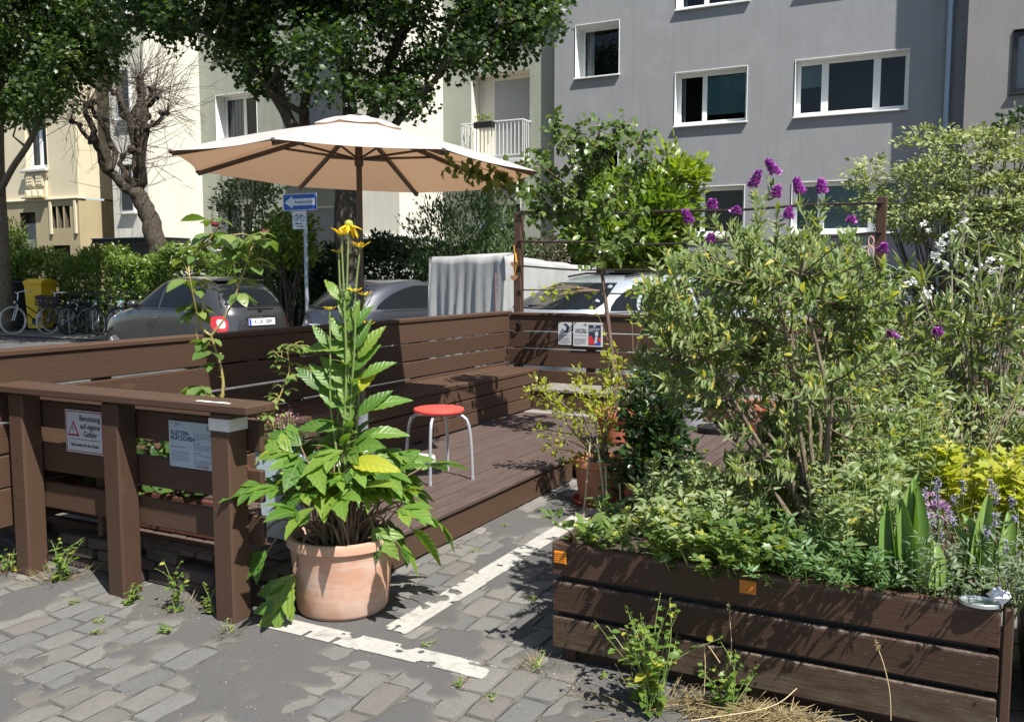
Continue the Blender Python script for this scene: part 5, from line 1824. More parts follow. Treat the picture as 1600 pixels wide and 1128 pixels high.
# ================================================================== ONE WAY SIGN
sp = at(479, 440, 16.8)
sg = thing('street_sign', 'blue one way arrow sign over a small bicycle plate on a grey pole', 'sign', (sp.x, sp.y, 0))
m = MB(); m.tube([(0 + sp.x, sp.y, 0), (sp.x, sp.y, 2.66)], .038, 14); m.build('pole', plain('zinc_pole', (.33, .36, .40), .5, .4, var=.1, scale=8), sg, True)
SB = plain('sign_blue', (.012, .075, .36), .4)
SWHT = plain('sign_reflective_white', (.60, .64, .68), .45)
def sgp(px, py):
    return atv(px, py, sp.y - .05)
a_, b_ = sgp(446, 303), sgp(494, 329)
cx, cz = sp.x - .08, (a_.z + b_.z) / 2
YS = sp.y - .045
m = MB(); m.box(cx - .40, cx + .40, YS - .004, YS, cz - .152, cz + .152, .002); pn = m.build('arrow_panel', SWHT, sg)
m = MB(); m.box(cx - .388, cx + .388, YS - .0055, YS - .0041, cz - .140, cz + .140, 0); m.build('blue_field', SB, pn)
m = MB(); m.prism([(cx - .36, YS - .0056, cz), (cx - .17, YS - .0056, cz + .115), (cx - .17, YS - .0056, cz + .062), (cx + .35, YS - .0056, cz + .062), (cx + .35, YS - .0056, cz - .062), (cx - .17, YS - .0056, cz - .062), (cx - .17, YS - .0056, cz - .115)], (0, -.001, 0)); m.build('arrow', SWHT, pn)
lettering('Einbahnstraße', INK, pn, (cx + .09, YS - .0068, cz), .085, sx=.86, bold=.0008)
c2_ = sgp(471, 344)
lx, lz = sp.x - .10, c2_.z
m = MB(); m.box(lx - .165, lx + .165, YS - .004, YS, lz - .165, lz + .165, .002); pn = m.build('bicycle_panel', SWHT, sg)
m = MB()
for k in (-1, 1):
    m.tube([(lx + k * .075 + .048 * math.cos(R(20 * q)), YS - .006, lz + .035 + .048 * math.sin(R(20 * q))) for q in range(19)], .006, 4, False)
m.tube([(lx - .075, YS - .006, lz + .035), (lx - .02, YS - .006, lz + .03), (lx + .045, YS - .006, lz + .09), (lx - .045, YS - .006, lz + .09), (lx - .02, YS - .006, lz + .03)], .006, 4)
m.tube([(lx + .075, YS - .006, lz + .035), (lx + .04, YS - .006, lz + .115), (lx + .065, YS - .006, lz + .12)], .006, 4)
m.tube([(lx - .045, YS - .006, lz + .09), (lx - .055, YS - .006, lz + .115), (lx - .03, YS - .006, lz + .115)], .006, 4)
m.build('bicycle_symbol', INK, pn)
m = MB()
for zz_, k in ((lz - .065, -1), (lz - .115, 1)):
    m.box(lx - .07, lx + .07, YS - .006, YS - .0041, zz_ - .008, zz_ + .008, 0)
    m.prism([(lx + k * .10, YS - .0042, zz_), (lx + k * .06, YS - .0042, zz_ + .022), (lx + k * .06, YS - .0042, zz_ - .022)], (0, -.002, 0))
m.build('arrow_symbols', INK, pn)

# ================================================================== TREES, HEDGES, SHRUBS
BARK = bark('maple_bark', (.045, .036, .027), (.13, .108, .08))
BARK2 = bark('pollard_bark', (.035, .028, .022), (.11, .09, .072))
BARKL = bark('pale_bark', (.15, .125, .095), (.33, .28, .21))
ML = leaf('maple_leaf', [(.016, .04, .012), (.026, .06, .014), (.045, .085, .018), (.075, .12, .024)], .46, .4, tcol=(1.7, 1.8, .6))
ML2 = leaf('left_tree_leaf', [(.028, .06, .016), (.05, .092, .02), (.085, .13, .03)], .46, .4, tcol=(1.7, 1.8, .6))

def smooth_path(pts, n):
    pts = [Vector(p) for p in pts]
    out = []
    for i in range(len(pts) - 1):
        p0, p1, p2, p3 = pts[max(i - 1, 0)], pts[i], pts[i + 1], pts[min(i + 2, len(pts) - 1)]
        for k in range(n):
            t = k / n
            out.append(.5 * ((2 * p1) + (p2 - p0) * t + (2 * p0 - 5 * p1 + 4 * p2 - p3) * t * t + (3 * p1 - p0 - 3 * p2 + p3) * t ** 3))
    out.append(pts[-1])
    return out

def limb(m, pts, r0, r1, n=8, sub=4, wob=.0):
    p = smooth_path(pts, sub)
    k = len(p) - 1
    if wob:
        p = [q + Vector(rng.normal(0, wob, 3)) * (1 if 0 < i < k else 0) for i, q in enumerate(p)]
    m.tube(p, [r0 + (r1 - r0) * (i / k) for i in range(k + 1)], n)
    return p

def crown_from_outline(limbs, region, n_cl, depth, spread, leaves_per, ls, mat, parent, tm, seed, branch_mb, rad=(.42, .30)):
    "leaf clumps through a crown volume, each tied to the nearest limb by a thin branch"
    r = np.random.default_rng(seed)
    pts = [Vector(p) for l in limbs for p in l]
    PP, DD = [], []
    c = 0
    tries = 0
    while c < n_cl and tries < n_cl * 40:
        tries += 1
        px, py = region(r)
        if px is None:
            continue
        d = depth + r.normal(0, spread)
        cpos = at(px, py, d)
        if cpos.z < 2.4:
            continue
        c += 1
        n = int(leaves_per * (.5 + r.random()))
        q = r.normal(0, 1, (n, 3)); q /= np.linalg.norm(q, axis=1, keepdims=True)
        q *= (r.random((n, 1)) ** .45) * np.array([rad[0], rad[0], rad[1]]) * (1 + .6 * r.random())
        PP.append(np.array(cpos) + q)
        dd = q * np.array([1, 1, .3]) + r.normal(0, .3, (n, 3)); dd[:, 2] -= .35
        DD.append(dd)
        if c % 2 == 0:
            best = min(pts, key=lambda p: (p - cpos).length)
            mid = (best + cpos) / 2 + Vector(r.normal(0, .12, 3))
            if (best - cpos).length < 1.5: branch_mb.tube([best, mid, cpos], [.035, .022, .008], 5, False)
    P = np.vstack(PP); D = np.vstack(DD)
    S = ls * (.65 + .6 * r.random(len(P)))
    return cloud('crown', P, D, S, 1.0, tm, mat, parent, up=np.array([.25, -.35, 1.]) + r.normal(0, .6, (len(P), 3)), kind='stuff')

# big maple behind the parasol
mt = thing('maple_tree', 'large dark maple with several trunks rising behind the parasol', 'tree', tuple(at(542, 460, 17.0).xy) + (0,))
m = MB()
base = at(546, 460, 17); base.z = 0
Lm = []
fork = at(541, 292, 17)
Lm.append(limb(m, [base, at(548, 430, 17), at(540, 360, 17), fork], .26, .20, 12))
Lm.append(limb(m, [fork, at(548, 210, 17), at(545, 150, 17.2), at(538, 60, 17.2), at(535, -60, 17.4), at(540, -220, 17.4)], .18, .06, 10))
Lm.append(limb(m, [fork, at(500, 245, 16.8), at(452, 190, 16.6), at(430, 110, 16.5), at(418, 20, 16.4), at(405, -120, 16.3)], .15, .05, 10))
Lm.append(limb(m, [fork, at(488, 235, 17.4), at(475, 170, 17.6), at(492, 90, 17.7), at(480, -40, 17.8)], .14, .05, 10))
Lm.append(limb(m, [fork, at(572, 215, 16.8), at(600, 120, 16.6), at(640, 20, 16.5), at(670, -120, 16.4)], .16, .05, 10))
Lm.append(limb(m, [at(560, 240, 16.9), at(600, 150, 16.5), at(648, 98, 16.2), at(688, 68, 16.0), at(720, 10, 15.9)], .11, .035, 8))
Lm.append(limb(m, [at(585, 240, 16.7), at(640, 165, 16.2), at(680, 125, 15.8), at(698, 98, 15.6), at(780, 40, 15.5)], .09, .02, 8))
Lm.append(limb(m, [at(452, 190, 16.6), at(400, 110, 16.2), at(350, 72, 16.0), at(300, 40, 15.9)], .08, .025, 8))
Lm.append(limb(m, [at(480, 180, 16.8), at(430, 150, 16.3), at(375, 90, 16.0)], .07, .02, 8))
def maple_region(r):
    px, py = r.uniform(190, 866), r.uniform(-260, 205)
    low = np.interp(px, [190, 230, 280, 310, 345, 380, 420, 460, 560, 620, 690, 715, 740, 800, 845, 866], [40, 62, 88, 60, 100, 135, 150, 165, 170, 180, 182, 150, 120, 104, 92, 60])
    if py > low - 18:
        return None, None
    # open places where the wall shows through
    for hx, hy, hr in ((452, 42, 32), (598, 78, 28), (704, 30, 30), (520, 110, 18), (760, 60, 16), (400, 90, 16), (560, 20, 20), (330, 42, 22), (712, 125, 22), (480, 140, 14), (650, 60, 16), (300, -5, 14), (615, 130, 14)):
        if math.hypot(px - hx, (py - hy)) < hr:
            return None, None
    if py > 95 and r.random() < .25:
        return None, None
    return px, py
crown_from_outline(Lm, maple_region, 450, 16.4, .8, 140, .09, ML, mt, MAPLE, 5, m, (.36, .28))
m.build('trunk', BARK, mt, True, sharp=0)

# dark tree at the left edge
lt = thing('street_tree', 'dark leafy tree whose trunk stands at the left edge beside the bicycles', 'tree', (-23.6, 15.2, 0))
m = MB()
LD = 24.1
b0 = at(1, 470, LD); b0.z = 0
Lt = [limb(m, [b0, at(0, 430, LD), at(-2, 360, LD), at(-4, 300, LD), at(-5, 200, 23.5), at(0, 80, 22), at(20, -60, 21)], .30, .10, 12)]
Lt.append(limb(m, [at(-3, 305, LD), at(20, 262, 22.7), at(50, 215, 20.4), at(90, 120, 20), at(120, 20, 19.8)], .09, .04, 8))
Lt.append(limb(m, [at(-5, 200, 23.5), at(50, 110, 21.5), at(110, 60, 20), at(150, -20, 19.7)], .12, .03, 8))
def left_region(r):
    px, py = r.uniform(-170, 192), r.uniform(-260, 245)
    low = np.interp(px, [-170, -40, 0, 25, 60, 100, 118, 150, 178, 192], [200, 225, 228, 222, 205, 196, 165, 140, 95, 20])
    if py > low - 34:
        return None, None
    for hx, hy, hr in ((140, 30, 12), (160, 45, 13), (20, 130, 8)):
        if math.hypot(px - hx, py - hy) < hr:
            return None, None
    return px, py
crown_from_outline(Lt, left_region, 370, 19.6, .9, 160, .092, ML2, lt, MAPLE, 6, m, (.42, .33))
m.build('trunk', BARKL if False else bark('street_tree_bark', (.10, .085, .065), (.26, .22, .17)), lt, True, sharp=0)

# pollarded leafless tree
pt = thing('pollarded_tree', 'leafless pollarded tree with knobbly limbs and thin twigs against the cream wall', 'tree', tuple(at(246, 405, 24.5).xy) + (0,))
m = MB()
PD = 24.2
b0 = at(252, 405, PD); b0.z = 0
tips = []
main = limb(m, [b0, at(246, 400, PD), at(238, 360, PD), at(226, 325, PD), at(213, 298, PD)], .30, .21, 12, wob=.02)
def pl_limb(pp, r0, r1):
    q = limb(m, [at(x, y, PD + dz) for x, y, dz in pp], r0, r1, 9, 3, .035)
    e = q[-1]
    m.ball(e, r1 * 1.7, 8, 6)
    tips.append((e, (q[-1] - q[-3]).normalized()))
    for k in (len(q) // 3, 2 * len(q) // 3):
        m.ball(q[k] + Vector(rng.normal(0, .05, 3)), (r0 + r1) / 2 * 1.25, 7, 5)
    return q
pl_limb([(213, 300, 0), (190, 290, 0), (165, 265, -.2), (150, 225, -.3), (140, 190, -.4), (136, 165, -.5)], .15, .06)
pl_limb([(168, 268, -.2), (180, 240, .1), (165, 205, .2), (150, 180, .2), (147, 160, .2)], .09, .05)
pl_limb([(150, 225, -.3), (128, 205, -.4), (112, 190, -.5)], .06, .045)
pl_limb([(213, 300, 0), (212, 260, .1), (205, 210, .2), (192, 160, .2), (182, 125, .2)], .15, .07)
pl_limb([(192, 160, .2), (176, 138, .3), (168, 118, .3)], .07, .05)
pl_limb([(206, 205, .2), (212, 170, .4), (219, 130, .5)], .08, .065)
pl_limb([(215, 295, 0), (222, 250, -.2), (226, 205, -.3), (230, 165, -.3), (238, 140, -.3)], .13, .065)
pl_limb([(226, 205, -.3), (245, 190, -.5), (260, 177, -.6)], .065, .05)
pl_limb([(222, 250, -.1), (218, 200, .0), (221, 160, .1), (219, 122, .2)], .09, .055)
pl_limb([(230, 165, -.3), (240, 158, -.4), (243, 150, -.5)], .06, .06)
pl_limb([(200, 285, .1), (190, 262, .3), (192, 245, .4)], .08, .05)
m.build('trunk', BARK2, pt, True, sharp=0)
m = MB()
for e, d in tips:
    for k in range(30):
        dd = (d * .35 + Vector(rng.normal(0, .8, 3)) + Vector((0, 0, .05))).normalized()
        L = rng.uniform(.5, 2.2)
        p1 = e + dd * L * .5 + Vector((0, 0, .08 * L)); p2 = e + dd * L + Vector(rng.normal(0, .2, 3)) + Vector((0, 0, rng.uniform(-.1, .25) * L))
        m.tube([e, p1, p2], [.009, .007, .004], 4, False)
        for q in range(2):
            s_ = e.lerp(p2, rng.uniform(.4, .9)); m.tube([s_, s_ + (dd + Vector(rng.normal(0, .6, 3))) * .3], [.005, .003], 3, False)
for i in range(70):
    py = rng.uniform(180, 300); px = 215 + rng.normal(0, 22)
    s_ = at(px, py, PD); dd = Vector(rng.normal(0, 1, 3)); dd.z = abs(dd.z) * .4
    m.tube([s_, s_ + dd * .45, s_ + dd * .9 + Vector((0, 0, .15))], [.010, .007, .004], 4, False)
m.build('twigs', bark('twig_bark', (.06, .05, .04), (.15, .125, .10)), pt)['kind'] = 'stuff'

def leafbox(name, label, cat, x0, x1, y0, y1, z1, n, ls, W, mat, tm=DIAM, z0=0, wob=.18, seed=1, shell=.75, grp=None):
    "clipped hedge or loose thicket: twigs inside, leaves mostly near the outside"
    r = np.random.default_rng(seed)
    t = thing(name, label, cat, ((x0 + x1) / 2, (y0 + y1) / 2, 0), grp)
    P = r.random((n, 3))
    k = r.random(n) < shell
    side = r.random(n)
    f = 1 - r.random(n) ** 2 * .16
    P[k & (side < .42), 2] = f[k & (side < .42)]
    q = k & (side >= .42) & (side < .85); P[q, 1] = 1 - f[q]
    q = k & (side >= .85); P[q, 0] = np.where(r.random(q.sum()) < .5, f[q], 1 - f[q])
    X = x0 + (x1 - x0) * P[:, 0]; Y = y0 + (y1 - y0) * P[:, 1]; Z = z0 + (z1 - z0) * P[:, 2]
    lump = wob * (np.sin(X * 2.1 + 1) + np.sin(X * 4.7 + Z * 2) * .6 + np.sin(X * 9.1 + Y * 3) * .35)
    Z += lump * P[:, 2]; Y -= lump * (1 - P[:, 1]) * .8
    PP = np.stack([X, Y, Z], 1) + r.normal(0, .04, (n, 3))
    D = r.normal(0, 1, (n, 3)) + np.array([0, -.4, .5])
    cloud('foliage', PP, D, ls * (.7 + .6 * r.random(n)), W, tm, mat, t, up=np.array([.2, -.5, .8]) + r.normal(0, .6, (n, 3)), kind='stuff')
    m = MB()
    for i in range(int((x1 - x0) * 9)):
        bx, by = r.uniform(x0 + .1, x1 - .1), r.uniform(y0 + .2, y1 - .1)
        m.tube([(bx, by, 0), (bx + r.normal(0, .1), by, z1 * .5), (bx + r.normal(0, .25), by + r.normal(0, .2), z1 * .92)], [.02, .014, .006], 4, False)
    m.build('stems', BARK, t)
    return t
HL = leaf('hedge_leaf', [(.09, .16, .022), (.13, .205, .028), (.175, .24, .034)], .3, .4)
HD = leaf('dark_hedge_leaf', [(.02, .044, .016), (.032, .066, .021), (.048, .085, .026)], .25, .45)
leafbox('hedge', 'bright green clipped hedge behind the bicycles and the grey car', 'hedge', -25.5, -14.3, 15.95, 17.1, 1.93, 34000, .115, .5, HL, seed=3)
leafbox('hedge', 'dark green hedge behind the three door car and the covered trailer', 'hedge', -14.2, -5.6, 15.75, 17.0, 2.05, 34000, .12, .5, HD, seed=4)
leafbox('hedge', 'dark hedge low behind the white crossover', 'hedge', -5.5, 3.0, 15.9, 17.0, 1.75, 14000, .10, .5, HD, seed=8)
leafbox('hedge', 'pale feathery shrub mass in front of the yellow house left of the hedge', 'hedge', -31, -25.6, 16.2, 17.6, 2.3, 9000, .12, .35, leaf('olive_leaf', [(.05, .09, .03), (.09, .13, .04), (.13, .16, .05)], .3, .45), seed=9, wob=.35)

def bush(name, label, cat, c, rad, n, ls, W, mat, tm=DIAM, seed=1, stem_m=None, clumps=60, stems=14, zmin=.05, upb=.5, cl_r=.3, zf=.75, un=.55):
    "rounded bush from leaf clumps on stems that rise from one foot"
    r = np.random.default_rng(seed)
    c = Vector(c)
    t = thing(name, label, cat, (c.x, c.y, 0))
    cc = r.normal(0, 1, (clumps, 3)); cc /= np.linalg.norm(cc, axis=1, keepdims=True)
    cc *= r.random((clumps, 1)) ** .33
    ctr = np.array(c) + cc * np.array(rad)
    ctr = ctr[ctr[:, 2] > zmin]
    per = max(4, n // len(ctr))
    P = np.repeat(ctr, per, 0)
    q = r.normal(0, 1, P.shape); q /= np.linalg.norm(q, axis=1, keepdims=True)
    q *= r.random((len(P), 1)) ** .4 * cl_r * (.6 + .8 * r.random((len(P), 1)))
    q[:, 2] *= zf
    P = P + q
    D = q / cl_r + (P - np.array(c)) / np.array(rad) * .4 + r.normal(0, .4, P.shape); D[:, 2] += upb
    cloud('foliage', P, D, ls * (.6 + .7 * r.random(len(P))), W, tm, mat, t, up=np.array([.4, -.3, .9]) + r.normal(0, un, P.shape), kind='stuff')
    m = MB()
    for i in range(min(stems, len(ctr))):
        e = Vector(ctr[i])
        f = Vector((c.x + r.normal(0, .08), c.y + r.normal(0, .08), 0))
        md = f.lerp(e, .5) + Vector((r.normal(0, .06), r.normal(0, .06), .1))
        m.tube([f, md, e], [.022, .015, .006], 5, False)
    m.build('stems', stem_m or BARK, t)
    return t
LAUREL = leaf('laurel_leaf', [(.09, .17, .02), (.14, .22, .025), (.21, .27, .03), (.06, .12, .02)], .4, .3)
c0 = at(985, 352, 15.9)
bush('laurel_bush', 'bright yellow green glossy bush behind the white crossover', 'bush', c0, (1.1, 1.0, 1.0), 5600, .16, .5, LAUREL, OVAL, 21, clumps=110, cl_r=.34)
c0 = at(1055, 300, 15.6)
bush('laurel_bush', 'tall lime green sprig of bush right of the yellow green bush', 'bush', c0, (.35, .5, .75), 900, .18, .5, leaf('lime_leaf', [(.26, .33, .03), (.20, .28, .03)], .45, .35), OVAL, 22, clumps=26, cl_r=.25)
FEATH = leaf('feathery_leaf', [(.045, .085, .028), (.07, .12, .035), (.10, .15, .05)], .3, .5)
c0 = at(725, 385, 17.2)
bush('feathery_shrub', 'loose feathery shrub with pale tips behind the covered trailer', 'shrub', c0, (1.2, .7, 1.15), 6000, .10, .3, FEATH, LANCE, 23, clumps=120, cl_r=.35, upb=1.2)
c0 = at(862, 400, 14.8)
bush('brown_shrub', 'reddish brown twiggy shrub between the trailer and the yellow green bush', 'shrub', c0, (.3, .3, .42), 700, .06, .4, leaf('brown_leaf', [(.10, .06, .04), (.14, .10, .06), (.09, .10, .05)], .25, .5), DIAM, 24, clumps=26, cl_r=.16)
c0 = at(395, 335, 18.5)
bush('thin_shrub', 'thin tall shrub with small leaves below the deep white window', 'shrub', c0, (.62, .6, 1.35), 2600, .085, .5, leaf('thin_shrub_leaf', [(.05, .10, .03), (.09, .15, .05), (.14, .19, .07)], .35, .4), OVAL, 25, clumps=60, cl_r=.26)
c0 = at(445, 380, 17.6)
bush('ivy_shrub', 'yellow green speckled shrub left of the sign pole', 'shrub', c0, (.65, .5, .55), 2200, .09, .6, LAUREL, OVAL, 26, clumps=40, cl_r=.26)
c0 = at(15, 380, 25.5)
bush('conifer_shrub', 'small light green conifer shrub by the yellow house door', 'shrub', c0, (.55, .5, .75), 2200, .11, .3, leaf('conifer_leaf', [(.09, .16, .02), (.14, .22, .03)], .35, .5), LANCE, 27, clumps=40, cl_r=.28)
# dogwood tree at the right
DOG = leaf('dogwood_leaf', [(.20, .25, .085), (.27, .31, .12), (.34, .37, .17), (.12, .17, .05)], .22, .5, spec=.25)
c0 = at(1490, 292, 12.6)
bush('dogwood_tree', 'wide pale green dogwood with small leaves in front of the right building', 'tree', c0, (1.42, .95, .80), 9500, .066, .6, DOG, OVAL, 28, clumps=90, stems=30, cl_r=.3, upb=.05, zf=.32, un=.32)
c0 = at(1585, 345, 11.6)
bush('dogwood_tree', 'lower dogwood branches with pale leaves at the right edge', 'tree', c0, (.6, .6, .55), 3000, .066, .6, DOG, OVAL, 29, clumps=44, stems=14, cl_r=.28, upb=.05, zf=.32, un=.32)
c0 = at(1590, 195, 12.4)
bush('leaf_sprig', 'dark sprig of leaves above the dogwood at the right edge', 'tree', c0, (.35, .25, .14), 240, .08, .55, HD, OVAL, 30, clumps=14, stems=8, cl_r=.14)
# ================================================================== POTS AND FOREGROUND PLANTS
def terra_mat(name, col, chalk=.8):
    t = NT(name)
    n = t.noise(t.coord((1.5, 1.5, 9)), 5, 7, .65)
    n2 = t.noise(t.coord(), 8, 5)
    c = t.mix(n, tuple(x * .86 for x in col), tuple(x * 1.1 for x in col))
    c = t.mix(t.math('MULTIPLY', t.ramp(n2, [(.45, 0.), (.75, 1.)]), chalk), c, (.56, .42, .35))
    n4 = t.noise(t.coord((1, 1, 14)), 2.5, 7, .7)
    c = t.mix(t.math('MULTIPLY', t.ramp(n4, [(.5, 0.), (.62, 1.)]), chalk * .6), c, (.55, .43, .36))
    n3 = t.noise(t.coord((6, 6, 2)), 3, 3)
    c = t.mix(t.math('MULTIPLY', t.ramp(n3, [(.66, 0.), (.7, 1.)]), .5), c, (.36, .19, .12))
    return t.done(t.bsdf(c, .82, 0, .2, t.bump(n, .15, .004)))
TERRA = terra_mat('terracotta', (.47, .265, .18))
TERRA2 = terra_mat('red_terracotta', (.33, .085, .042), .15)
TERRA3 = terra_mat('orange_terracotta', (.40, .17, .08), .2)

def pot(label, c, r0, r1, h, mat, band=.04, group=None, name='flower_pot', lip=.012, saucer=None):
    t = thing(name, label, 'flower pot', c, group)
    m = MB()
    rb = lambda z: r0 + (r1 - r0) * z / h
    prof = [(1e-4, .0), (r0 * .9, 0), (r0 * .97, .008), (r0, .022)]
    prof += [(rb(z) , z) for z in (h * .3, h * .6, h - band - .004)]
    prof += [(r1 + lip * .3, h - band), (r1 + lip, h - band + .006), (r1 + lip, h - .008), (r1 + lip * .7, h), (r1 - .012, h), (r1 - .018, h - .01), (r1 - .024, h - .06)]
    m.lathe(c, prof, 48)
    m.build('body', mat, t, True)
    m = MB(); m.lathe(c, [(1e-4, h - .035), (r1 - .02, h - .045)], 24); m.build('soil', SOIL, t)
    if saucer:
        m = MB(); m.lathe(c, [(1e-4, .001), (r0 * 1.25, .001), (r0 * 1.35, .03), (r0 * 1.28, .032), (r0 * 1.2, .006)], 32); m.build('saucer', saucer, t, True)
    return t

# --- the big pot in front with the tall yellow flowered cup plant
PC = Vector((-2.475, 3.135, 0.004))
pot('large pale terracotta pot standing on the painted bay line', tuple(PC), .203, .232, .345, TERRA, .045)
CUP = leaf('cup_plant_leaf',  [(.05, .125, .02), (.095, .20, .028), (.15, .26, .036), (.21, .30, .045)],  .36, .42, spec=.45, yellow=(.05, (.42, .43, .03)), veins=True)
STEMG = plain('green_stem', (.16, .22, .06), .5, var=.25, scale=30)
STEMB = plain('pinkish_stem', (.20, .13, .085), .6, var=.3, scale=30)
cp = thing('cup_plant', 'tall leafy plant with toothed leaves and small yellow flowers in the pale terracotta pot', 'plant', (PC.x, PC.y, PC.z + .3))
def serr(n=10, L=1., w=.30, depth=.18, pk=.42):
    rows = np.linspace(0, 1, n)
    prof = np.sin(np.pi * np.clip(rows, 0, 1) ** (math.log(.5) / math.log(pk))) ** .85
    wid = w * prof * (1 - depth * (np.arange(n) % 2))
    wid[0], wid[-1] = .015, 0
    return strip_leaf(rows, wid, .22, .22)
LOB1 = join_t(serr(11, w=.24), rot_t(serr(9, w=.26), R(42), (.22, .03, 0), .62), rot_t(serr(9, w=.26), R(-42), (.22, -.03, 0), .62))
LOB2 = join_t(serr(11, w=.20), rot_t(serr(8, w=.28), R(38), (.34, .03, 0), .52), rot_t(serr(8, w=.28), R(-38), (.34, -.03, 0), .52), rot_t(serr(8, w=.28), R(58), (.12, .02, 0), .5), rot_t(serr(8, w=.28), R(-58), (.12, -.02, 0), .5))
SIMP = serr(12, w=.21, depth=.14)
cup_me = [leaf_mesh('leaf', LOB1, 1., CUP, .12), leaf_mesh('leaf', LOB2, 1., CUP, .2), leaf_mesh('leaf', SIMP, 1., CUP, .15), leaf_mesh('leaf', SIMP, 1.1, CUP, .38), leaf_mesh('leaf', LOB1, 1., CUP, .35)]
r7 = random.Random(17)
m = MB(); mb_ = MB()
top = PC + Vector((0, 0, .30))
def cam_p(px, py, dz=0.):
    return at(px, py, 3.93 + dz)
# basal leaves: (tip pixel x, y) pairs give the spread of the clump in the plane of the pot
basal = []
for i in range(80):
    a = r7.uniform(0, 2 * math.pi)
    el = r7.uniform(.6, 1.5)
    L = r7.uniform(.26, .47)
    d = Vector((math.cos(a) * math.cos(el), math.sin(a) * math.cos(el), math.sin(el)))
    f = top + Vector((r7.uniform(-.10, .10), r7.uniform(-.10, .10), 0))
    p1 = f + Vector((d.x * .3, d.y * .3, d.z * .9)) * L * .6
    p2 = f + d * L
    a2 = a + r7.gauss(0, .5)
    basal.append((f, p1, p2, Vector((math.cos(a2), math.sin(a2), r7.uniform(-.35, .75)))))
for px, py, dz in ((395, 865, -.15), (365, 862, -.05), (440, 905, -.22), (430, 935, -.25), (620, 815, .0), (655, 800, .0), (668, 830, -.05), (640, 850, -.1), (600, 830, -.15), (690, 805, .05), (500, 700, .0), (640, 760, .1), (450, 740, .0), (410, 745, .1), (560, 735, -.25), (470, 770, -.25), (530, 775, -.3), (575, 770, -.2), (620, 735, .15), (420, 700, .15)):
    e = cam_p(px, py, dz)
    f = top + (e - top) * .08
    f.z = top.z
    hd = (e - f); hd.z = 0
    hd = hd.normalized() if hd.length > .02 else Vector((1, 0, 0))
    p1 = f.lerp(e, .5) + Vector((0, 0, .12 + .15 * max(0, f.z - e.z)))
    basal.append((f, p1, e - hd * .06, hd + Vector((0, 0, -.7 if py > 800 else -.1))))
for f, p1, p2, ld in basal:
    q = smooth_path([f, p1, p2], 4)
    mb_.tube(q, [.0055 - .0025 * k / 8 for k in range(9)], 5, False)
    put('leaf', cup_me[r7.choice([0, 0, 1, 1, 2, 4])], cp, q[-1] - ld.normalized() * .01, ld, (r7.gauss(0, .45), r7.gauss(0, .45) - .25, 1), r7.uniform(.13, .235))
mb_.build('leaf_stalks', STEMB, cp)
# leafy flowering stems
def fstem(pts, r0, r1):
    q = smooth_path(pts, 6)
    k = len(q) - 1
    m.tube(q, [r0 + (r1 - r0) * i / k for i in range(k + 1)], 7, False)
    return q
FL = [((545, 352), 3.95, 1.0), ((533, 366), 3.9, .62), ((563, 386), 4.0, .55), ((529, 394), 3.95, .3), ((555, 455), 3.9, .38), ((571, 461), 4.0, .34), ((515, 483), 3.9, .34), ((576, 508), 4.0, .36)]
mid = [(545, 600), (541, 590), (550, 560), (534, 580), (550, 600), (560, 600), (517, 640), (562, 610)]
PETM = leaf('yellow_petal', [(.85, .60, .01), (.82, .52, .008)], .35, .5, tcol=(1.2, 1., .5))
CONE = plain('green_cone', (.28, .30, .04), .8, var=.3, scale=200)
pet_me = leaf_mesh('petal', PETAL, .34, PETM, .25)
for (fp, d, sc), mp_ in zip(FL, mid):
    e = at(fp[0], fp[1], d); md = at(mp_[0], mp_[1], (d + 3.93) / 2)
    f = top + Vector((r7.uniform(-.05, .05), r7.uniform(-.05, .05), 0))
    q = fstem([f, (f + md) / 2 + Vector((r7.uniform(-.02, .02), 0, 0)), md, (md + e) / 2 + Vector((r7.uniform(-.012, .012), 0, 0)), e], .0085 if sc > .5 else .006, .0035)
    c_ = MB(); c_.ball(e + Vector((0, 0, .004 * sc)), .016 * (sc + .25), 12, 8, .95)
    hd_ = c_.build('flower_head', CONE, cp, True)
    npet = 11 if sc > .4 else 7
    for k in range(npet):
        a = 2 * math.pi * k / npet + r7.random() * .3
        droop = r7.uniform(-.9, .3) if sc > .9 else r7.uniform(1.2, 2.6)
        dv = Vector((math.cos(a), math.sin(a), droop))
        put('petal', pet_me, hd_, e + Vector((math.cos(a) * .012, math.sin(a) * .012, .0)), dv, (0, 0, 1), r7.uniform(.046, .06) * (.10 + .95 * sc))
    # stem leaves, opposite pairs, smaller upwards
    n = len(q)
    for k in range(4, n - 4, 3 if sc > .5 else 4):
        t_ = k / n
        if t_ > .62 and r7.random() < .75:
            continue
        for s_ in (-1, 1):
            a = k * 1.3 + (0 if s_ > 0 else math.pi) + r7.uniform(-.4, .4)
            put('leaf', cup_me[r7.choice([2, 2, 3])], cp, q[k], (math.cos(a), math.sin(a), r7.uniform(.5, 1.6)), (0, 0, 1), r7.uniform(.13, .18) * (1.05 - t_ * 1.1))
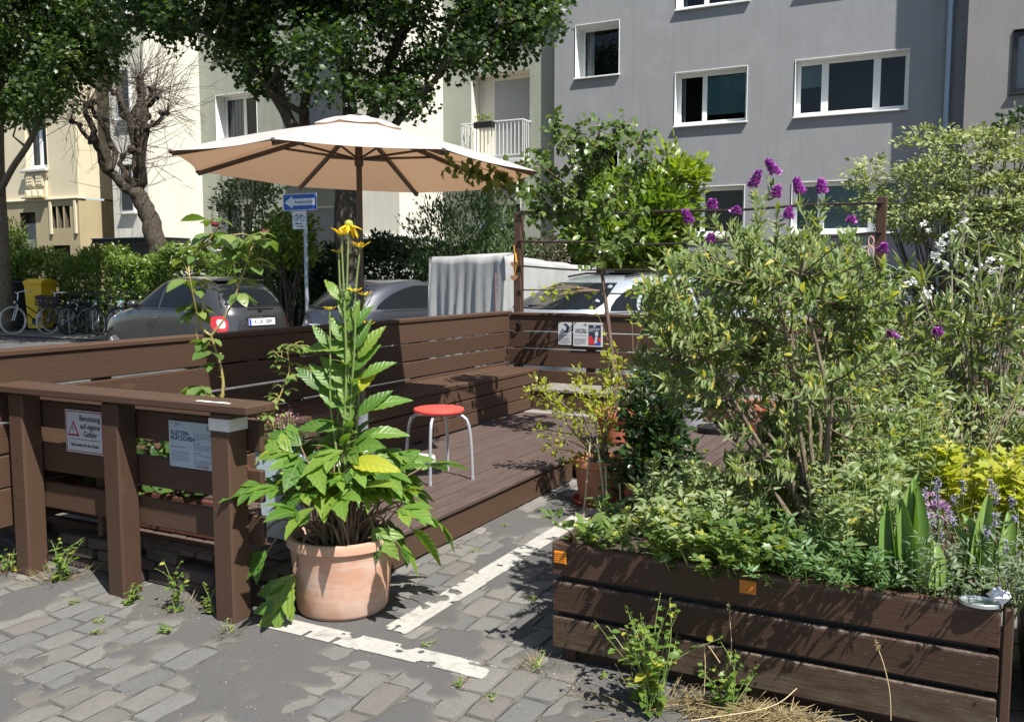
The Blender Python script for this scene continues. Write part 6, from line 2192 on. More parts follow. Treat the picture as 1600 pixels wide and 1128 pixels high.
for px, py, dx, dz_, sc in ((540, 545, -.9, .3, .19), (500, 610, -.7, .9, .15), (565, 590, .8, .6, .16), (560, 560, .5, .9, .18), (525, 610, -.6, .8, .17), (575, 640, .8, .5, .18), (545, 520, .2, 1., .15), (515, 545, -.5, .9, .13), (450 + 82, 470, -.4, .8, .12), (548, 640, -.2, 1., .2), (570, 680, .9, .2, .19), (530, 670, -.9, .3, .2), (543, 500, -.3, 1., .12), (552, 515, .4, .9, .13), (536, 535, -.4, 1., .14), (556, 545, .3, 1.1, .14), (546, 575, -.1, 1., .16), (540, 560, -.6, .8, .15), (553, 580, .6, .9, .16), (536, 600, -.5, .9, .16), (556, 615, .5, 1., .17), (545, 630, .1, 1.1, .17), (530, 640, -.6, .9, .17), (560, 650, .7, .8, .18), (541, 480, .1, 1., .10), (548, 660, -.3, 1., .18)):
    put('leaf', cup_me[r7.choice([2, 3])], cp, at(px, py, 3.92), (dx * .889, dx * .459, dz_), (.3, -.6, .8), sc)
m.build('stems', STEMG, cp, True)
m = MB()
for k in range(26):
    a = r7.uniform(0, 6.28); rr_ = r7.uniform(.02, .15)
    f = top + Vector((math.cos(a) * rr_, math.sin(a) * rr_, -.02))
    m.tube([f, f + Vector((math.cos(a) * .1 + r7.gauss(0, .04), math.sin(a) * .1 + r7.gauss(0, .04), r7.uniform(.05, .22)))], [.005, .003], 5, False)
m.build('dry_stubs', plain('dry_stub', (.20, .13, .09), .8, var=.3, scale=40), cp)

# --- pale blue tall planter with pink stonecrop beside the railing
bp = thing('tall_planter', 'tall pale blue square planter between the railing and the cup plant', 'flower pot', (-3.03, 3.40, DZ))
B_ = Vector((-3.03, 3.40, DZ))
m = MB()
def frus(m, c, h0, h1, z0, z1):
    v = [(c.x + sx * h, c.y + sy * h, z) for h, z in ((h0, z0), (h1, z1)) for sx, sy in ((-1, -1), (1, -1), (1, 1), (-1, 1))]
    m.add(v, [(0, 3, 2, 1), (0, 1, 5, 4), (1, 2, 6, 5), (2, 3, 7, 6), (3, 0, 4, 7)])
frus(m, B_, .078, .105, DZ + .002, DZ + .46)
m.build('body', plain('pale_blue_plastic', (.50, .63, .70), .4, var=.06, scale=5), bp)
m = MB(); m.box(B_.x - .112, B_.x + .112, B_.y - .112, B_.y - .094, DZ + .44, DZ + .468, .004); m.box(B_.x - .112, B_.x + .112, B_.y + .094, B_.y + .112, DZ + .44, DZ + .468, .004)
m.box(B_.x - .112, B_.x - .094, B_.y - .0935, B_.y + .0935, DZ + .44, DZ + .468, .004); m.box(B_.x + .094, B_.x + .112, B_.y - .0935, B_.y + .0935, DZ + .44, DZ + .468, .004); m.build('rim', MATS['pale_blue_plastic'], bp)
m = MB(); m.box(B_.x - .0935, B_.x + .0935, B_.y - .0935, B_.y + .0935, DZ + .40, DZ + .43, 0); m.build('soil', SOIL, bp)

def small_flowers(name, label, c, rad, h, n, col, leafm, cat='plant', ls=.03, fs=.008, seed=0, nst=30):
    r = np.random.default_rng(seed)
    t = thing(name, label, cat, tuple(c))
    P = np.array(c) + np.stack([r.normal(0, rad * .5, nst), r.normal(0, rad * .5, nst), r.uniform(.5, 1.1, nst) * h], 1)
    m = MB()
    for p in P:
        m.tube([(c[0] + (p[0] - c[0]) * .4, c[1] + (p[1] - c[1]) * .4, c[2] - .02), tuple(p)], [.0025, .0015], 4, False)
    m.build('stems', STEMG, t)
    Q = np.repeat(P, 7, 0); Q[:, 2] = c[2] + (Q[:, 2] - c[2]) * r.random(len(Q))
    Q[:, :2] = np.array(c)[:2] + (Q[:, :2] - np.array(c)[:2]) * .9 + r.normal(0, .012, (len(Q), 2))
    cloud('foliage', Q, rand_dirs(len(Q), .5), ls * (.6 + .7 * r.random(len(Q))), .4, LANCE, leafm, t)
    Fp = np.repeat(P, max(1, n // nst), 0) + r.normal(0, fs * 1.6, (nst * max(1, n // nst), 3))
    cloud('flowers', Fp, rand_dirs(len(Fp), .6), fs * (1 + .6 * r.random(len(Fp))), .9, DIAM, col, t)
    return t
PINK = leaf('pink_flower', [(.62, .30, .42), (.50, .20, .34), (.70, .45, .52)], .3, .6, tcol=(1.1, .9, 1.))
GREYG = leaf('grey_green_leaf', [(.12, .17, .09), (.18, .23, .13), (.09, .13, .06)], .25, .6)
small_flowers('stonecrop', 'pink flowered low plant filling the tall pale blue planter', (B_.x, B_.y, DZ + .43), .13, .17, 260, PINK, leaf('mid_green_leaf', [(.06, .12, .025), (.10, .17, .035)], .3, .45), seed=3)

# --- roses
ROSEL = leaf('rose_leaf', [(.09, .165, .04), (.13, .21, .055), (.18, .26, .07), (.25, .31, .09)], .36, .32)
rl_me = [leaf_mesh('leaf', serr(9, w=.33, depth=.08, pk=.5), 1., ROSEL, c) for c in (.05, .2)]
ROSEST = plain('thorny_stem', (.30, .24, .08), .55, var=.3, scale=40)
DEADR = plain('dry_rose_petal', (.10, .008, .015), .8, var=.5, scale=80)
def rose(label, canes, blooms, sd, base_r=.012, lsz=.055, thorny=True):
    r = random.Random(sd)
    t = thing('rose_bush', label, 'rose', tuple(canes[0][0]))
    m = MB()
    for cane, rad in [(c[:-1], c[-1]) if isinstance(c[-1], float) else (c, base_r) for c in canes]:
        q = smooth_path(cane, 6)
        k = len(q) - 1
        m.tube(q, [rad * (1 - .65 * i / k) for i in range(k + 1)], 7, False)
        if thorny:
            for i in range(int(k * 2.2)):
                p = q[r.randrange(k)]
                a = r.uniform(0, 6.28)
                m.tube([p, p + Vector((math.cos(a), math.sin(a), .3)) * rad * 2.2], [rad * .35, .0004], 4, False)
        for i in range(2, k + 1):
            if r.random() < (.25 if rad > .009 else (.9 if lsz < .06 else .27)):
                a = r.uniform(0, 6.28)
                out = Vector((math.cos(a), math.sin(a), r.uniform(-.2, .6))).normalized()
                L = r.uniform(.03, .075)
                st_e = q[i] + out * L
                m.tube([q[i], st_e], [.0018, .0012], 4, False)
                side = out.cross(Vector((0, 0, 1))).normalized()
                for off, dv in ((0, out + Vector((0, 0, -.35))), (-.012, out * .4 + side + Vector((0, 0, -.25))), (-.012, out * .4 - side + Vector((0, 0, -.25)))):
                    put('leaf', rl_me[r.randrange(2)], t, st_e + out * off, dv, (r.gauss(0, .25), r.gauss(0, .25), 1), lsz * r.uniform(.7, 1.35))
    m.build('canes', ROSEST, t, True)
    for b in blooms:
        m = MB(); m.ball(b, .013, 9, 6, .9)
        for k in range(7):
            a = k * .9
            m.ball(Vector(b) + Vector((math.cos(a) * .012, math.sin(a) * .012, .006 * math.sin(k * 2))), .010, 6, 4)
        m.build('bloom', DEADR, t)
    return t
pot('reddish terracotta pot half hidden behind the railing slats', (-3.52, 3.42, DZ), .12, .16, .28, TERRA2, .035)
d1 = 4.55
rb0 = Vector((-3.50, 3.40, DZ + .27))
A1 = at(348, 590, d1); A2 = at(330, 525, d1)
rose('tall thorny rose with broad leaves and faded dark red blooms behind the railing', [
    [rb0, at(345, 640, d1), A1, A2, .0125],
    [A2, at(312, 505, d1), at(296, 430, d1 - .1), at(298, 405, d1), at(312, 390, d1), .006],
    [A2, at(352, 495, d1), at(372, 450, d1), at(389, 400, d1), .0065],
    [at(372, 450, d1), at(362, 410, d1 + .1), at(350, 385, d1 + .05), .005],
    [at(312, 505, d1), at(318, 470, d1), at(300, 455, d1), at(290, 440, d1), .005],
    [at(318, 560, d1), at(308, 525, d1), at(303, 490, d1), .004],
    [at(312, 390, d1), at(335, 365, d1), at(342, 352, d1 - .1), .005],
    [at(312, 390, d1), at(345, 375, d1 + .1), at(375, 372, d1 + .1), .005],
    [at(389, 400, d1), at(395, 385, d1), at(412, 368, d1), .005],
    [at(350, 385, d1), at(372, 366, d1), at(402, 372, d1 + .1), .004],
    [at(345, 640, d1), at(325, 610, d1), at(308, 600, d1 - .05), .004],
    [at(296, 430, d1), at(286, 402, d1), at(300, 380, d1), .004]],
    [at(336, 350, d1 - .1), at(415, 363, d1)], 3, lsz=.088)
rose('slender rose shoot with small leaves growing from the pale blue planter', [
    [Vector((B_.x + .0, B_.y, DZ + .42)), at(425, 660, 4.42), at(437, 620, 4.42), at(452, 580, 4.45), at(448, 545, 4.45), .006],
    [at(437, 620, 4.42), at(420, 632, 4.4), at(408, 650, 4.4), .003],
    [at(452, 580, 4.45), at(466, 590, 4.45), at(475, 582, 4.45), .003],
    [at(450, 562, 4.45), at(436, 556, 4.45), .003], [at(448, 545, 4.45), at(456, 540, 4.45), at(466, 548, 4.45), .003]],
    [], 5, lsz=.036, thorny=False)

# greenery standing behind the railing slats
tb = thing('trough', 'dark trough of green leaves behind the lower railing slats', 'flower pot', (-3.6, 3.1, DZ))
m = MB(); m.box(-4.6, -3.25, 3.14, 3.36, DZ + .004, DZ + .2, .008); m.build('body', plain('brown_trough', (.09, .03, .02), .7), tb)
m = MB(); m.box(-4.58, -3.27, 3.16, 3.34, DZ + .201, DZ + .21, 0); m.build('soil', SOIL, tb)
P = np.stack([rng.uniform(-4.55, -3.3, 700), rng.uniform(3.1, 3.4, 700), DZ + .2 + rng.random(700) ** 1.3 * .32], 1)
tg = thing('trough_plants', 'low green leafy plants filling the trough behind the railing', 'plant', (-3.9, 3.2, DZ + .2))
cloud('foliage', P, rand_dirs(700, .5), .06 * (.6 + .8 * rng.random(700)), .6, OVAL, leaf('trough_leaf', [(.04, .09, .02), (.07, .14, .03), (.10, .18, .03)], .35, .4), tg)

# --- pots at the corner of the deck
pot('round orange terracotta pot standing on the road beside the deck corner', (-2.13, 5.42, 0), .15, .185, .30, TERRA3, .05, saucer=TERRA2)
pot('deep red terracotta pot with scalloped rim on the deck behind the orange pot', (-2.46, 6.5, DZ), .10, .15, .26, TERRA2, .06)
pot('small brick red pot right of the orange terracotta pot', (-1.86, 5.6, 0), .12, .16, .24, TERRA2, .04)
pot('broken red pot lying low beside the small brick red pot', (-1.82, 5.28, 0), .10, .14, .20, TERRA2, .03)
bk = thing('bucket', 'grey plastic bucket with dark rim on the deck behind the shrubs', 'bucket', (-2.16, 7.50, DZ))
m = MB(); m.lathe((-2.16, 7.50, DZ), [(1e-4, .0), (.115, 0), (.12, .01), (.15, .27)], 32); m.build('body', plain('grey_bucket', (.38, .39, .41), .5), bk, True)
m = MB(); m.lathe((-2.16, 7.50, DZ), [(.150, .262), (.158, .262), (.158, .295), (.148, .295), (.145, .27)], 32); m.build('rim', BLACK, bk, True)
m = MB(); m.lathe((-2.16, 7.50, DZ), [(1e-4, .25), (.146, .25)], 24); m.build('soil', SOIL, bk)
pot('bright red round pot on the deck right of the grey bucket', (-1.60, 7.55, DZ), .13, .17, .24, TERRA2, .05)
pot('black plastic pot on the low step behind the shrubs', (-1.82, 7.85, .402), .10, .13, .2, BLACK, .02)
bt = thing('plant_tray', 'black plastic saucer on the deck beside the grey bucket', 'tray', (-1.88, 7.32, DZ))
m = MB(); m.lathe((-1.88, 7.32, DZ), [(1e-4, .002), (.14, .002), (.15, .05), (.14, .052), (.13, .01)], 28); m.build('body', BLACK, bt, True)
pot('dark low pot at the end of the deck half hidden by the butterfly bush', (-1.35, 7.2, DZ), .10, .13, .18, BLACK, .02)

# --- young birch behind the stool
BIR = leaf('birch_leaf', [(.075, .13, .03), (.12, .19, .045), (.17, .24, .07), (.05, .09, .025)], .36, .33)
bt_ = thing('birch_sapling', 'slender young birch in the deep red pot reaching over the side fence', 'tree', (-2.46, 6.5, DZ + .2))
m = MB()
bd = 6.9
trunk = limb(m, [Vector((-2.46, 6.5, DZ + .2)), at(962, 610, bd), at(955, 545, bd), at(945, 460, bd), at(936, 400, bd), at(922, 355, bd), at(905, 320, bd), at(920, 260, bd), at(940, 195, bd)], .022, .005, 8, 4)
Lb = [trunk]
for pp, r0 in (([(905, 320), (870, 300), (835, 300), (815, 290)], .008), ([(922, 355), (950, 310), (985, 280), (1012, 250)], .009), ([(912, 300), (890, 250), (872, 210), (870, 190)], .008), ([(916, 280), (945, 240), (990, 225), (1005, 215)], .008), ([(922, 350), (895, 310), (860, 270), (845, 235)], .008), ([(936, 400), (965, 385), (985, 362), (990, 340)], .007), ([(920, 265), (905, 225), (905, 200)], .006), ([(930, 230), (960, 205), (975, 195)], .006), ([(905, 325), (880, 335), (845, 335), (830, 330)], .007)):
    Lb.append(limb(m, [at(x, y, bd + rng.normal(0, .12)) for x, y in pp], r0, .002, 6, 4, .006))
bl_me = [leaf_mesh('leaf', serr(8, w=.40, depth=.12, pk=.33), 1., BIR, c) for c in (.05, .25)]
BP, BD = [], []
for l in Lb:
    n = len(l)
    for i, p in enumerate(l):
        if l is trunk and i < n * .68:
            continue
        for k in range(5):
            tw = Vector(rng.normal(0, 1, 3)); tw.normalize()
            e = p + tw * rng.uniform(.03, .15)
            m.tube([p, e], [.0022, .001], 3, False)
            for q in range(3):
                BP.append(p.lerp(e, rng.uniform(.3, 1.05)) + Vector(rng.normal(0, .015, 3))); v = tw * .6 + Vector(rng.normal(0, .6, 3)); v.z -= .5; BD.append(v)
# the long drooping shoot that hangs below the parasol
sh = limb(m, [at(880, 285, bd), at(835, 255, 6.5), at(800, 262, 6.2), at(770, 268, 6.0), at(740, 258, 5.9), at(712, 252, 5.9)], .006, .0015, 6, 6)
for p in sh[6:]:
    for k in range(5):
        e = p + Vector(rng.normal(0, .05, 3)) + Vector((0, 0, -.03))
        BP.append(e); v = Vector(rng.normal(0, .5, 3)); v.z -= .9; BD.append(v)
for px in range(775, 835, 6):
    for k in range(5):
        e = at(px + rng.normal(0, 4), 280 + rng.normal(0, 14), 6.1 + rng.normal(0, .1))
        BP.append(e); BD.append(Vector((rng.normal(0, .5), rng.normal(0, .5), -.9)))
order = sorted(range(len(BP)), key=lambda i: BP[i].length)
for i in order[:300]:
    put('leaf', bl_me[i % 2], bt_, BP[i], BD[i], (rng.normal(0, .5), rng.normal(0, .5) - .4, .8), rng.uniform(.042, .068))
rest = order[300:]
cloud('foliage', [tuple(BP[i]) for i in rest], [tuple(BD[i]) for i in rest], .05 * (.7 + .6 * rng.random(len(rest))), .8, HEART, BIR, bt_, kind='stuff')
m.build('trunk', bark('birch_bark', (.16, .10, .075), (.30, .22, .17), (30, 30, 60)), bt_, True, sharp=0)

# --- yellow green shrub in the orange pot, and the dark shrub beside it
YG = leaf('yellow_green_leaf', [(.30, .34, .03), (.38, .41, .045), (.45, .45, .06), (.18, .26, .03)], .5, .4)
def sprays(name, label, cat, foot, tips, per, ls, W, mat, sd, tm=OVAL, stem_m=None, tuft=.06, r0=.006, indiv=0):
    "twiggy shrub: arched shoots from one foot, leaves tufted along their outer half"
    r = np.random.default_rng(sd)
    t = thing(name, label, cat, tuple(foot))
    m = MB(); P, D = [], []
    for e in tips:
        e = Vector(e); f = Vector(foot) + Vector((r.normal(0, .02), r.normal(0, .02), 0))
        md = f.lerp(e, .5) + Vector((r.normal(0, .03), r.normal(0, .03), .06 * (e - f).length))
        q = smooth_path([f, md, e], 6)
        m.tube(q, [r0 * (1 - .75 * i / 12) for i in range(13)], 5, False)
        for k in range(per):
            i = int(min(12, r.integers(7, 15))); p = q[i]
            v = Vector(r.normal(0, 1, 3)); v.normalize()
            P.append(tuple(p + v * r.uniform(.2, 1.) * tuft)); D.append(tuple(v + (q[12] - q[6]).normalized() * .6))
    m.build('stems', stem_m or STEMB, t)
    n = len(P)
    if indiv:
        mes = [leaf_mesh('leaf', tm, W, mat, c) for c in (0., .2)]
        od = sorted(range(n), key=lambda i: np.hypot(P[i][0], P[i][1]))
        for i in od[:indiv]:
            put('leaf', mes[i % 2], t, P[i], D[i], (r.normal(0, .4), r.normal(0, .4) - .3, 1), ls * r.uniform(.65, 1.35))
        P = [P[i] for i in od[indiv:]]; D = [D[i] for i in od[indiv:]]
    if P:
        cloud('foliage', P, D, ls * (.6 + .7 * r.random(len(P))), W, tm, mat, t, kind='stuff')
    return t
yd = 5.75
sprays('lime_shrub', 'airy yellow green shrub spreading from the orange terracotta pot', 'shrub', (-2.13, 5.42, .27), [at(x, y, yd + rng.normal(0, .12)) for x, y in ((838, 600), (848, 612), (828, 612), (860, 605), (905, 585), (915, 600), (898, 605), (945, 585), (960, 600), (935, 615), (925, 640), (950, 640), (880, 640), (862, 625), (905, 665), (842, 672), (862, 700), (945, 690), (965, 570), (955, 560), (968, 622), (893, 715))], 40, .036, .55, YG, 4, stem_m=BARKL)
sprays('vine_shoot', 'yellow leaved vine shoot hanging on the trellis rod before the white car', 'plant', (-3.3, 8.2, 1.34), [at(x, y, 8.9) for x, y in ((832, 455), (845, 450), (858, 458), (850, 468), (868, 462), (886, 462))], 6, .055, .8, leaf('vine_leaf', [(.42, .44, .04), (.30, .36, .04)], .45, .4), 6, HEART, tuft=.04)
sprays('vine_shoot', 'pale vine shoot climbing in front of the side fence beside the birch trunk', 'plant', (-2.5, 7.2, DZ), [at(x, y, 7.6) for x, y in ((920, 455), (952, 556), (965, 575), (960, 540), (1010, 480), (985, 450))], 6, .06, .8, MATS['vine_leaf'], 7, HEART, tuft=.05)
DKS = leaf('dark_shrub_leaf', [(.018, .045, .013), (.03, .07, .018), (.045, .09, .022)], .25, .3, yellow=(.05, (.2, .24, .04)))
sprays('dark_shrub', 'dense dark green shrub between the orange pot and the butterfly bush', 'shrub', (-1.70, 5.45, .1), [at(1026 + rng.normal(0, 30), 680 + rng.normal(0, 62), 5.45 + rng.normal(0, .18)) for k in range(78)], 44, .052, .6, DKS, 9, tuft=.09)

# --- butterfly bush in the planter
BUD = leaf('butterfly_bush_leaf', [(.145, .21, .06), (.20, .265, .085), (.26, .32, .125), (.09, .14, .04)], .40, .55, yellow=(.06, (.45, .40, .06)), tcol=(1.55, 1.65, .75))
bb = thing('butterfly_bush', 'tall butterfly bush with narrow grey green leaves and purple flower spikes in the planter', 'shrub', (-.50, 3.55, .43))
foot = Vector((-.50, 3.55, .42))
m = MB(); P, D = [], []
BST = bark('bush_stem', (.12, .09, .06), (.30, .25, .17), (20, 20, 6))
spikes = [((1180, 283), 1.25), ((1207, 264), 1.15), ((1248, 294), 1.2), ((1214, 302), .8), ((1284, 294), 1.), ((1232, 336), .8), ((1075, 342), 1.), ((1112, 400), .8), ((1110, 374), .6), ((1380, 390), .7), ((1113, 322), .6), ((1055, 556), .6), ((1393, 524), .55), ((1465, 521), .6), ((1150, 330), .4), ((1330, 345), .4)]
tips = []
for (x, y), s in spikes:
    tips.append((at(x, y + 26, 3.6 + rng.normal(0, .12)), True))
rb_ = np.random.default_rng(77)
for k in range(380):
    while True:
        x, y = rb_.uniform(985, 1400), rb_.uniform(335, 800)
        topy = np.interp(x, [985, 1010, 1050, 1100, 1150, 1200, 1290, 1340, 1380, 1400], [470, 420, 385, 395, 330, 300, 320, 360, 405, 470])
        boty = np.interp(x, [985, 1050, 1150, 1290, 1400], [560, 640, 790, 800, 740])
        if topy < y < boty and not (1045 < x < 1190 and 600 < y < 715 and rb_.random() < .85):
            break
    tips.append((at(x, y, 3.62 + rb_.normal(0, .24)), False))
mains = []
for px, py in ((1150, 640), (1200, 560), (1235, 520), (1265, 560), (1300, 600), (1335, 640), (1225, 620), (1150, 690), (1190, 690), (1290, 480), (1250, 430), (1215, 450), (1100, 560), (1330, 520)):
    e = at(px, py, 3.6 + rb_.normal(0, .15))
    q = limb(m, [foot + Vector((rb_.normal(0, .04), rb_.normal(0, .04), 0)), foot.lerp(e, .45) + Vector((rb_.normal(0, .04), rb_.normal(0, .04), .05)), e], .014, .0035, 7, 4, .006)
    mains += q[4:]
for e, fl in tips:
    bs_ = min(mains, key=lambda p: (p - e).length + (3 if p.z > e.z else 0))
    md = bs_.lerp(e, .55) + Vector((rb_.normal(0, .03), rb_.normal(0, .03), -.07 * (e - bs_).length))
    q = smooth_path([bs_, md, e], 8)
    m.tube(q, [.0055 * (1 - .7 * i / 16) for i in range(17)], 5, False)
    L = sum((q[i + 1] - q[i]).length for i in range(16))
    nn_ = max(8, int(L / .0135))
    ph = rb_.uniform(0, 6)
    for k in range(nn_ + 1):
        t_ = k / nn_
        if t_ < .22:
            continue
        p = q[min(15, int(t_ * 16))]
        ax = (q[16] - q[8]).normalized()
        if k == nn_:
            for j_ in range(5):
                P.append(tuple(q[16])); D.append((math.cos(j_ * 1.26), math.sin(j_ * 1.26), rb_.uniform(.8, 2.)))
        s1 = ax.cross(Vector((math.cos(ph + k * 1.57), math.sin(ph + k * 1.57), .1))).normalized()
        for sg_ in (-1, 1):
            P.append(tuple(p)); D.append(tuple(s1 * sg_ * rb_.uniform(.7, 1.1) + ax * rb_.uniform(.3, 1.1) + Vector((0, 0, rb_.uniform(-.2, .45)))))
n = len(P)
S = (.028 + .030 * rb_.random(n))
tip_d = np.array([np.hypot(p[0], p[1]) for p in P])
od = np.argsort(tip_d)
bud_me = [leaf_mesh('leaf', strip_leaf([0, .12, .3, .55, .8, 1], [.02, .3, .5, .45, .24, 0], .28, .15), .27, BUD, c) for c in (0., .25)]
for i in od[:300]:
    put('leaf', bud_me[i % 2], bb, P[i], D[i], (rb_.normal(.4, .3), rb_.normal(0, .3) - .28, .85), float(S[i]) * .95)
i2 = od[300:]
cloud('foliage', [P[i] for i in i2], [D[i] for i in i2], S[i2], .28, LANCE, BUD, bb, up=np.array([.45, -.28, .85]) + rb_.normal(0, .35, (len(i2), 3)), kind='stuff')
print('butterfly leaves', n)
m.build('stems', BST, bb, True, sharp=0)
PUR = leaf('purple_flower', [(.44, .08, .46), (.55, .13, .53), (.30, .05, .36), (.62, .24, .60)], .2, .6, tcol=(1., .8, 1.1))
for (x, y), s in spikes:
    c = at(x, y, 3.6)
    L = .054 * s
    d = Vector((rb_.normal(0, .25), rb_.normal(0, .2), 1)).normalized()
    k = int(300 * s)
    t_ = rb_.random(k); a_s = rb_.uniform(0, 6)
    rad = .0145 * (1 - t_) ** .6 * (.8 + .3 * s) * (.25 + .75 * rb_.random(k) ** .5) * (1 + .35 * np.sin(a_s + t_ * 25))
    a = rb_.uniform(0, 6.28, k)
    pos = np.array(c) + np.outer(t_ - .4, np.array(d)) * L + np.stack([np.cos(a) * rad, np.sin(a) * rad, rb_.normal(0, .003, k)], 1)
    dr = np.stack([np.cos(a), np.sin(a), .5 + 0 * a], 1)
    cloud('flower_spike', pos, dr, .0125 * (.7 + .7 * rb_.random(k)), .8, DIAM, PUR, bb)

# --- the rest of the planting: low perennials along the planter
r8 = np.random.default_rng(88)
def lowplants(name, label, box, h, n, ls, W, mat, sd, tm=LANCE, cat='plant', cl=26, indiv=0, zlo=.43):
    x0, x1, y0, y1 = box
    r = np.random.default_rng(sd)
    t = thing(name, label, cat, ((x0 + x1) / 2, (y0 + y1) / 2, zlo))
    m = MB(); P, D = [], []
    for k in range(cl):
        bx, by = r.uniform(x0, x1), r.uniform(y0, y1)
        hh = h * r.uniform(.55, 1.1)
        e = Vector((bx + r.normal(0, .05), by + r.normal(0, .05) - (.05 + .16 * r.random() if by < 3.25 and zlo > .42 else 0), zlo + hh * (.8 if by < 3.25 else 1)))
        m.tube([(bx, by, zlo - .02), ((bx + e.x) / 2 + r.normal(0, .01), (by + e.y) / 2, zlo + hh * .55), e], [.0035, .0025, .0015], 4, False)
        for j in range(n // cl):
            t_ = r.random() ** .7
            a = r.uniform(0, 6.28)
            P.append((bx + (e.x - bx) * t_ + math.cos(a) * .012, by + (e.y - by) * t_ + math.sin(a) * .012, zlo + hh * t_))
            D.append((math.cos(a), math.sin(a), r.uniform(-.1, .9)))
    m.build('stems', STEMG, t)
    k = len(P)
    if indiv:
        mes = leaf_mesh('leaf', tm, W, mat, .1)
        od = sorted(range(k), key=lambda i: P[i][1])
        for i in od[:indiv]:
            put('leaf', mes, t, P[i], D[i], (r.normal(0, .3), r.normal(0, .3) - .2, 1), ls * r.uniform(.65, 1.3))
        P = [P[i] for i in od[indiv:]]; D = [D[i] for i in od[indiv:]]
    if P:
        cloud('foliage', P, D, ls * (.6 + .7 * r.random(len(P))), W, tm, mat, t, kind='stuff')
    return t
SAGE = leaf('sage_leaf', [(.16, .22, .08), (.22, .28, .11), (.30, .35, .17), (.11, .16, .055)], .36, .5, yellow=(.05, (.35, .33, .06)))
MIDG = leaf('perennial_leaf', [(.085, .15, .034), (.13, .20, .05), (.18, .25, .065)], .38, .4, yellow=(.07, (.36, .38, .05)))
lowplants('trailing_plant', 'small dark leaved plant at the left corner of the planter', (-1.34, -1.12, 3.12, 3.5), .16, 260, .05, .45, MIDG, 31, OVAL, cl=18)
lowplants('sage_plant', 'grey green leafy sage left of the butterfly bush stem in the planter', (-1.10, -.72, 3.10, 3.75), .30, 1900, .042, .36, SAGE, 32, cl=54, indiv=120)
lowplants('geranium_plant', 'green lobed leaf plant tumbling over the middle of the planter rim', (-1.0, -.48, 3.06, 3.3), .22, 1700, .034, .8, MIDG, 33, MAPLE, cl=74, indiv=110)
lowplants('sage_plant', 'grey green leafy sage right of the butterfly bush stem in the planter', (-.50, -.18, 3.14, 3.8), .40, 2100, .042, .34, SAGE, 34, cl=54)
lowplants('tansy_plant', 'feathery bright green plant at the planter middle below the butterfly bush', (-.62, -.22, 3.07, 3.28), .2, 1700, .035, .28, leaf('tansy_leaf', [(.07, .15, .045), (.11, .20, .06)], .3, .5), 35, cl=50)
lowplants('tall_perennial', 'tall leafy stems behind the planter below the purple spikes', (-.8, -.1, 3.95, 4.7), 1.0, 5600, .052, .3, BUD, 36, cl=64, zlo=.05)
lowplants('tall_perennial', 'narrow leaved stems filling the gap left of the butterfly bush', (-1.5, -.9, 4.0, 4.6), .5, 1700, .045, .3, SAGE, 37, cl=44, zlo=.05)
# golden leaved plant behind the right end
GOLD = leaf('golden_leaf', [(.46, .45, .04), (.36, .40, .04), (.52, .48, .07), (.28, .34, .04)], .45, .4)
lowplants('golden_plant', 'broad golden yellow leaved plant behind the right end of the planter', (-.14, .32, 3.98, 4.45), .36, 900, .058, .75, GOLD, 38, MAPLE, cl=34, indiv=140, zlo=.38)
lowplants('lavender_bush', 'grey lavender mound at the right corner of the planter', (-.12, .24, 3.10, 3.62), .24, 2000, .03, .25, GREYG, 39, cl=60)
LAV = leaf('lavender_flower', [(.24, .22, .36), (.33, .30, .45), (.16, .15, .24)], .15, .7, tcol=(1., 1., 1.2))
P, D = [], []
lv = thing('lavender_spikes', 'faded violet lavender spikes above the grey mound', 'flower', (.06, 3.4, .6))
m = MB()
for k in range(34):
    bx, by = r8.uniform(-.12, .26), r8.uniform(3.2, 3.66)
    e = Vector((bx + r8.normal(0, .05), by + r8.normal(0, .04), .43 + r8.uniform(.16, .36)))
    m.tube([(bx, by, .43), e], [.0016, .0013], 4, False)
    for j in range(46):
        t_ = r8.random()
        P.append((e.x + r8.normal(0, .005), e.y + r8.normal(0, .005), e.z - .045 * t_)); a = r8.uniform(0, 6.28); D.append((math.cos(a), math.sin(a), .5))
m.build('stems', GREYG, lv)
cloud('blossoms', P, D, .0085, .8, DIAM, LAV, lv, kind='stuff')
# iris blades
IRIS = leaf('iris_leaf', [(.13, .24, .06), (.18, .30, .07), (.22, .33, .08)], .3, .4)
ir_me = [leaf_mesh('blade', strip_leaf([0, .2, .4, .6, .8, .93, 1], [.55, .6, .58, .5, .36, .18, 0], .12, d_), .085, IRIS) for d_ in (.02, .08)]
def iris(label, blades):
    b0 = blades[0][0]
    t = thing('iris_clump', label, 'plant', tuple(b0))
    for b, e in blades:
        b, e = Vector(b), Vector(e)
        put('blade', ir_me[r7.randrange(2)], t, b, e - b, (r7.gauss(0, .5), -1, .1), ((e - b).length, .42 + .25 * r7.random(), 1))
def ib_(x0, y0, x1, y1, d=2.97):
    return at(x0, y0, d - .06), at(x1, y1, d)
iris('sword shaped iris leaves near the planter rim, larger left clump', [ib_(1412, 915, 1418, 850), ib_(1420, 915, 1452, 838), ib_(1437, 915, 1462, 842), ib_(1443, 917, 1467, 862), ib_(1430, 912, 1440, 820), ib_(1455, 920, 1490, 880), ib_(1402, 905, 1384, 830), ib_(1400, 900, 1385, 780), ib_(1415, 910, 1405, 770), ib_(1424, 912, 1432, 745), ib_(1428, 912, 1420, 735)])
iris('tall sword shaped iris leaves right of the larger clump', [ib_(1528, 900, 1545, 770), ib_(1532, 900, 1544, 815), ib_(1530, 900, 1520, 800), ib_(1526, 902, 1502, 820), ib_(1560, 880, 1577, 797)])
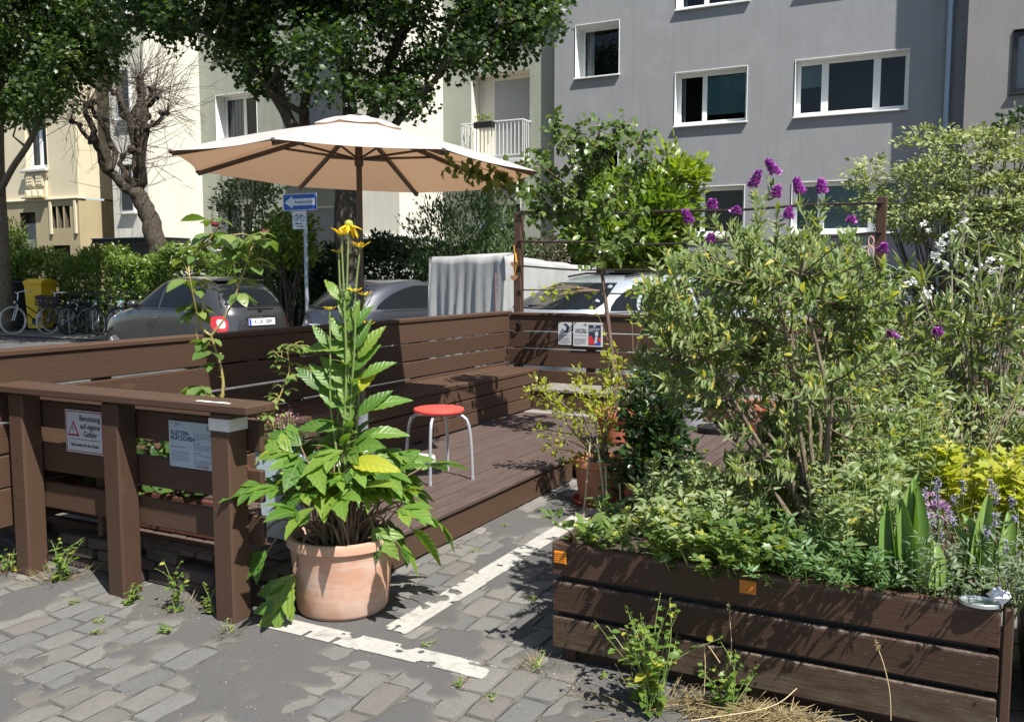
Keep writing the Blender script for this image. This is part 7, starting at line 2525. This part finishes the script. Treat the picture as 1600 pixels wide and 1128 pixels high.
lowplants('lavender_bush', 'grey green mound filling the planter cut off by the right edge', (.32, 1.5, 3.4, 4.0), .3, 2600, .04, .28, GREYG, 61, cl=70)
# pink heads
def ball_flower(label, c, rad, n, mat, name='allium_flower', foot=None):
    t = thing(name, label, 'flower', tuple(c))
    d = rand_dirs(n)
    cloud('florets', np.array(c) + d * rad * (.6 + .4 * rng.random((n, 1))), d, rad * .45, .7, DIAM, mat, t)
    m = MB(); m.tube([foot or (c[0] + .02, c[1], .4), (c[0], c[1], c[2])], [.0035, .0025], 5); m.build('stem', STEMG, t)
MAU = leaf('mauve_flower', [(.45, .26, .45), (.55, .35, .52), (.36, .18, .38)], .25, .6, tcol=(1.1, .9, 1.1))
ball_flower('largest mauve flower head above the iris leaves', at(1466, 800, 3.25), .042, 170, MAU)
ball_flower('mauve flower head just left of the largest one', at(1446, 812, 3.23), .030, 110, MAU)
ball_flower('mauve flower head on top of the group above the iris', at(1456, 782, 3.3), .030, 100, MAU)
ball_flower('small mauve flower low in the iris leaves', at(1411, 854, 3.0), .02, 70, MAU)
ball_flower('rose pink blossom among the right shrubs, lower of two', at(1477, 632, 4.6), .032, 90, PINK)
ball_flower('rose pink blossom among the right shrubs, upper of two', at(1461, 612, 4.7), .024, 70, PINK)
# canes stuck in the planter
for k, (x0_, y0_, x1_, y1_, lb_) in enumerate(((952, 832, 930, 662, 'bamboo stick at the left end of the planter'), (948, 845, 946, 728, 'short bamboo stick beside the left planter corner'), (972, 850, 968, 755, 'thin bamboo stick right of the short one'), (905, 835, 922, 690, 'leaning bamboo stick nearest the white line'))):
    m = MB(); a, b = at(x0_, y0_, 3.75), at(x1_, y1_, 3.85)
    a.z = .3
    m.tube([a, (a + b) / 2 + Vector((.004, 0, 0)), b], [.005, .0045, .004], 6)
    tag(m.build('bamboo_stick', plain('bamboo', (.36, .29, .17), .6, var=.2, scale=30)), lb_, 'stick', 'bamboo sticks in the planter')

# --- oleander and other shrubs behind, at the right
OLE = leaf('oleander_leaf', [(.11, .16, .055), (.16, .21, .075), (.22, .27, .11), (.07, .11, .035)], .3, .38, yellow=(.06, (.38, .36, .06)))
pot('large dark tub that holds the white flowered shrub at the right', (.02, 5.1, 0), .2, .26, .4, BLACK, .04)
tipsO = []
for k in range(95):
    x, y = r8.uniform(1385, 1640), r8.uniform(365, 720)
    ty = np.interp(x, [1385, 1420, 1470, 1530, 1600, 1640], [460, 405, 370, 352, 385, 380])
    if y > ty:
        tipsO.append(at(x, y, 5.0 + r8.normal(0, .3)))
ol = sprays('oleander', 'white flowering oleander with long narrow leaves at the right edge', 'shrub', (.02, 5.1, .38), tipsO, 26, .105, .17, OLE, 41, LANCE, stem_m=BARKL, tuft=.05, r0=.010, indiv=200)
WF = leaf('white_flower', [(.82, .82, .78), (.75, .76, .74)], .3, .5, tcol=(1, 1, 1))
P, D = [], []
for x, y, s in ((1428, 440, 1.6), (1450, 465, 1.2), (1418, 470, 1.), (1447, 462, 1.), (1505, 410, 1.3), (1548, 408, 1.4), (1562, 412, 1.), (1445, 605, 0), (1450, 458, 1.6), (1452, 595, 1.6), (1438, 540, .8), (1427, 543, 0), (1400, 380, 0), (1548, 420, 1.2), (1450, 462, 1.5), (1470, 385, 1.8), (1478, 372, 1.5), (1465, 410, 1.6), (1460, 396, 1.6), (1552, 550, 1.2), (1560, 556, 1.), (1405, 525, 1.), (1425, 540, 1.), (1445, 352, 1.1), (1500, 355, 1.), (1508, 345, .8), (1430, 440, 1.4), (1520, 425, 1.), (1578, 595, .7)):
    if not s:
        continue
    c = at(x, y, 4.75 + r8.normal(0, .12))
    for k in range(max(1, int(3.4 * s))):
        o_ = Vector(r8.normal(0, .018, 3))
        a0 = r8.uniform(0, 6)
        ax = Vector(r8.normal(0, 1, 3)); ax.y -= .8; ax.normalize()
        u_ = ax.orthogonal().normalized(); w_ = ax.cross(u_)
        for j in range(5):
            a = a0 + j * 1.2566
            P.append(tuple(c + o_)); D.append(tuple(u_ * math.cos(a) + w_ * math.sin(a) + ax * .25))
cloud('blossoms', P, D, .018, .85, OVAL, WF, ol, kind='stuff')
sprays('olive_shrub', 'mixed grey green shrub low between the oleander and the planter', 'shrub', (.0, 4.55, .1), [at(r8.uniform(1395, 1620), r8.uniform(585, 760), 4.5 + r8.normal(0, .2)) for k in range(85)], 36, .048, .35, SAGE, 43, LANCE, tuft=.06)
sprays('tangled_shrub', 'tangled leafy shrub behind the butterfly bush', 'shrub', (-.75, 5.0, .1), [at(*tp_, 5.0 + r8.normal(0, .25)) for tp_ in [(r8.uniform(1010, 1400), r8.uniform(430, 740)) for k in range(90)] if not (1040 < tp_[0] < 1225 and 590 < tp_[1] < 730)], 26, .048, .4, MIDG, 44, LANCE, tuft=.07, stem_m=BARKL)

# --- weeds along the foot of the timber
WEED = leaf('weed_leaf', [(.09, .17, .03), (.14, .23, .04), (.20, .28, .05)], .38, .42, yellow=(.1, (.4, .38, .05)))
DRY = leaf('dry_grass', [(.36, .28, .14), (.46, .37, .20), (.28, .22, .11)], .25, .7, tcol=(1, 1, 1))
wd_me = [leaf_mesh('leaf', OVAL, .75, WEED, .15), leaf_mesh('leaf', serr(8, w=.34, depth=.15), 1., WEED, .1)]
def weed(label, c, h, spread, nst, sd, ls=.035, dry=0, name='weed', grp='weeds along the foot of the timber'):
    r = random.Random(sd)
    t = thing(name, label, 'weed', c, grp)
    m = MB()
    for k in range(nst):
        a = r.uniform(0, 6.28); hh = h * r.uniform(.4, 1.1); s_ = spread * r.uniform(.2, 1.)
        e = Vector(c) + Vector((math.cos(a) * s_, math.sin(a) * s_, hh))
        q = smooth_path([Vector(c) + Vector((r.gauss(0, .02), r.gauss(0, .02), -.004)), Vector(c).lerp(e, .5) + Vector((r.gauss(0, .015), r.gauss(0, .015), hh * .15)), e], 4)
        m.tube(q, [.0022 - .0012 * i / 8 for i in range(9)], 4, False)
        for i in range(1, 9):
            if r.random() < .75:
                b = r.uniform(0, 6.28)
                put('leaf', wd_me[r.randrange(2)], t, q[i], (math.cos(b), math.sin(b), r.uniform(-.1, .7)), (r.gauss(0, .3), r.gauss(0, .3) - .2, 1), ls * r.uniform(.6, 1.3) * (1.15 - i / 12))
    m.build('stems', STEMG, t)
    if dry:
        n = dry
        a = np.array([r.uniform(0, 6.28) for _ in range(n)])
        P = np.array(c) + np.stack([np.cos(a), np.sin(a), 0 * a], 1) * np.array([[r.random() * spread] for _ in range(n)])
        cloud('dry_blades', P, np.stack([np.cos(a), np.sin(a), np.array([r.uniform(.05, 1.4) for _ in range(n)])], 1), np.array([r.uniform(.25, 1.) * min(.13, spread * 1.3) for _ in range(n)]), .022, BLADE, DRY, t, kind='stuff')
    return t
weed('yellowish weed and dry grass left of the first railing post', (-4.28, 2.74, 0), .16, .10, 6, 1, dry=120)
weed('leafy weed between the first and second railing posts', (-3.93, 2.78, 0), .2, .13, 12, 2, .04, dry=70)
weed('small green weed at the foot of the second railing post', (-3.37, 2.74, 0), .09, .07, 7, 3, .03)
weed('tall sparse weed between the second and third railing posts', (-3.10, 2.75, 0), .22, .10, 9, 4, .036, dry=25)
weed('dark leaved weed beside the foot of the third railing post', (-2.93, 2.80, 0), .16, .05, 5, 5, .03)
weed('tiny weed in the joint in front of the third railing post', (-2.96, 2.57, 0), .04, .05, 5, 6, .022)
weed('tuft of dry grass at the foot of the corner railing post', (-2.70, 2.66, 0), .06, .06, 3, 7, .02, dry=50)
weed('pale tuft of grass at the foot of the planter left end', (-1.43, 2.98, 0), .05, .06, 3, 8, .015, dry=90)
weed('tall yellow green weed growing in front of the planter', (-.92, 2.85, 0), .36, .24, 34, 9, .046, dry=60)
weed('weed with round leaves right of the tall yellow green one', (-.70, 2.93, 0), .26, .14, 12, 10, .036, dry=30)
TUFT = ['tiny tuft in the road right of the white line end', 'tiny tuft in the road below the planter left end', 'tiny tuft in the road in front of the second railing post', 'tiny tuft in the road between the second and third posts', 'tiny tuft by the deck edge behind the pale terracotta pot', 'tiny tuft midway along the deck edge', 'tiny tuft near the far end of the deck edge', 'tiny tuft between the painted line and the planter', 'tiny tuft in the road in front of the first railing post', 'tiny tuft in the shade left of the planter']
for k, (x, y) in enumerate(((-1.62, 2.72), (-1.45, 2.66), (-3.3, 2.5), (-3.2, 2.42), (-2.35, 4.1), (-2.42, 4.6), (-2.3, 4.9), (-1.9, 2.95), (-3.6, 2.62), (-1.75, 3.6))):
    weed(TUFT[k], (x, y, 0), .025, .035, 4, 20 + k, .012, dry=22, name='joint_weed', grp='tufts in the road joints')
gcl = thing('dry_grass', 'heap of straw coloured dry grass in front of the planter', 'dry grass', (-.52, 2.93, 0))
n = 1500
a = r8.uniform(0, 6.28, n)
P = np.stack([-.55 + r8.normal(0, .14, n), 2.92 + r8.normal(0, .045, n), r8.random(n) * .035], 1)
cloud('blades', P, np.stack([np.cos(a), np.sin(a), r8.uniform(-.05, .6, n) ** 2], 1), r8.uniform(.04, .13, n), .025, BLADE, DRY, gcl, kind='stuff')
def stalk(label, pts, r0=.0016, head=True):
    t = thing('grass_stalk', label, 'grass', tuple(pts[0]))
    m = MB(); q = smooth_path(pts, 5); m.tube(q, [r0] * len(q), 4, False); m.build('stem', plain('straw', (.42, .33, .18), .7), t)
    if head:
        n = 40; tt = rng.random(n)
        a, b = np.array(q[-1]), np.array(q[-4])
        P = a + (b - a) * tt[:, None] * .8 + rng.normal(0, .002, (n, 3))
        cloud('seed_head', P, rand_dirs(n, 1.2), .012, .3, DIAM, DRY, t)
def gp_(x, y, d=3.02):
    return at(x, y, d)
stalk('dry grass stalk standing against the middle of the planter', [at(1140, 1040, 2.98), gp_(1143, 1010), gp_(1141, 975), gp_(1139, 945)])
stalk('tall dry grass stalk with seed head at the right part of the planter', [at(1392, 1125, 2.72), at(1390, 1080, 2.72), at(1380, 1035, 2.72), at(1367, 1002, 2.72)])
stalk('bent dry grass stalk in front of the planter, right of the tall weed', [at(1100, 1085, 2.88), at(1102, 1040, 2.88), at(1102, 1005, 2.88), at(1125, 1035, 2.86)], head=False)
stalk('straw lying on the road in front of the planter', [at(1080, 1125, 2.62), at(1200, 1105, 2.62), at(1245, 1075, 2.66)], head=False)
ft = thing('fallen_petal', 'small magenta petal lying on the road in front of the planter', 'petal', tuple(at(923, 1124, 2.68)))
m = MB(); p_ = at(922, 1126, 2.60); p_.z = .012; m.ball(p_, .007, 8, 5, .5); m.build('petal', leaf('magenta_petal', [(.5, .03, .15), (.5, .03, .15)], .2), ft)
# gravel and litter: small stones, crumbs and dead leaves on the road
n = 2600
X = r8.uniform(-4.6, .3, n); Y = r8.uniform(1.7, 3.2, n)
k = r8.random(n) < .35
Y[k] = 2.95 + r8.normal(0, .05, k.sum()); X[k] = r8.uniform(-1.35, .2, k.sum())
P = np.stack([X, Y, np.maximum(ground_z(X, Y), 0) + .002], 1)
gl = cloud('grit', P, rand_dirs(n), r8.uniform(.003, .008, n), .7, (np.array([(0, 0, 0), (.5, -.5, .1), (.5, .5, .1), (1, 0, 0), (.5, 0, .6)]), np.array([(0, 1, 4), (1, 3, 4), (3, 2, 4), (2, 0, 4)])), leaf('grit_colour', [(.25, .23, .2), (.4, .37, .33), (.12, .1, .08), (.3, .2, .12)], .0, .8), None)
gl['kind'] = 'stuff'; gl['label'] = 'loose grit and crumbs on the road'; gl['category'] = 'grit'

# lettering becomes real mesh
bpy.context.view_layer.update()
dg = bpy.context.evaluated_depsgraph_get()
for o in [o for o in scene.objects if o.type == 'FONT']:
    me = bpy.data.meshes.new_from_object(o.evaluated_get(dg))
    n = bpy.data.objects.new('lettering', me)
    COL.objects.link(n)
    n.parent = o.parent
    n.location, n.rotation_euler, n.scale = o.location.copy(), o.rotation_euler.copy(), o.scale.copy()
    bpy.data.objects.remove(o)
